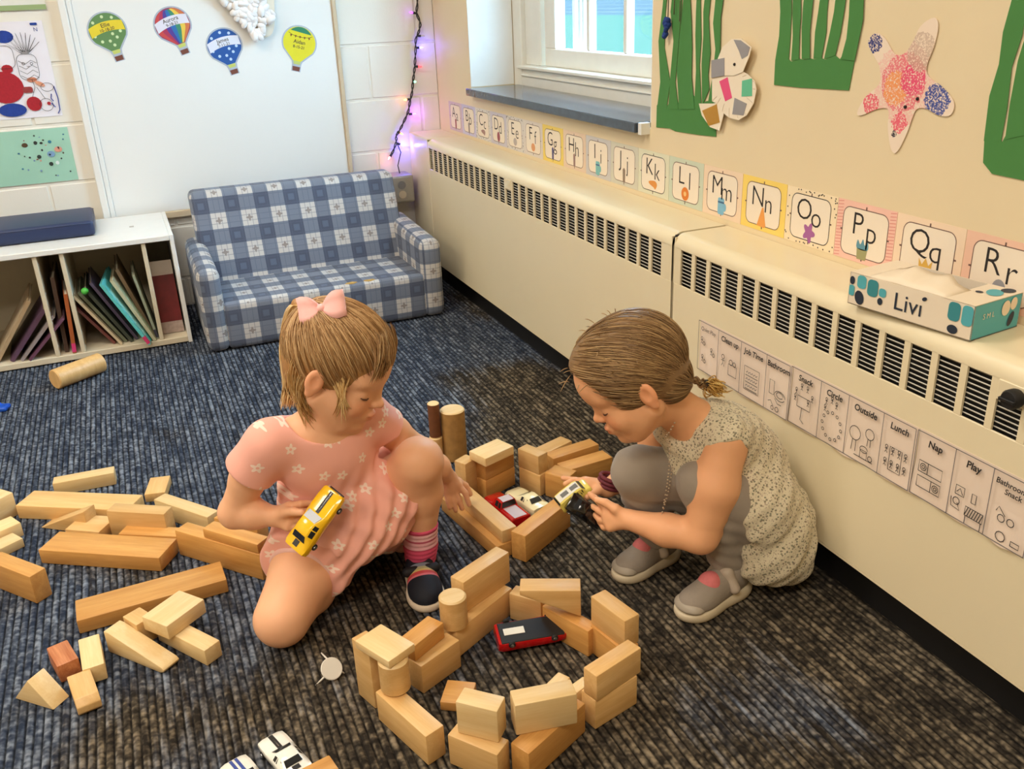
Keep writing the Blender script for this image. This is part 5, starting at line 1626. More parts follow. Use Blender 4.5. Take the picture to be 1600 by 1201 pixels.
# ================================================================ smooth solid modelling for people and clothes
class Solid:
    """sequence of rounded shapes blended into one continuous skin"""
    def __init__(s, res=.002):
        s.res = res; s.ops = []; s.post = None
    def cap(s, a, b, ra, rb, k=.01, op='u'):
        a = np.array(a, float); b = np.array(b, float); r = max(ra, rb)
        lo = np.minimum(a, b) - r; hi = np.maximum(a, b) + r
        def f(X, Y, Z):
            ab = b - a; L = ab @ ab + 1e-12
            px, py, pz = X - a[0], Y - a[1], Z - a[2]
            t = np.clip((px * ab[0] + py * ab[1] + pz * ab[2]) / L, 0, 1)
            return np.sqrt((px - t * ab[0]) ** 2 + (py - t * ab[1]) ** 2 + (pz - t * ab[2]) ** 2) - (ra + (rb - ra) * t)
        s.ops.append((op, f, lo, hi, k)); return s
    def chain(s, pts, rads, k=.01):
        for i in range(len(pts) - 1): s.cap(pts[i], pts[i + 1], rads[i], rads[i + 1], k)
        return s
    def ell(s, c, r, ax=None, k=.01, op='u'):
        c = np.array(c, float); r = np.array(r, float)
        A = np.eye(3) if ax is None else np.array([np.array(v, float) / np.linalg.norm(v) for v in ax])
        e = np.sqrt(((A * r[:, None]) ** 2).sum(0))
        lo, hi = c - e, c + e
        def f(X, Y, Z):
            p = [(X - c[0]) * A[i, 0] + (Y - c[1]) * A[i, 1] + (Z - c[2]) * A[i, 2] for i in range(3)]
            k0 = np.sqrt((p[0] / r[0]) ** 2 + (p[1] / r[1]) ** 2 + (p[2] / r[2]) ** 2)
            k1 = np.sqrt((p[0] / r[0] ** 2) ** 2 + (p[1] / r[1] ** 2) ** 2 + (p[2] / r[2] ** 2) ** 2) + 1e-9
            return k0 * (k0 - 1) / k1
        s.ops.append((op, f, lo, hi, k)); return s
    def plane(s, p, n, k=.002, rad=None):
        """remove what lies on the side the normal points to (within rad of p)"""
        p = np.array(p, float); n = np.array(n, float); n /= np.linalg.norm(n)
        rad = rad or .08
        def f(X, Y, Z):
            d = -((X - p[0]) * n[0] + (Y - p[1]) * n[1] + (Z - p[2]) * n[2])
            q = np.sqrt((X - p[0]) ** 2 + (Y - p[1]) ** 2 + (Z - p[2]) ** 2) - rad
            return np.maximum(d, q)
        s.ops.append(('s', f, p - rad, p + rad, k)); return s
    def grid(s):
        lo = np.min([o[2] for o in s.ops if o[0] == 'u'], 0) - .012
        hi = np.max([o[3] for o in s.ops if o[0] == 'u'], 0) + .012
        n = np.ceil((hi - lo) / s.res).astype(int) + 1
        ax = [(lo[i] + s.res * np.arange(n[i])).astype(np.float32) for i in range(3)]
        Dg = np.full(n, .2, np.float32)
        for op, f, l, h, k in s.ops:
            m = k + 3 * s.res
            i0 = np.clip(np.floor((l - m - lo) / s.res).astype(int), 0, n); i1 = np.clip(np.ceil((h + m - lo) / s.res).astype(int) + 1, 0, n)
            if np.any(i1 <= i0): continue
            sl = tuple(slice(i0[i], i1[i]) for i in range(3))
            X = ax[0][sl[0]][:, None, None]; Y = ax[1][sl[1]][None, :, None]; Z = ax[2][sl[2]][None, None, :]
            d = f(X, Y, Z).astype(np.float32)
            a = Dg[sl]
            if op == 'u':
                hh = np.maximum(k - np.abs(a - d), 0) / max(k, 1e-6)
                Dg[sl] = np.minimum(a, d) - hh * hh * k * .25
            elif op == 'i':
                Dg[sl] = np.maximum(a, d)
            else:
                d = -d
                hh = np.maximum(k - np.abs(a - d), 0) / max(k, 1e-6)
                Dg[sl] = np.maximum(a, d) + hh * hh * k * .25
        if s.post:
            Dg = s.post(Dg, ax)
        return Dg, lo
    def mesh(s, smooth=1):
        Dg, lo = s.grid()
        ins = Dg < 0
        cnt = np.zeros(tuple(np.array(Dg.shape) - 1), np.int8)
        cor = [(i, j, k) for i in (0, 1) for j in (0, 1) for k in (0, 1)]
        sh = cnt.shape
        for i, j, k in cor: cnt += ins[i:i + sh[0], j:j + sh[1], k:k + sh[2]]
        act = (cnt > 0) & (cnt < 8)
        C = np.argwhere(act)
        idx = np.full(sh, -1, np.int32); idx[act] = np.arange(len(C))
        vals = {c: Dg[C[:, 0] + c[0], C[:, 1] + c[1], C[:, 2] + c[2]] for c in cor}
        P = np.zeros((len(C), 3)); N = np.zeros(len(C))
        for a in cor:
            for ax_ in range(3):
                if a[ax_] == 1: continue
                b = list(a); b[ax_] = 1; b = tuple(b)
                va, vb = vals[a], vals[b]
                m = (va < 0) != (vb < 0)
                t = np.where(m, va / np.where(m, va - vb, 1), 0)
                for q in range(3):
                    P[:, q] += np.where(m, a[q] + (t if q == ax_ else 0), 0)
                N += m
        V = (C + P / N[:, None]) * s.res + lo
        F = []
        for ax_ in range(3):
            o1, o2 = [(1, 2), (2, 0), (0, 1)][ax_]
            A = [slice(None)] * 3; B = [slice(None)] * 3
            A[ax_] = slice(0, -1); B[ax_] = slice(1, None)
            m = ins[tuple(A)] != ins[tuple(B)]
            E = np.argwhere(m)
            ok = np.ones(len(E), bool)
            for o in (o1, o2): ok &= (E[:, o] > 0) & (E[:, o] < Dg.shape[o] - 1)
            E = E[ok]
            flip = ins[tuple(A)][E[:, 0], E[:, 1], E[:, 2]]
            def g(d1, d2):
                q = E.copy(); q[:, o1] += d1; q[:, o2] += d2
                return idx[q[:, 0], q[:, 1], q[:, 2]]
            quad = np.stack([g(-1, -1), g(0, -1), g(0, 0), g(-1, 0)], 1)
            quad[~flip] = quad[~flip][:, ::-1]
            F.append(quad)
        F = np.concatenate(F)
        F = F[(F >= 0).all(1)]
        if smooth:
            for _ in range(smooth):
                S = np.zeros_like(V); n = np.zeros(len(V))
                for a in range(4):
                    b = (a + 1) % 4
                    np.add.at(S, F[:, a], V[F[:, b]]); np.add.at(n, F[:, a], 1)
                    np.add.at(S, F[:, b], V[F[:, a]]); np.add.at(n, F[:, b], 1)
                V = V * .5 + .5 * S / np.maximum(n, 1)[:, None]
        return V, F
    def build(s, name, mat, parent, origin, smooth=1, tint=None):
        V, F = s.mesh(smooth)
        me = bpy.data.meshes.new(name)
        me.vertices.add(len(V)); me.vertices.foreach_set('co', (V - np.array(origin)).ravel())
        me.loops.add(F.size); me.loops.foreach_set('vertex_index', F.ravel().astype(np.int32))
        me.polygons.add(len(F)); me.polygons.foreach_set('loop_start', np.arange(0, F.size, 4, dtype=np.int32))
        me.polygons.foreach_set('loop_total', np.full(len(F), 4, np.int32))
        me.polygons.foreach_set('use_smooth', np.ones(len(F), bool))
        me.update(calc_edges=True)
        me.validate()
        if tint is not None:
            c = np.ones((len(V), 4), np.float32); c[:, :3] = tint(V)
            at = me.color_attributes.new('tint', 'FLOAT_COLOR', 'POINT')
            at.data.foreach_set('color', c.ravel())
        me.materials.append(mat)
        o = bpy.data.objects.new(name, me)
        return link(o, parent)

def strands(name, curves, r0, mat, parent, origin, seed=1, r1=None, sides=3):
    """fine tubes for locks of hair, each with its own tone"""
    rnd = np.random.RandomState(seed)
    V = []; F = []; T = []
    base = 0
    for c in curves:
        c = np.asarray(c, float); m = len(c)
        t = np.gradient(c, axis=0); t /= np.linalg.norm(t, axis=1)[:, None] + 1e-9
        ref = np.array([.31, .2, .93]); a = np.cross(t, ref); a /= np.linalg.norm(a, axis=1)[:, None] + 1e-9
        b = np.cross(t, a)
        u = np.linspace(0, 1, m)
        r = r0 * (np.sin(np.clip(u * 1.0, 0, 1) * PI) ** .35 * .85 + .15) if r1 is None else r0 + (r1 - r0) * u
        for k in range(sides):
            th = 2 * PI * k / sides
            V.append(c + (r[:, None] * (math.cos(th) * a + math.sin(th) * b)))
        tone = rnd.rand()
        T.append(np.full(m * sides, tone))
        for k in range(sides):
            k2 = (k + 1) % sides
            i = np.arange(m - 1)
            F.append(np.stack([base + k * m + i, base + k2 * m + i, base + k2 * m + i + 1, base + k * m + i + 1], 1))
        base += m * sides
    V = np.concatenate(V) - np.array(origin); F = np.concatenate(F); T = np.concatenate(T)
    me = bpy.data.meshes.new(name)
    me.vertices.add(len(V)); me.vertices.foreach_set('co', V.ravel())
    me.loops.add(F.size); me.loops.foreach_set('vertex_index', F.ravel().astype(np.int32))
    me.polygons.add(len(F)); me.polygons.foreach_set('loop_start', np.arange(0, F.size, 4, dtype=np.int32))
    me.polygons.foreach_set('loop_total', np.full(len(F), 4, np.int32))
    me.polygons.foreach_set('use_smooth', np.ones(len(F), bool))
    me.update(calc_edges=True)
    col = np.ones((len(V), 4), np.float32); col[:, 0] = col[:, 1] = col[:, 2] = T
    at = me.color_attributes.new('tone', 'FLOAT_COLOR', 'POINT'); at.data.foreach_set('color', col.ravel())
    me.materials.append(mat)
    return link(bpy.data.objects.new(name, me), parent)

def hair_mat(name, dark, mid, light):
    m, nt, bs = newmat(name)
    at = nt.nodes.new('ShaderNodeAttribute'); at.attribute_name = 'tone'
    c = ramp(nt, at.outputs['Fac'], [(0.0, dark), (.5, mid), (1.0, light)])
    nt.links.new(c, bs.inputs['Base Color'])
    bs.inputs['Roughness'].default_value = .42
    bs.inputs['Specular IOR Level'].default_value = .35
    return m

def skin_mat(name, col):
    m, nt, bs = newmat(name)
    at = nt.nodes.new('ShaderNodeAttribute'); at.attribute_name = 'tint'
    v = coords(nt)
    f = noise(nt, 35, 3, v)
    base = mixc(nt, f, tuple(c * .95 for c in col), tuple(min(1, c * 1.05) for c in col))
    mu = nt.nodes.new('ShaderNodeMix'); mu.data_type = 'RGBA'; mu.blend_type = 'MULTIPLY'; mu.inputs[0].default_value = 1
    nt.links.new(base, mu.inputs[6]); nt.links.new(at.outputs['Color'], mu.inputs[7])
    nt.links.new(mu.outputs[2], bs.inputs['Base Color'])
    bs.inputs['Roughness'].default_value = .5
    bs.inputs['Specular IOR Level'].default_value = .35
    bs.inputs['Subsurface Weight'].default_value = .12
    bs.inputs['Subsurface Radius'].default_value = (.010, .004, .002)
    bs.inputs['Subsurface Scale'].default_value = .6
    bump(nt, bs, noise(nt, 500, 2, v), .04, .0005)
    return m

class Head:
    """local frame of a head: f forward, s to the person's right, u up"""
    def __init__(h, c, yaw_dir, pitch, roll=0.0, k=1.0):
        d = Vector((yaw_dir[0], yaw_dir[1], 0)).normalized(); p = math.radians(pitch)
        F_ = d * math.cos(p) + Vector((0, 0, -math.sin(p))); U_ = d * math.sin(p) + Vector((0, 0, math.cos(p)))
        S_ = F_.cross(U_)
        if roll:
            R_ = Matrix.Rotation(math.radians(roll), 3, F_); U_ = R_ @ U_; S_ = R_ @ S_
        h.c = np.array(c, float); h.F = np.array(F_); h.S = np.array(S_); h.U = np.array(U_); h.k = k
        h.ax = (h.F, h.S, h.U); h.bulge = 0.0; h.up = 0.0
    def w(h, f, s, u): return h.c + h.k * (f * h.F + s * h.S + u * h.U)
    def loc(h, V):
        q = (np.asarray(V) - h.c) / h.k
        return np.stack([q @ h.F, q @ h.S, q @ h.U], -1)
    def sculpt(h, B):
        k = h.k
        E = lambda c, r, kk=.012, op='u', ax=None: B.ell(h.w(*c), [x * k for x in r], ax or h.ax, kk, op)
        C = lambda a, b, ra, rb, kk=.006: B.cap(h.w(*a), h.w(*b), ra * k, rb * k, kk)
        E((-.010, 0, .026), (.089, .070, .077), .02)
        E((.030, 0, .020), (.052, .056, .058), .02)          # forehead
        if h.bulge: E((.036, 0, .030), (.054, .056, .054), .02)
        E((.026, 0, -.040), (.050, .051, .056), .025)        # mid face
        for s in (-1, 1):
            E((.038, s * .031, -.037), (.033, .027, .028), .016)   # cheeks
            C((-.005, s * .048, -.045), (.042, s * .022, -.078), .018, .016, .02)  # jaw
        E((.059, 0, -.081), (.018, .019, .016), .012)        # chin
        E((.062, 0, -.056), (.022, .026, .018), .010)        # muzzle
        # eye sockets and lids
        for s in (-1, 1):
            E((.090, s * .034, -.009), (.0155, .019, .012), .012, 's')
            E((.0550, s * .0325, -.012), (.0150, .0165, .0120), .005)
            E((.056, s * .031, .012), (.013, .022, .010), .014)     # brow
        # nose
        C((.072, 0, -.002), (.085, 0, -.027), .0055, .0070, .012)
        E((.0885, 0, -.0300), (.0080, .0085, .0072), .006)
        for s in (-1, 1): E((.0800, s * .0085, -.0335), (.0070, .0056, .0052), .005)
        # lips
        E((.0815, 0, -.0525), (.0068, .0150, .0044), .003)
        E((.0795, 0, -.0612), (.0070, .0125, .0050), .003)
        # ears
        for s in (-1, 1):
            eax = (h.F * .92 + h.S * s * -.35, h.S * s * .92 + h.F * .38, h.U)
            E((-.012, s * .0745, -.010), (.0155, .0062, .0230), .004, 'u', eax)
            E((-.0085, s * .0830, -.008), (.0092, .0070, .0150), .002, 's', eax)
            E((-.014, s * .074, -.032), (.008, .005, .008), .004, 'u', eax)
    def tint(h):
        def f(V):
            L = h.loc(V)
            t = np.ones((len(V), 3))
            def blob(c, r, col, amt):
                d = np.sqrt((((L - np.array(c)) / np.array(r)) ** 2).sum(1))
                a = (np.clip(1.25 - d, 0, .5) * 2 * amt)[:, None]
                return a, np.array(col)
            for c, r, col, amt in (((.083, 0, -.0565), (.014, .0165, .0085), (.84, .50, .50), .85), ((.070, .034, -.036), (.03, .022, .018), (1.0, .80, .76), .7), ((.070, -.034, -.036), (.03, .022, .018), (1.0, .80, .76), .7),
                                   ((.092, 0, -.033), (.012, .012, .010), (1.0, .84, .80), .5), ((-.010, .078, -.010), (.03, .015, .03), (1.0, .80, .74), .6), ((-.010, -.078, -.010), (.03, .015, .03), (1.0, .80, .74), .6)):
                a, cc = blob(c, r, col, amt)
                t = t * (1 - a) + t * cc * a
            return t
        return f
    def lashes(h, parent, origin, mat, browmat):
        for s in (-1, 1):
            pts = [h.w(.0712 - .0048 * abs(q) ** 2 - .0035 * max(0, q), s * (.0330 + .0140 * q), -.0175 + .0035 * q * q) for q in (-1, -.6, -.2, .2, .6, 1)]
            bm = bmesh.new(); bm_tube(bm, [Vector(p - origin) for p in pts], [.0008, .0016, .0021, .0022, .0021, .0010], 6)
            bm_obj('eyelashes', bm, mat, parent, smooth=True)
            pts = [h.w(.0725 - .005 * q * q - .006 * max(0, q), s * (.032 + .018 * q), .0085 + .004 * (1 - q * q)) for q in (-1, -.5, 0, .5, 1)]
            bm = bmesh.new(); bm_tube(bm, [Vector(p - origin) for p in pts], [.0008, .0016, .0018, .0015, .0005], 6)
            bm_obj('eyebrow', bm, browmat, parent, smooth=True)
    HC = np.array([-.012, 0, .030]); HR = np.array([.0945, .0765, .0835])
    def hair_cap(h, extra=0.0, up=0.0):
        B = Solid(.0022)
        k = h.k
        B.ell(h.w(*h.HC), (h.HR + extra) * k, h.ax, .005)
        if h.bulge: B.ell(h.w(.030, 0, .042), np.array((.064, .062, .062)) * k, h.ax, .02)
        B.ell(h.w(-.045, 0, -.016), np.array((.046, .054, .052)) * k, h.ax, .02)
        h.up = up
        B.ell(h.w(.104, 0, -.042 + up), np.array((.075, .098, .090)) * k, h.ax, .006, 's')
        B.ell(h.w(.018, 0, -.092), np.array((.070, .11, .082)) * k, h.ax, .008, 's')
        B.ell(h.w(-.05, 0, -.115), np.array((.070, .11, .060)) * k, h.ax, .008, 's')
        return B
    def on_cap(h, d, lift=1.0):
        d = d / np.linalg.norm(d)
        q = h.HC + h.HR * d * (lift + h.bulge * max(0, d[0]) ** 1.2)
        return h.w(*q)
    def in_hair(h, d):
        q = h.HC + h.HR * d
        e1 = (((q - np.array((.104, 0, -.042 + h.up))) / np.array((.075, .098, .090))) ** 2).sum()
        e2 = (((q - np.array((.018, 0, -.092))) / np.array((.070, .11, .082))) ** 2).sum()
        return e1 > .97 and e2 > 1.0 and q[2] > -.058
    def flow(h, root_dir, n, seed, lo=.15, hi=.95, lift=(1.0, 1.02), wob=.03, seg=11):
        """locks combed over the scalp towards root_dir"""
        rnd = np.random.RandomState(seed)
        r = root_dir / np.linalg.norm(root_dir)
        out = []
        while len(out) < n:
            d = rnd.randn(3); d /= np.linalg.norm(d)
            if not h.in_hair(d): continue
            ang = math.acos(np.clip(d @ r, -1, 1))
            if ang < .12: continue
            g = rnd.uniform(lo, hi); lf = rnd.uniform(*lift)
            w_ = rnd.randn(3) * wob
            pts = []
            for t in np.linspace(0, g, seg):
                a = math.sin((1 - t) * ang) / math.sin(ang); b = math.sin(t * ang) / math.sin(ang)
                dd = a * d + b * r + w_ * math.sin(t * PI) + np.array((-.25, .5 * np.sign(d[1]), 1.0)) * math.sin(t * PI) * 1.5 * (ang / PI) ** 4
                pts.append(h.on_cap(dd, lf + .006 * math.sin(t / g * PI) - (.012 if t in (0,) else 0)))
            out.append(np.array(pts))
        return out

def hand(B, wrist, fingers, thumb, rf=.0068):
    w = np.array(wrist)
    for i, f in enumerate(fingers):
        f = [np.array(p) for p in f]
        B.cap(w, f[0], .0135, .0098, .008)
        B.cap(f[0], f[1], rf * 1.12, rf, .0025)
        B.cap(f[1], f[2], rf, rf * .82, .0020)
    t = [np.array(p) for p in thumb]
    B.cap(w, t[0], .0125, .0095, .008); B.cap(t[0], t[1], .0090, .0078, .004); B.cap(t[1], t[2], .0078, .0064, .002)
# ================================================================ girl in pink, kneeling on one knee
def cloth(name, col, rough=.85, weave=700, fold=.0, var=.05):
    return plain(name, col, rough, var=var, vscale=14, bumps=.25, bscale=weave, sheen=.2)

def daisy_cloth(name, base, dot, scale):
    m, nt, bs = newmat(name)
    v0 = coords(nt)
    sx = nt.nodes.new('ShaderNodeSeparateXYZ'); nt.links.new(v0, sx.inputs[0])
    cx = nt.nodes.new('ShaderNodeCombineXYZ'); nt.links.new(mth(nt, 'ADD', sx.outputs[0], mth(nt, 'MULTIPLY', sx.outputs[1], .35)), cx.inputs[0]); nt.links.new(sx.outputs[2], cx.inputs[1])
    v = cx.outputs[0]
    vo = nt.nodes.new('ShaderNodeTexVoronoi'); vo.voronoi_dimensions = '2D'; vo.inputs['Scale'].default_value = scale; vo.inputs['Randomness'].default_value = .85
    nt.links.new(v, vo.inputs['Vector'])
    # petals: five lobes around each cell point
    sub = nt.nodes.new('ShaderNodeVectorMath'); sub.operation = 'SUBTRACT'
    sc = nt.nodes.new('ShaderNodeVectorMath'); sc.operation = 'SCALE'; sc.inputs['Scale'].default_value = scale
    nt.links.new(v, sc.inputs[0]); nt.links.new(sc.outputs[0], sub.inputs[0])
    sc2 = nt.nodes.new('ShaderNodeVectorMath'); sc2.operation = 'SCALE'; sc2.inputs['Scale'].default_value = scale
    nt.links.new(vo.outputs['Position'], sc2.inputs[0]); nt.links.new(sc2.outputs[0], sub.inputs[1])
    sp = nt.nodes.new('ShaderNodeSeparateXYZ'); nt.links.new(sub.outputs[0], sp.inputs[0])
    ang = mth(nt, 'ARCTAN2', sp.outputs[1], sp.outputs[0])
    lob = mth(nt, 'MULTIPLY', mth(nt, 'COSINE', mth(nt, 'MULTIPLY', ang, 5.0)), .055)
    d = vo.outputs['Distance']
    petal = mth(nt, 'LESS_THAN', d, mth(nt, 'ADD', .17, lob))
    ring = mth(nt, 'GREATER_THAN', d, .055)
    f = mth(nt, 'MULTIPLY', petal, ring)
    b = mixc(nt, noise(nt, 12, 2, v), tuple(c * .95 for c in base), tuple(min(1, c * 1.05) for c in base))
    nt.links.new(mixc(nt, mth(nt, 'MULTIPLY', f, .85), b, dot), bs.inputs['Base Color'])
    bs.inputs['Roughness'].default_value = .85; bs.inputs['Sheen Weight'].default_value = .2
    bump(nt, bs, noise(nt, 600, 2, v), .2, .0006)
    return m

def folds(amp, dirs):
    """cloth creases: small ripples added to the surface"""
    def f(Dg, ax):
        X = ax[0][:, None, None]; Y = ax[1][None, :, None]; Z = ax[2][None, None, :]
        for a, (dx, dy, dz, fr, ph) in enumerate(dirs):
            Dg += (amp * np.sin((X * dx + Y * dy + Z * dz) * fr + ph + 1.3 * np.sin(X * 23 + Z * 17))).astype(np.float32)
        return Dg
    return f

def girl_pink():
    O = np.array((.27, 1.56, 0))
    root = empty('person', tuple(O), label='blonde girl in a pink flowered dress kneeling on one knee, pink bow in her ponytail', cat='person')
    hd = Head((.2790, 1.5060, .489), (.83, -.56), 25, roll=-6, k=1.045)
    skin = skin_mat('skin_fair', srgb(240, 182, 142))
    J = dict(hipR=(.225, 1.60, .115), hipL=(.345, 1.625, .12), kneeR=(.107, 1.430, .055), ankR=(.250, 1.580, .040), kneeL=(.402, 1.480, .283), ankL=(.405, 1.530, .072),
             shR=(.144, 1.518, .362), shL=(.326, 1.538, .370), elR=(.066, 1.556, .222), wrR=(.1298, 1.5126, .2204), elL=(.432, 1.596, .248), wrL=(.5066, 1.6446, .1421))
    B = Solid(.0020)
    B.ell((.285, 1.618, .130), (.095, .080, .075), None, .02)
    B.ell((.268, 1.575, .225), (.080, .070, .090), None, .03)
    B.ell((.247, 1.530, .325), (.082, .060, .080), None, .03)
    B.cap(J['shR'], J['shL'], .036, .036, .03)
    B.cap((.240, 1.524, .366), (.246, 1.516, .392), .046, .040, .02)
    B.cap((.244, 1.518, .385), hd.w(-.016, 0, -.050), .036, .037, .015)
    hd.sculpt(B)
    # legs
    B.chain([J['hipR'], (.166, 1.512, .085), J['kneeR']], [.072, .060, .051], .02)
    B.chain([(.112, 1.440, .050), (.175, 1.510, .044), J['ankR']], [.042, .044, .028], .012)
    B.chain([J['hipL'], (.374, 1.550, .205), J['kneeL']], [.068, .055, .044], .02)
    B.chain([J['kneeL'], (.408, 1.512, .200), J['ankL']], [.044, .043, .027], .015)
    B.ell((.401, 1.462, .288), (.032, .026, .034), None, .015)
    # arms
    B.chain([J['shR'], (.098, 1.542, .292), J['elR']], [.036, .031, .0285], .015)
    B.chain([J['elR'], (.096, 1.536, .222), J['wrR']], [.0290, .0275, .0190], .012)
    B.chain([J['shL'], (.382, 1.568, .310), J['elL']], [.034, .030, .027], .015)
    B.chain([J['elL'], (.480, 1.620, .185), J['wrL']], [.027, .025, .0180], .012)
    hand(B, J['wrR'], [[(.1577, 1.4952, .2425), (.1771, 1.4832, .2490), (.1964, 1.4851, .2453)], [(.1576, 1.4916, .2297), (.1771, 1.4811, .2341), (.1932, 1.4843, .2305)],
                       [(.1543, 1.4894, .2169), (.1726, 1.4803, .2182), (.1866, 1.4844, .2146)], [(.1494, 1.4889, .2063), (.1640, 1.4804, .2057), (.1766, 1.4845, .2010)]],
         [(.1484, 1.4852, .2383), (.1600, 1.4640, .2480), (.1720, 1.4500, .2500)], .0068)
    hand(B, J['wrL'], [[(.5276, 1.6382, .1213), (.5387, 1.6278, .1033), (.5425, 1.6185, .0788)], [(.5185, 1.6393, .1105), (.5230, 1.6268, .0922), (.5257, 1.6174, .0743)],
                       [(.5097, 1.6394, .1081), (.5106, 1.6250, .0902), (.5105, 1.6155, .0747)], [(.5008, 1.6384, .1109), (.4995, 1.6255, .0944), (.4989, 1.6180, .0828)]],
         [(.5303, 1.6495, .1228), (.5480, 1.6530, .1059), (.5560, 1.6480, .0864)], .0066)
    B.build('body', skin, root, O, 1, hd.tint())
    dk = plain('lash_brown', srgb(96, 64, 44), .7); br = plain('brow_blond', srgb(176, 124, 82), .8)
    hd.lashes(root, O, dk, br)
    # ---- dress
    pink = daisy_cloth('pink_daisy_cotton', srgb(246, 178, 160), srgb(253, 230, 214), 21)
    Dm = Solid(.0024)
    Dm.ell((.283, 1.615, .135), (.122, .100, .088), None, .03)
    Dm.ell((.258, 1.572, .215), (.112, .088, .105), None, .04)
    Dm.ell((.238, 1.534, .320), (.094, .069, .085), None, .04)
    Dm.cap(J['shR'], J['shL'], .041, .039, .03)
    Dm.chain([(.225, 1.60, .125), (.172, 1.520, .100)], [.092, .084], .03)
    Dm.chain([(.335, 1.612, .140), (.366, 1.556, .205), (.372, 1.528, .232)], [.084, .070, .062], .03)
    Dm.chain([(.215, 1.520, .125), (.290, 1.520, .160), (.350, 1.535, .195)], [.072, .070, .062], .04)
    Dm.chain([(.30, 1.66, .065), (.40, 1.62, .060)], [.055, .046], .05)
    # sleeves
    Dm.chain([J['shR'], (.106, 1.536, .312)], [.045, .048], .02)
    Dm.chain([J['shL'], (.364, 1.558, .330)], [.041, .041], .02)
    Dm.plane((.110, 1.534, .302), (-.52, .27, -.81), .004, .075)
    Dm.plane((.366, 1.559, .326), (.62, .33, -.70), .004, .06)
    # neckline
    Dm.ell(hd.w(-.004, 0, -.108), (.056, .056, .042), (hd.F, hd.S, hd.U), .006, 's')
    Dm.ell((.244, 1.508, .416), (.060, .058, .042), None, .006, 's')
    # hem over the kneeling thigh, open front between the thighs
    Dm.plane((.163, 1.503, .07), (-.60, -.78, -.10), .006, .11)
    Dm.plane((.388, 1.508, .245), (.42, -.62, .66), .006, .075)
    Dm.ell((.330, 1.440, .030), (.10, .085, .095), None, .015, 's')
    def drape(Dg, ax):
        X = ax[0][:, None, None]; Y = ax[1][None, :, None]; Z = ax[2][None, None, :]
        # pleats running down from the raised knee across the lap, soft body creases
        w = np.clip((.31 - Z) / .10, 0, 1) * np.clip((X - .19) / .06, 0, 1)
        Dg += (w * .0034 * np.sin((X * .85 - Z * .5 + Y * .2) * 215 + 1.5 * np.sin(Z * 25))).astype(np.float32)
        Dg += (.0016 * np.sin(X * 70 + Z * 95 + 2 * np.sin(Z * 30)) * np.clip((.36 - Z) / .1, 0, 1)).astype(np.float32)
        return Dg
    Dm.post = drape
    Dm.build('dress', pink, root, O, 2)
    # ---- pale shorts under the dress
    Sh = Solid(.0024)
    Sh.chain([J['hipR'], (.157, 1.500, .083)], [.078, .0665], .02)
    Sh.chain([J['hipL'], (.383, 1.532, .222)], [.0755, .060], .02)
    Sh.cap(J['hipR'], J['hipL'], .075, .075, .02)
    Sh.plane((.160, 1.505, .08), (-.60, -.77, -.2), .004, .10)
    Sh.plane((.381, 1.535, .218), (.38, -.60, .70), .004, .08)
    Sh.build('shorts', cloth('pale_pink_jersey', srgb(238, 192, 182)), root, O, 1)
    # ---- striped sock and rainbow shoe on the standing foot
    sm, nt, bs = newmat('striped_sock')
    v = coords(nt); sp = nt.nodes.new('ShaderNodeSeparateXYZ'); nt.links.new(v, sp.inputs[0])
    c = ramp(nt, mth(nt, 'DIVIDE', sp.outputs[2], .2), [(0, srgb(226, 84, 120)), (.38, srgb(226, 84, 120)), (.385, srgb(240, 178, 188)), (.46, srgb(240, 178, 188)), (.465, srgb(222, 110, 140)), (.49, srgb(222, 110, 140)), (.495, srgb(244, 190, 196)), (.565, srgb(244, 190, 196)), (.57, srgb(214, 82, 116)), (.70, srgb(214, 82, 116))])
    for n_ in nt.nodes:
        if n_.type == 'VALTORGB': n_.color_ramp.interpolation = 'CONSTANT'
    nt.links.new(c, bs.inputs['Base Color']); bs.inputs['Roughness'].default_value = .9
    Sk = Solid(.0020)
    Sk.chain([(.4065, 1.520, .128), (.405, 1.530, .072), (.402, 1.530, .045)], [.0345, .0325, .032], .01)
    Sk.plane((.4065, 1.5195, .128), (.01, -.15, 1), .003, .06)
    def ribs(Dg, ax):
        Z = ax[2][None, None, :]
        return Dg + (.0007 * np.sin(Z * 620)).astype(np.float32)
    Sk.post = ribs
    Sk.build('sock', sm, root, O, 1)
    shoe_navy(root, O, (.400, 1.545, .0), (-.20, -.98), .150, True)
    # ---- folded foot behind: pink sock, dark shoe
    Sk = Solid(.0022)
    Sk.chain([(.228, 1.560, .043), (.262, 1.590, .040)], [.034, .034], .01)
    Sk.build('sock', cloth('pink_sock', srgb(214, 82, 122)), root, O, 1)
    Sd = Solid(.0024)
    Sd.chain([(.262, 1.590, .037), (.33, 1.640, .034), (.375, 1.668, .030)], [.037, .035, .027], .012)
    Sd.plane((.32, 1.63, .002), (0, 0, -1), .002, .14)
    Sd.build('shoe', plain('navy_canvas', srgb(22, 26, 40), .7, var=.1, bumps=.2, bscale=400), root, O, 1)
    hair_pink(root, O, hd)

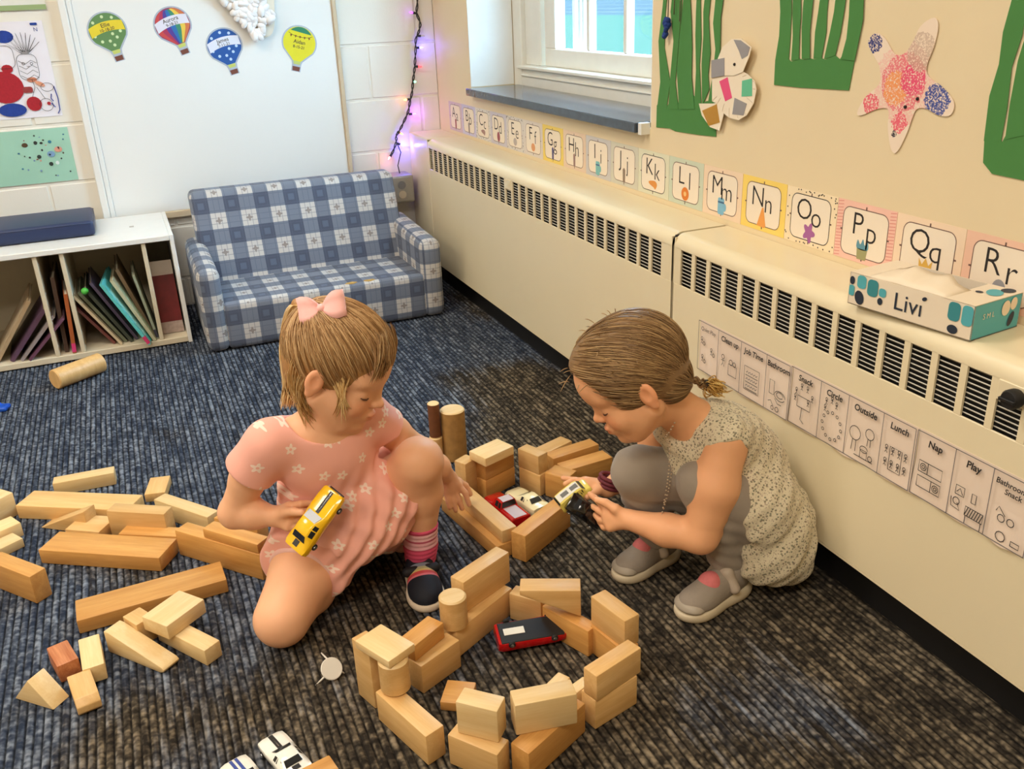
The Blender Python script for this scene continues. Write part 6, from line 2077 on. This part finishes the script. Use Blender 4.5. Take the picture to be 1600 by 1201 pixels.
def shoe_navy(root, O, heel, d, L, rainbow):
    """child's canvas shoe: heel position, direction on the floor, length"""
    d = np.array((d[0], d[1], 0.0)); d /= np.linalg.norm(d); sd = np.array((-d[1], d[0], 0)); h = np.array(heel)
    W_ = lambda a, b, z: h + a * d + b * sd + np.array((0, 0, z))
    t = empty('shoe', tuple(h - O), label='navy canvas shoe with rainbow stripes'); t.parent = root
    OO = h
    ax = (d, sd, np.array((0, 0, 1.0)))
    So = Solid(.0020)
    So.ell(W_(.030, 0, .010), (.040, .031, .020), ax, .01); So.ell(W_(.080, .002, .010), (.045, .033, .020), ax, .02); So.ell(W_(L - .040, .004, .010), (.042, .036, .020), ax, .02)
    So.plane(W_(L / 2, 0, .017), (0, 0, 1), .001, .2); So.plane(W_(L / 2, 0, .001), (0, 0, -1), .001, .2)
    So.build('sole', plain('rubber_cream', srgb(226, 208, 184), .6), t, OO, 1)
    U_ = Solid(.0020)
    U_.ell(W_(.030, 0, .030), (.036, .028, .036), ax, .01); U_.ell(W_(.075, .002, .026), (.044, .030, .030), ax, .02); U_.ell(W_(L - .042, .004, .020), (.039, .0325, .027), ax, .02)
    U_.plane(W_(L / 2, 0, .0155), (0, 0, -1), .001, .2)
    U_.ell(W_(.028, 0, .072), (.034, .026, .030), ax, .004, 's')
    m, nt, bs = newmat('navy_rainbow_canvas')
    v = coords(nt)
    mp = nt.nodes.new('ShaderNodeVectorMath'); mp.operation = 'DOT_PRODUCT'; mp.inputs[1].default_value = tuple(d)
    nt.links.new(v, mp.inputs[0])
    mq = nt.nodes.new('ShaderNodeVectorMath'); mq.operation = 'DOT_PRODUCT'; mq.inputs[1].default_value = tuple(sd)
    nt.links.new(v, mq.inputs[0])
    q = mth(nt, 'ADD', mp.outputs['Value'], mth(nt, 'MULTIPLY', mth(nt, 'MULTIPLY', mq.outputs['Value'], mq.outputs['Value']), 9.0))
    nv = srgb(16, 20, 34)
    c = ramp(nt, mth(nt, 'DIVIDE', q, .15), [(0, nv), (.40, nv), (.405, srgb(120, 126, 140)), (.47, srgb(168, 160, 120)), (.52, srgb(206, 180, 110)), (.56, srgb(196, 66, 70)), (.62, srgb(214, 110, 120)), (.655, nv), (1, nv)])
    for n_ in nt.nodes:
        if n_.type == 'VALTORGB': n_.color_ramp.interpolation = 'CONSTANT'
    nt.links.new(c, bs.inputs['Base Color']); bs.inputs['Roughness'].default_value = .75
    bump(nt, bs, noise(nt, 500, 2, v), .2, .0006)
    U_.build('upper', m, t, OO, 1)
    S2 = Solid(.0018)
    S2.cap(W_(.070, -.027, .046), W_(.066, .029, .046), .010, .010, .006)
    S2.build('strap', plain('black_strap', srgb(14, 14, 20), .7, bumps=.3, bscale=300), t, OO, 1)

def hair_pink(root, O, hd):
    hm = hair_mat('dark_blond_hair', srgb(128, 92, 54), srgb(176, 134, 88), srgb(216, 180, 132))
    cap = hd.hair_cap(.0)
    base = plain('hair_base_blond', srgb(176, 128, 76), .5, var=.25, vscale=60)
    cap.build('hair', base, root, O, 2)
    tie = hd.loc(np.array((.2540, 1.5220, .5920)))
    rd = (tie - hd.HC) / hd.HR; rd /= np.linalg.norm(rd)
    cs = hd.flow(rd, 2300, 5, .2, .97, (1.002, 1.034), .05)
    rnd = np.random.RandomState(8)
    # fringe locks falling towards the face side
    for k in range(260):
        s0 = rnd.uniform(-.055, .055)
        p0 = hd.w(.035 + rnd.uniform(-.02, .02), s0 * .7, .098 + rnd.uniform(-.01, .004)); p1 = hd.w(.080 - 3 * s0 * s0 + rnd.uniform(-.003, .003), s0 - .004, .068 + rnd.uniform(-.006, .006)); p2 = hd.w(.083 - 4.5 * s0 * s0, s0 * 1.05 + rnd.uniform(-.006, .01), .034 + rnd.uniform(-.014, .010))
        ts = np.linspace(0, 1, 9)[:, None]
        cs.append((1 - ts) ** 2 * p0 + 2 * ts * (1 - ts) * p1 + ts ** 2 * p2)
    strands('hair_locks', cs, .00092, hm, root, O, 3)
    # ponytail
    P = [np.array(p) for p in ((.2480, 1.5400, .5850), (.2330, 1.5750, .5930), (.2190, 1.5920, .5600), (.2080, 1.5900, .5080), (.2040, 1.5800, .4520), (.1880, 1.5680, .4050))]
    curve = np.array(catmull([tuple(p) for p in P], 5, False))
    B = Solid(.0022)
    B.chain([P[0], P[1], P[2], P[3], P[4]], [.006, .008, .010, .010, .007], .01)
    B.build('ponytail', base, root, O, 2)
    ps = []
    for k in range(420):
        a = rnd.uniform(0, 2 * PI); r = math.sqrt(rnd.uniform(.3, 1)) * .0135; b = rnd.randn(3) * .004
        e1 = hd.S; e2 = np.cross(hd.S, np.array((0, .2, 1))); e2 /= np.linalg.norm(e2)
        off = r * (math.cos(a) * e1 + math.sin(a) * e2)
        u = np.linspace(0, 1, len(curve))
        w_ = np.minimum(1, .35 + 2.2 * u)[:, None] * np.where(u > .75, 1 - (u - .75) * 1.2, 1)[:, None]
        c = curve + off * w_ + b * (u ** 2)[:, None]
        ps.append(c[:rnd.randint(len(curve) - 8, len(curve) + 1)])
    # loose hair around the ear and nape
    for k in range(150):
        s_ = rnd.uniform(.030, .070); f_ = rnd.uniform(-.065, -.022)
        p0 = hd.w(f_, s_ * .95, -.005 + rnd.uniform(-.02, .02)); p1 = hd.w(f_ + .0, s_ + .006, -.055); p2 = np.array((.226 + rnd.uniform(-.022, .016), 1.492 + rnd.uniform(-.016, .03), .405 + rnd.uniform(-.022, .03)))
        ts = np.linspace(0, 1, 11)[:, None]
        ps.append((1 - ts) ** 2 * p0 + 2 * ts * (1 - ts) * p1 + ts ** 2 * p2)
    for k in range(45):
        p0 = hd.w(.020 + rnd.uniform(-.015, .02), .068, .012 + rnd.uniform(-.01, .02)); p1 = hd.w(.040, .070, -.02); p2 = hd.w(.048 + rnd.uniform(-.02, .01), .056, -.048 + rnd.uniform(-.02, .02))
        ts = np.linspace(0, 1, 9)[:, None]
        ps.append((1 - ts) ** 2 * p0 + 2 * ts * (1 - ts) * p1 + ts ** 2 * p2)
    strands('ponytail_locks', ps, .0010, hair_mat('light_blond_hair', srgb(176, 130, 74), srgb(220, 178, 116), srgb(244, 214, 160)), root, O, 5)
    # bow
    bt = empty('bow', tuple(np.array((.2590, 1.4865, .6065)) - O), label='pale pink ribbon bow'); bt.parent = root
    bo = np.array((.2590, 1.4865, .6065))
    mr = plain('pink_ribbon', srgb(252, 190, 184), .6, var=.04, bumps=.2, bscale=300, sheen=.2)
    x = np.array((.90, -.38, .16)); x /= np.linalg.norm(x); y = np.array((.10, .30, .95)); y = y - x * (y @ x); y /= np.linalg.norm(y); zc = np.cross(x, y)
    def loop(sg):
        V = []; F = []
        n = 18; m = 5
        for i in range(n + 1):
            a = 2 * PI * i / n
            u = (1 - math.cos(a)) / 2            # 0 at the knot, 1 at the tip
            th = math.sin(a) * .010
            for j in range(m):
                wv = (j / (m - 1) - .5) * (.014 + .034 * math.sin(min(1, u * 1.15) * PI * .62))
                p = x * sg * (.004 + .037 * u) + y * (wv + .002 * u) + zc * (th + .004 * math.cos(j))
                V.append(p)
        for i in range(n):
            for j in range(m - 1):
                q = i * m + j; F.append((q, q + 1, q + m + 1, q + m))
        o = mesh_obj('bow_loop', V, F, mr, bt, smooth=True)
        md = o.modifiers.new('t', 'SOLIDIFY'); md.thickness = .0012
    loop(1); loop(-1)
    for sg in (-1, 1):
        V = []; F = []
        for i in range(8):
            u = i / 7
            for j in range(3):
                p = x * sg * (.003 + .020 * u) - y * (.006 + .030 * u) + zc * (-.003 + .003 * math.sin(u * 3)) + x * (j - 1) * (.005 + .005 * u)
                V.append(p)
        for i in range(7):
            for j in range(2): F.append((i * 3 + j, i * 3 + j + 1, i * 3 + j + 4, i * 3 + j + 3))
        o = mesh_obj('bow_tail', V, F, mr, bt, smooth=True)
        md = o.modifiers.new('t', 'SOLIDIFY'); md.thickness = .0012
    bm = bmesh.new(); bmesh.ops.create_icosphere(bm, subdivisions=3, radius=.008)
    bm_obj('bow_knot', bm, mr, bt, smooth=True)
girl_pink()
# ================================================================ squatting girl in a flowered top
def ditsy_cloth(name):
    m, nt, bs = newmat(name)
    v = coords(nt)
    c = mixc(nt, noise(nt, 20, 2, v), srgb(214, 202, 172), srgb(230, 218, 190))
    for sc, col, th, amt in ((150, srgb(120, 112, 88), .30, .85), (210, srgb(150, 120, 110), .26, .7), (120, srgb(96, 104, 84), .22, .8), (320, srgb(180, 168, 140), .3, .6)):
        vo = nt.nodes.new('ShaderNodeTexVoronoi'); vo.inputs['Scale'].default_value = sc
        nt.links.new(v, vo.inputs['Vector'])
        f = mth(nt, 'MULTIPLY', mth(nt, 'LESS_THAN', vo.outputs['Distance'], th), amt)
        c = mixc(nt, f, c, col)
    nt.links.new(c, bs.inputs['Base Color']); bs.inputs['Roughness'].default_value = .9; bs.inputs['Sheen Weight'].default_value = .15
    bump(nt, bs, noise(nt, 420, 2, v), .3, .0008)
    return m

def girl_grey():
    O = np.array((.93, 1.25, 0))
    root = empty('person', tuple(O), label='girl squatting by the radiator in a flowered sleeveless top and grey leggings, hair braided', cat='person')
    hd = Head((.750, 1.286, .453), (-.925, .38), 30, roll=5, k=1.03)
    hd.bulge = .165
    skin = skin_mat('skin_warm', srgb(240, 178, 132))
    J = dict(hipN=(.995, 1.197, .140), hipF=(.995, 1.310, .140), kneeN=(.858, 1.216, .252), kneeF=(.778, 1.316, .248), ankN=(.918, 1.208, .068), ankF=(.850, 1.352, .062),
             shN=(.893, 1.205, .338), shF=(.862, 1.342, .345), elN=(.838, 1.190, .162), wrN=(.7482, 1.2882, .1656), elF=(.838, 1.392, .200), wrF=(.7627, 1.4027, .1725))
    B = Solid(.0020)
    B.ell((.995, 1.255, .120), (.080, .090, .080), None, .02)
    B.ell((.970, 1.260, .220), (.075, .078, .090), None, .03)
    B.ell((.915, 1.270, .300), (.072, .078, .070), None, .03)
    B.cap(J['shN'], J['shF'], .036, .036, .03)
    B.cap((.872, 1.272, .345), (.840, 1.276, .375), .044, .038, .02)
    B.cap((.850, 1.275, .365), hd.w(-.020, 0, -.050), .037, .037, .015)
    hd.sculpt(B)
    B.chain([J['hipN'], (.935, 1.203, .205), J['kneeN']], [.066, .056, .042], .02)
    B.chain([J['kneeN'], (.890, 1.212, .165), J['ankN']], [.040, .040, .027], .012)
    B.chain([J['hipF'], (.900, 1.315, .200), J['kneeF']], [.066, .056, .042], .02)
    B.chain([J['kneeF'], (.818, 1.338, .155), J['ankF']], [.040, .040, .027], .012)
    B.chain([J['shN'], (.864, 1.190, .255), J['elN']], [.039, .040, .0320], .015)
    B.chain([J['elN'], (.795, 1.236, .160), J['wrN']], [.0325, .0300, .0195], .012)
    B.chain([J['shF'], (.856, 1.378, .275), J['elF']], [.034, .031, .027], .015)
    B.chain([J['elF'], (.800, 1.400, .185), J['wrF']], [.027, .025, .0180], .012)
    hand(B, J['wrN'], [[(.7212, 1.3261, .1734), (.7127, 1.3464, .1845), (.7035, 1.3655, .1925)], [(.7171, 1.3237, .1645), (.7116, 1.3443, .1662), (.7077, 1.3632, .1657)],
                       [(.7173, 1.3189, .1543), (.7112, 1.3385, .1481), (.7105, 1.3580, .1491)], [(.7189, 1.3117, .1452), (.7139, 1.3279, .1376), (.7127, 1.3438, .1405)]],
         [(.7266, 1.3060, .1855), (.7140, 1.3231, .1937), (.7057, 1.3409, .1921)], .0070)
    hand(B, J['wrF'], [[(.7281, 1.4323, .1810), (.7105, 1.4457, .1817), (.6907, 1.4576, .1852)], [(.7219, 1.4262, .1853), (.7006, 1.4338, .1885), (.6839, 1.4334, .1862)],
                       [(.7209, 1.4197, .1827), (.7012, 1.4191, .1854), (.6865, 1.4150, .1834)], [(.7241, 1.4151, .1755), (.7096, 1.4117, .1757), (.6994, 1.4100, .1748)]],
         [(.7383, 1.3972, .1773), (.7215, 1.3927, .1748), (.7099, 1.3896, .1728)], .0066)
    B.build('body', skin, root, O, 1, hd.tint())
    hd.lashes(root, O, plain('lash_brown', srgb(96, 64, 44), .7), plain('brow_brown', srgb(156, 110, 74), .8))
    # ---- leggings
    grey = plain('grey_jersey', srgb(150, 138, 124), .85, var=.08, vscale=20, bumps=.3, bscale=600, sheen=.2)
    L = Solid(.0024)
    L.ell((.992, 1.255, .120), (.084, .095, .085), None, .02)
    for a, m1, b, m2, c in ((J['hipN'], (.935, 1.203, .205), J['kneeN'], (.890, 1.212, .165), (.917, 1.208, .066)), (J['hipF'], (.900, 1.315, .200), J['kneeF'], (.818, 1.338, .155), (.848, 1.350, .062))):
        L.chain([a, m1, b], [.072, .064, .0485], .02)
        L.chain([b, m2, c], [.0465, .0455, .0315], .012)
    L.plane((.916, 1.208, .062), (0, 0, -1), .003, .05); L.plane((.847, 1.351, .058), (0, 0, -1), .003, .05)
    def wr(Dg, ax):
        X = ax[0][:, None, None]; Y = ax[1][None, :, None]; Z = ax[2][None, None, :]
        Dg += (.0011 * np.sin(Z * 210 + X * 60 + 2 * np.sin(Y * 50)) * (Z < .2)).astype(np.float32)
        Dg += (.0009 * np.sin((X + Z) * 110 + 2.4 * np.sin(Z * 40))).astype(np.float32)
        return Dg
    L.post = wr
    L.build('leggings', grey, root, O, 2)
    # ---- sleeveless top
    T = Solid(.0024)
    T.ell((1.000, 1.250, .130), (.073, .108, .105), None, .03)
    T.ell((.996, 1.225, .095), (.076, .095, .078), None, .03)
    T.ell((.975, 1.258, .225), (.086, .090, .100), None, .04)
    T.ell((.922, 1.268, .298), (.084, .089, .078), None, .04)
    T.cap((.894, 1.207, .338), (.866, 1.336, .346), .0455, .040, .03)
    T.cap((.880, 1.270, .250), (.895, 1.272, .300), .055, .064, .03)
    T.ell((.848, 1.305, .322), (.034, .048, .036), None, .02)
    T.chain([(.990, 1.197, .145), (.940, 1.202, .196)], [.086, .074], .03)
    T.chain([(.990, 1.308, .145), (.968, 1.312, .178)], [.084, .076], .03)
    T.cap((.98, 1.19, .085), (1.010, 1.175, .075), .055, .056, .04)
    T.ell((.968, 1.186, .215), (.052, .066, .052), None, .03)
    # arm holes and neckline
    T.ell((.868, 1.146, .296), (.060, .058, .064), None, .006, 's')
    T.ell((.838, 1.385, .315), (.056, .044, .058), None, .006, 's')
    T.ell((.826, 1.268, .392), (.060, .056, .046), None, .006, 's')
    T.ell(hd.w(-.004, 0, -.104), (.052, .052, .046), (hd.F, hd.S, hd.U), .006, 's')
    T.plane((1.05, 1.25, .022), (0, 0, -1), .008, .25)
    T.ell((.846, 1.20, .110), (.080, .14, .125), None, .012, 's')
    def dr(Dg, ax):
        X = ax[0][:, None, None]; Y = ax[1][None, :, None]; Z = ax[2][None, None, :]
        w = np.clip((.26 - Z) / .10, 0, 1)
        Dg += (w * .0042 * np.sin((Y * 1.0 + X * .9) * 80 + 3 * np.sin(Z * 22))).astype(np.float32)
        Dg += (.0014 * np.sin((X - Z) * 130 + 2 * np.sin(Y * 35))).astype(np.float32)
        return Dg
    T.post = dr
    T.build('top', ditsy_cloth('ditsy_floral_cotton'), root, O, 2)
    # ---- shoes
    shoe_grey(root, O, (.955, 1.206, 0), (-.985, -.16), .168)
    shoe_grey(root, O, (.895, 1.362, 0), (-.98, -.16), .155)
    # ---- bead necklace
    mb = plain('silver_beads', srgb(196, 176, 150), .3, metal=.5)
    path = [(.8459, 1.2790, .4229), (.8290, 1.2500, .4010), (.8107, 1.2390, .3836), (.7959, 1.2370, .3623), (.7917, 1.2430, .3496), (.7973, 1.2385, .3313), (.8029, 1.2474, .2781), (.7966, 1.2438, .2391), (.7874, 1.2419, .1885), (.7971, 1.2495, .2036), (.8105, 1.2552, .2378), (.8175, 1.2596, .2739)]
    cur = catmull(path, 12, False)
    V0 = None; pts = [cur[0]]; acc = 0
    for a, b in zip(cur[:-1], cur[1:]):
        acc += math.dist(a, b)
        if acc > .0052: pts.append(b); acc = 0
    bm = bmesh.new()
    for p in pts: bmesh.ops.create_icosphere(bm, subdivisions=1, radius=.0021, matrix=Matrix.Translation(Vector(p) - Vector(O)))
    nk = bm_obj('bead_necklace', bm, mb, root, smooth=True); nk['kind'] = 'stuff'
    # bracelet on the far wrist
    bm = bmesh.new()
    wc = np.array((.7660, 1.4027, .1780)); ax_ = np.array((.30, .0, .85)); ax_ /= np.linalg.norm(ax_)
    e1 = np.cross(ax_, (0, 1, 0)); e1 /= np.linalg.norm(e1); e2 = np.cross(ax_, e1)
    for q in range(3):
        rg = [Vector(wc + ax_ * (.008 * q) + .0235 * (math.cos(2 * PI * k / 20) * e1 + math.sin(2 * PI * k / 20) * e2) - O) for k in range(21)]
        bm_tube(bm, rg, .0040, 6, cap=False)
    bm_obj('bracelet', bm, plain('wine_red_cord', srgb(110, 40, 52), .7, var=.4, vscale=200, bumps=.5, bscale=300), root, smooth=True)
    hair_grey(root, O, hd)

def shoe_grey(root, O, heel, d, L):
    d = np.array((d[0], d[1], 0.0)); d /= np.linalg.norm(d); sd = np.array((-d[1], d[0], 0)); h = np.array(heel, float)
    k = L / .165
    W_ = lambda a, b, z: h + (a * d + b * sd) * k + np.array((0, 0, z))
    ax = (d, sd, np.array((0, 0, 1.0)))
    t = empty('shoe', tuple(h - O), label='grey trainer with pink strap panel and pale sole'); t.parent = root
    So = Solid(.0020)
    So.ell(W_(.030, 0, .014), (.042 * k, .032 * k, .026), ax, .01); So.ell(W_(.080, .002, .011), (.048 * k, .031 * k, .022), ax, .02); So.ell(W_(.123, .004, .012), (.046 * k, .037 * k, .024), ax, .02)
    So.plane(W_(.08, 0, .024), (0.06 * d[0], .06 * d[1], 1), .002, .2); So.plane(W_(.08, 0, .001), (0, 0, -1), .001, .2)
    So.build('sole', plain('trainer_sole', srgb(214, 198, 168), .6), t, h, 1)
    U_ = Solid(.0020)
    U_.ell(W_(.030, 0, .046), (.037 * k, .0285 * k, .040), ax, .01); U_.ell(W_(.075, .002, .036), (.044 * k, .029 * k, .034), ax, .02); U_.ell(W_(.120, .004, .026), (.042 * k, .033 * k, .027), ax, .02)
    U_.plane(W_(.08, 0, .0225), (0, 0, -1), .001, .2)
    U_.ell(W_(.026, 0, .100), (.036, .026, .034), ax, .004, 's')
    U_.build('upper', plain('grey_mesh', srgb(150, 138, 124), .8, var=.1, bumps=.4, bscale=350), t, h, 1)
    S1 = Solid(.0018)
    S1.ell(W_(.090, .002, .0430), (.026 * k, .0245 * k, .030), ax, .005)
    S1.plane(W_(.09, 0, .050), (-.45 * d[0], -.45 * d[1], -1), .002, .08)
    S1.build('vamp_panel', plain('pink_mesh', srgb(214, 116, 116), .7, var=.15, vscale=120, bumps=.5, bscale=260), t, h, 1)
    S2 = Solid(.0018)
    S2.cap(W_(.056, -.030, .040), W_(.060, -.012, .068), .0105, .0105, .006); S2.cap(W_(.060, -.012, .068), W_(.060, .014, .068), .0105, .0105, .006); S2.cap(W_(.060, .014, .068), W_(.056, .031, .040), .0105, .0105, .006)
    S2.build('strap', plain('pale_grey_strap', srgb(184, 168, 150), .6, bumps=.3, bscale=300), t, h, 1)
    S3 = Solid(.0018)
    S3.ell(W_(.140, .004, .022), (.026 * k, .033 * k, .020), ax, .005); S3.plane(W_(.132, 0, .03), (-d[0], -d[1], .2), .002, .08); S3.plane(W_(.12, 0, .0225), (0, 0, -1), .001, .1)
    S3.build('toe_cap', plain('pale_grey_cap', srgb(172, 160, 142), .5), t, h, 1)

def hair_grey(root, O, hd):
    hm = hair_mat('light_brown_hair', srgb(112, 84, 54), srgb(154, 120, 80), srgb(194, 160, 112))
    base = plain('hair_base_brown', srgb(138, 106, 68), .5, var=.25, vscale=60)
    cap = hd.hair_cap(.002, .030)
    cap.build('hair', base, root, O, 2)
    rd = (np.array((-.078, -.010, -.050)) - hd.HC) / hd.HR; rd /= np.linalg.norm(rd)
    cs = hd.flow(rd, 2300, 15, .2, .97, (1.006, 1.042), .05)
    rnd = np.random.RandomState(18)
    nc, nr = np.array((-.045, 0, -.016)), np.array((.046, .054, .052))
    rt = (np.array((-.078, -.010, -.050)) - nc) / nr; rt /= np.linalg.norm(rt)
    while len(cs) < 2850:      # hair combed back over the nape
        d = rnd.randn(3); d /= np.linalg.norm(d)
        if d[2] > .55 or d[0] > .55: continue
        ang = math.acos(np.clip(d @ rt, -1, 1))
        if ang < .2: continue
        lf = rnd.uniform(1.05, 1.12)
        pts = []
        for t in np.linspace(0, rnd.uniform(.6, 1), 10):
            dd = (math.sin((1 - t) * ang) * d + math.sin(t * ang) * rt) / math.sin(ang); dd /= np.linalg.norm(dd)
            pts.append(hd.w(*(nc + nr * dd * lf)))
        if hd.loc(pts[0])[2] > -.055: cs.append(np.array(pts))
    for k in range(28):   # flyaway hairs
        d = rnd.randn(3); d[2] = abs(d[2]) + .2; d[0] += .4; d /= np.linalg.norm(d)
        p0 = hd.on_cap(d, 1.02); v = rnd.randn(3) * .35 + d @ np.array(hd.ax); v /= np.linalg.norm(v)
        l = rnd.uniform(.012, .03); ts = np.linspace(0, 1, 6)[:, None]
        cs.append(p0 + v * l * ts + np.array((0, 0, -1)) * (ts ** 2) * l * .4)
    strands('hair_locks', cs, .00092, hm, root, O, 7)
    # short braid over the nape, tied off with a blond tuft
    bt = empty('braid', tuple(np.array((.876, 1.290, .425)) - O), label='short braid with a blond tuft'); bt.parent = root
    bo = np.array((.876, 1.290, .425))
    path = np.array(catmull([tuple(hd.w(-.070, -.010, -.048)), (.868, 1.298, .434), (.885, 1.290, .419), (.902, 1.286, .413)], 8, False))
    lk = []
    n = len(path)
    for s_ in range(3):
        for k in range(36):
            ph = 2 * PI * s_ / 3; rr = .0052 * math.sqrt(rnd.rand()); an = rnd.uniform(0, 2 * PI)
            c = []
            for i in range(n):
                u = i / (n - 1)
                a = ph + u * 9.5
                off = (.0080 * math.cos(a)) * np.array((.3, .9, .3)) + (.0055 * math.sin(2 * a)) * np.array((-.35, -.2, .9))
                c.append(path[i] + off * (1 - .25 * u) + rr * (math.cos(an) * np.array((.3, .9, .2)) + math.sin(an) * np.array((-.4, .1, .9))))
            lk.append(np.array(c))
    strands('braid_locks', lk, .0013, hm, bt, bo, 9)
    tf = []
    for k in range(150):
        p0 = np.array((.903, 1.286, .413)); v = np.array((.86, -.22, -.16)) + rnd.randn(3) * .22; l = rnd.uniform(.018, .034)
        ts = np.linspace(0, 1, 8)[:, None]
        tf.append(p0 + rnd.randn(3) * .003 + v * l * ts + np.array((.0, 0, -.012)) * ts ** 2 + .006 * np.sin(ts * 3) * rnd.randn(3))
    strands('braid_tuft', tf, .0014, hair_mat('tuft_blond', srgb(176, 128, 56), srgb(216, 172, 92), srgb(240, 206, 130)), bt, bo, 10)
    bm = bmesh.new(); bm_tube(bm, [Vector(np.array((.899, 1.2865, .4135)) - bo), Vector(np.array((.907, 1.285, .4125)) - bo)], .0082, 12)
    bm_obj('hair_tie', bm, plain('dark_hair_tie', srgb(46, 36, 30), .7), bt, smooth=True)
girl_grey()
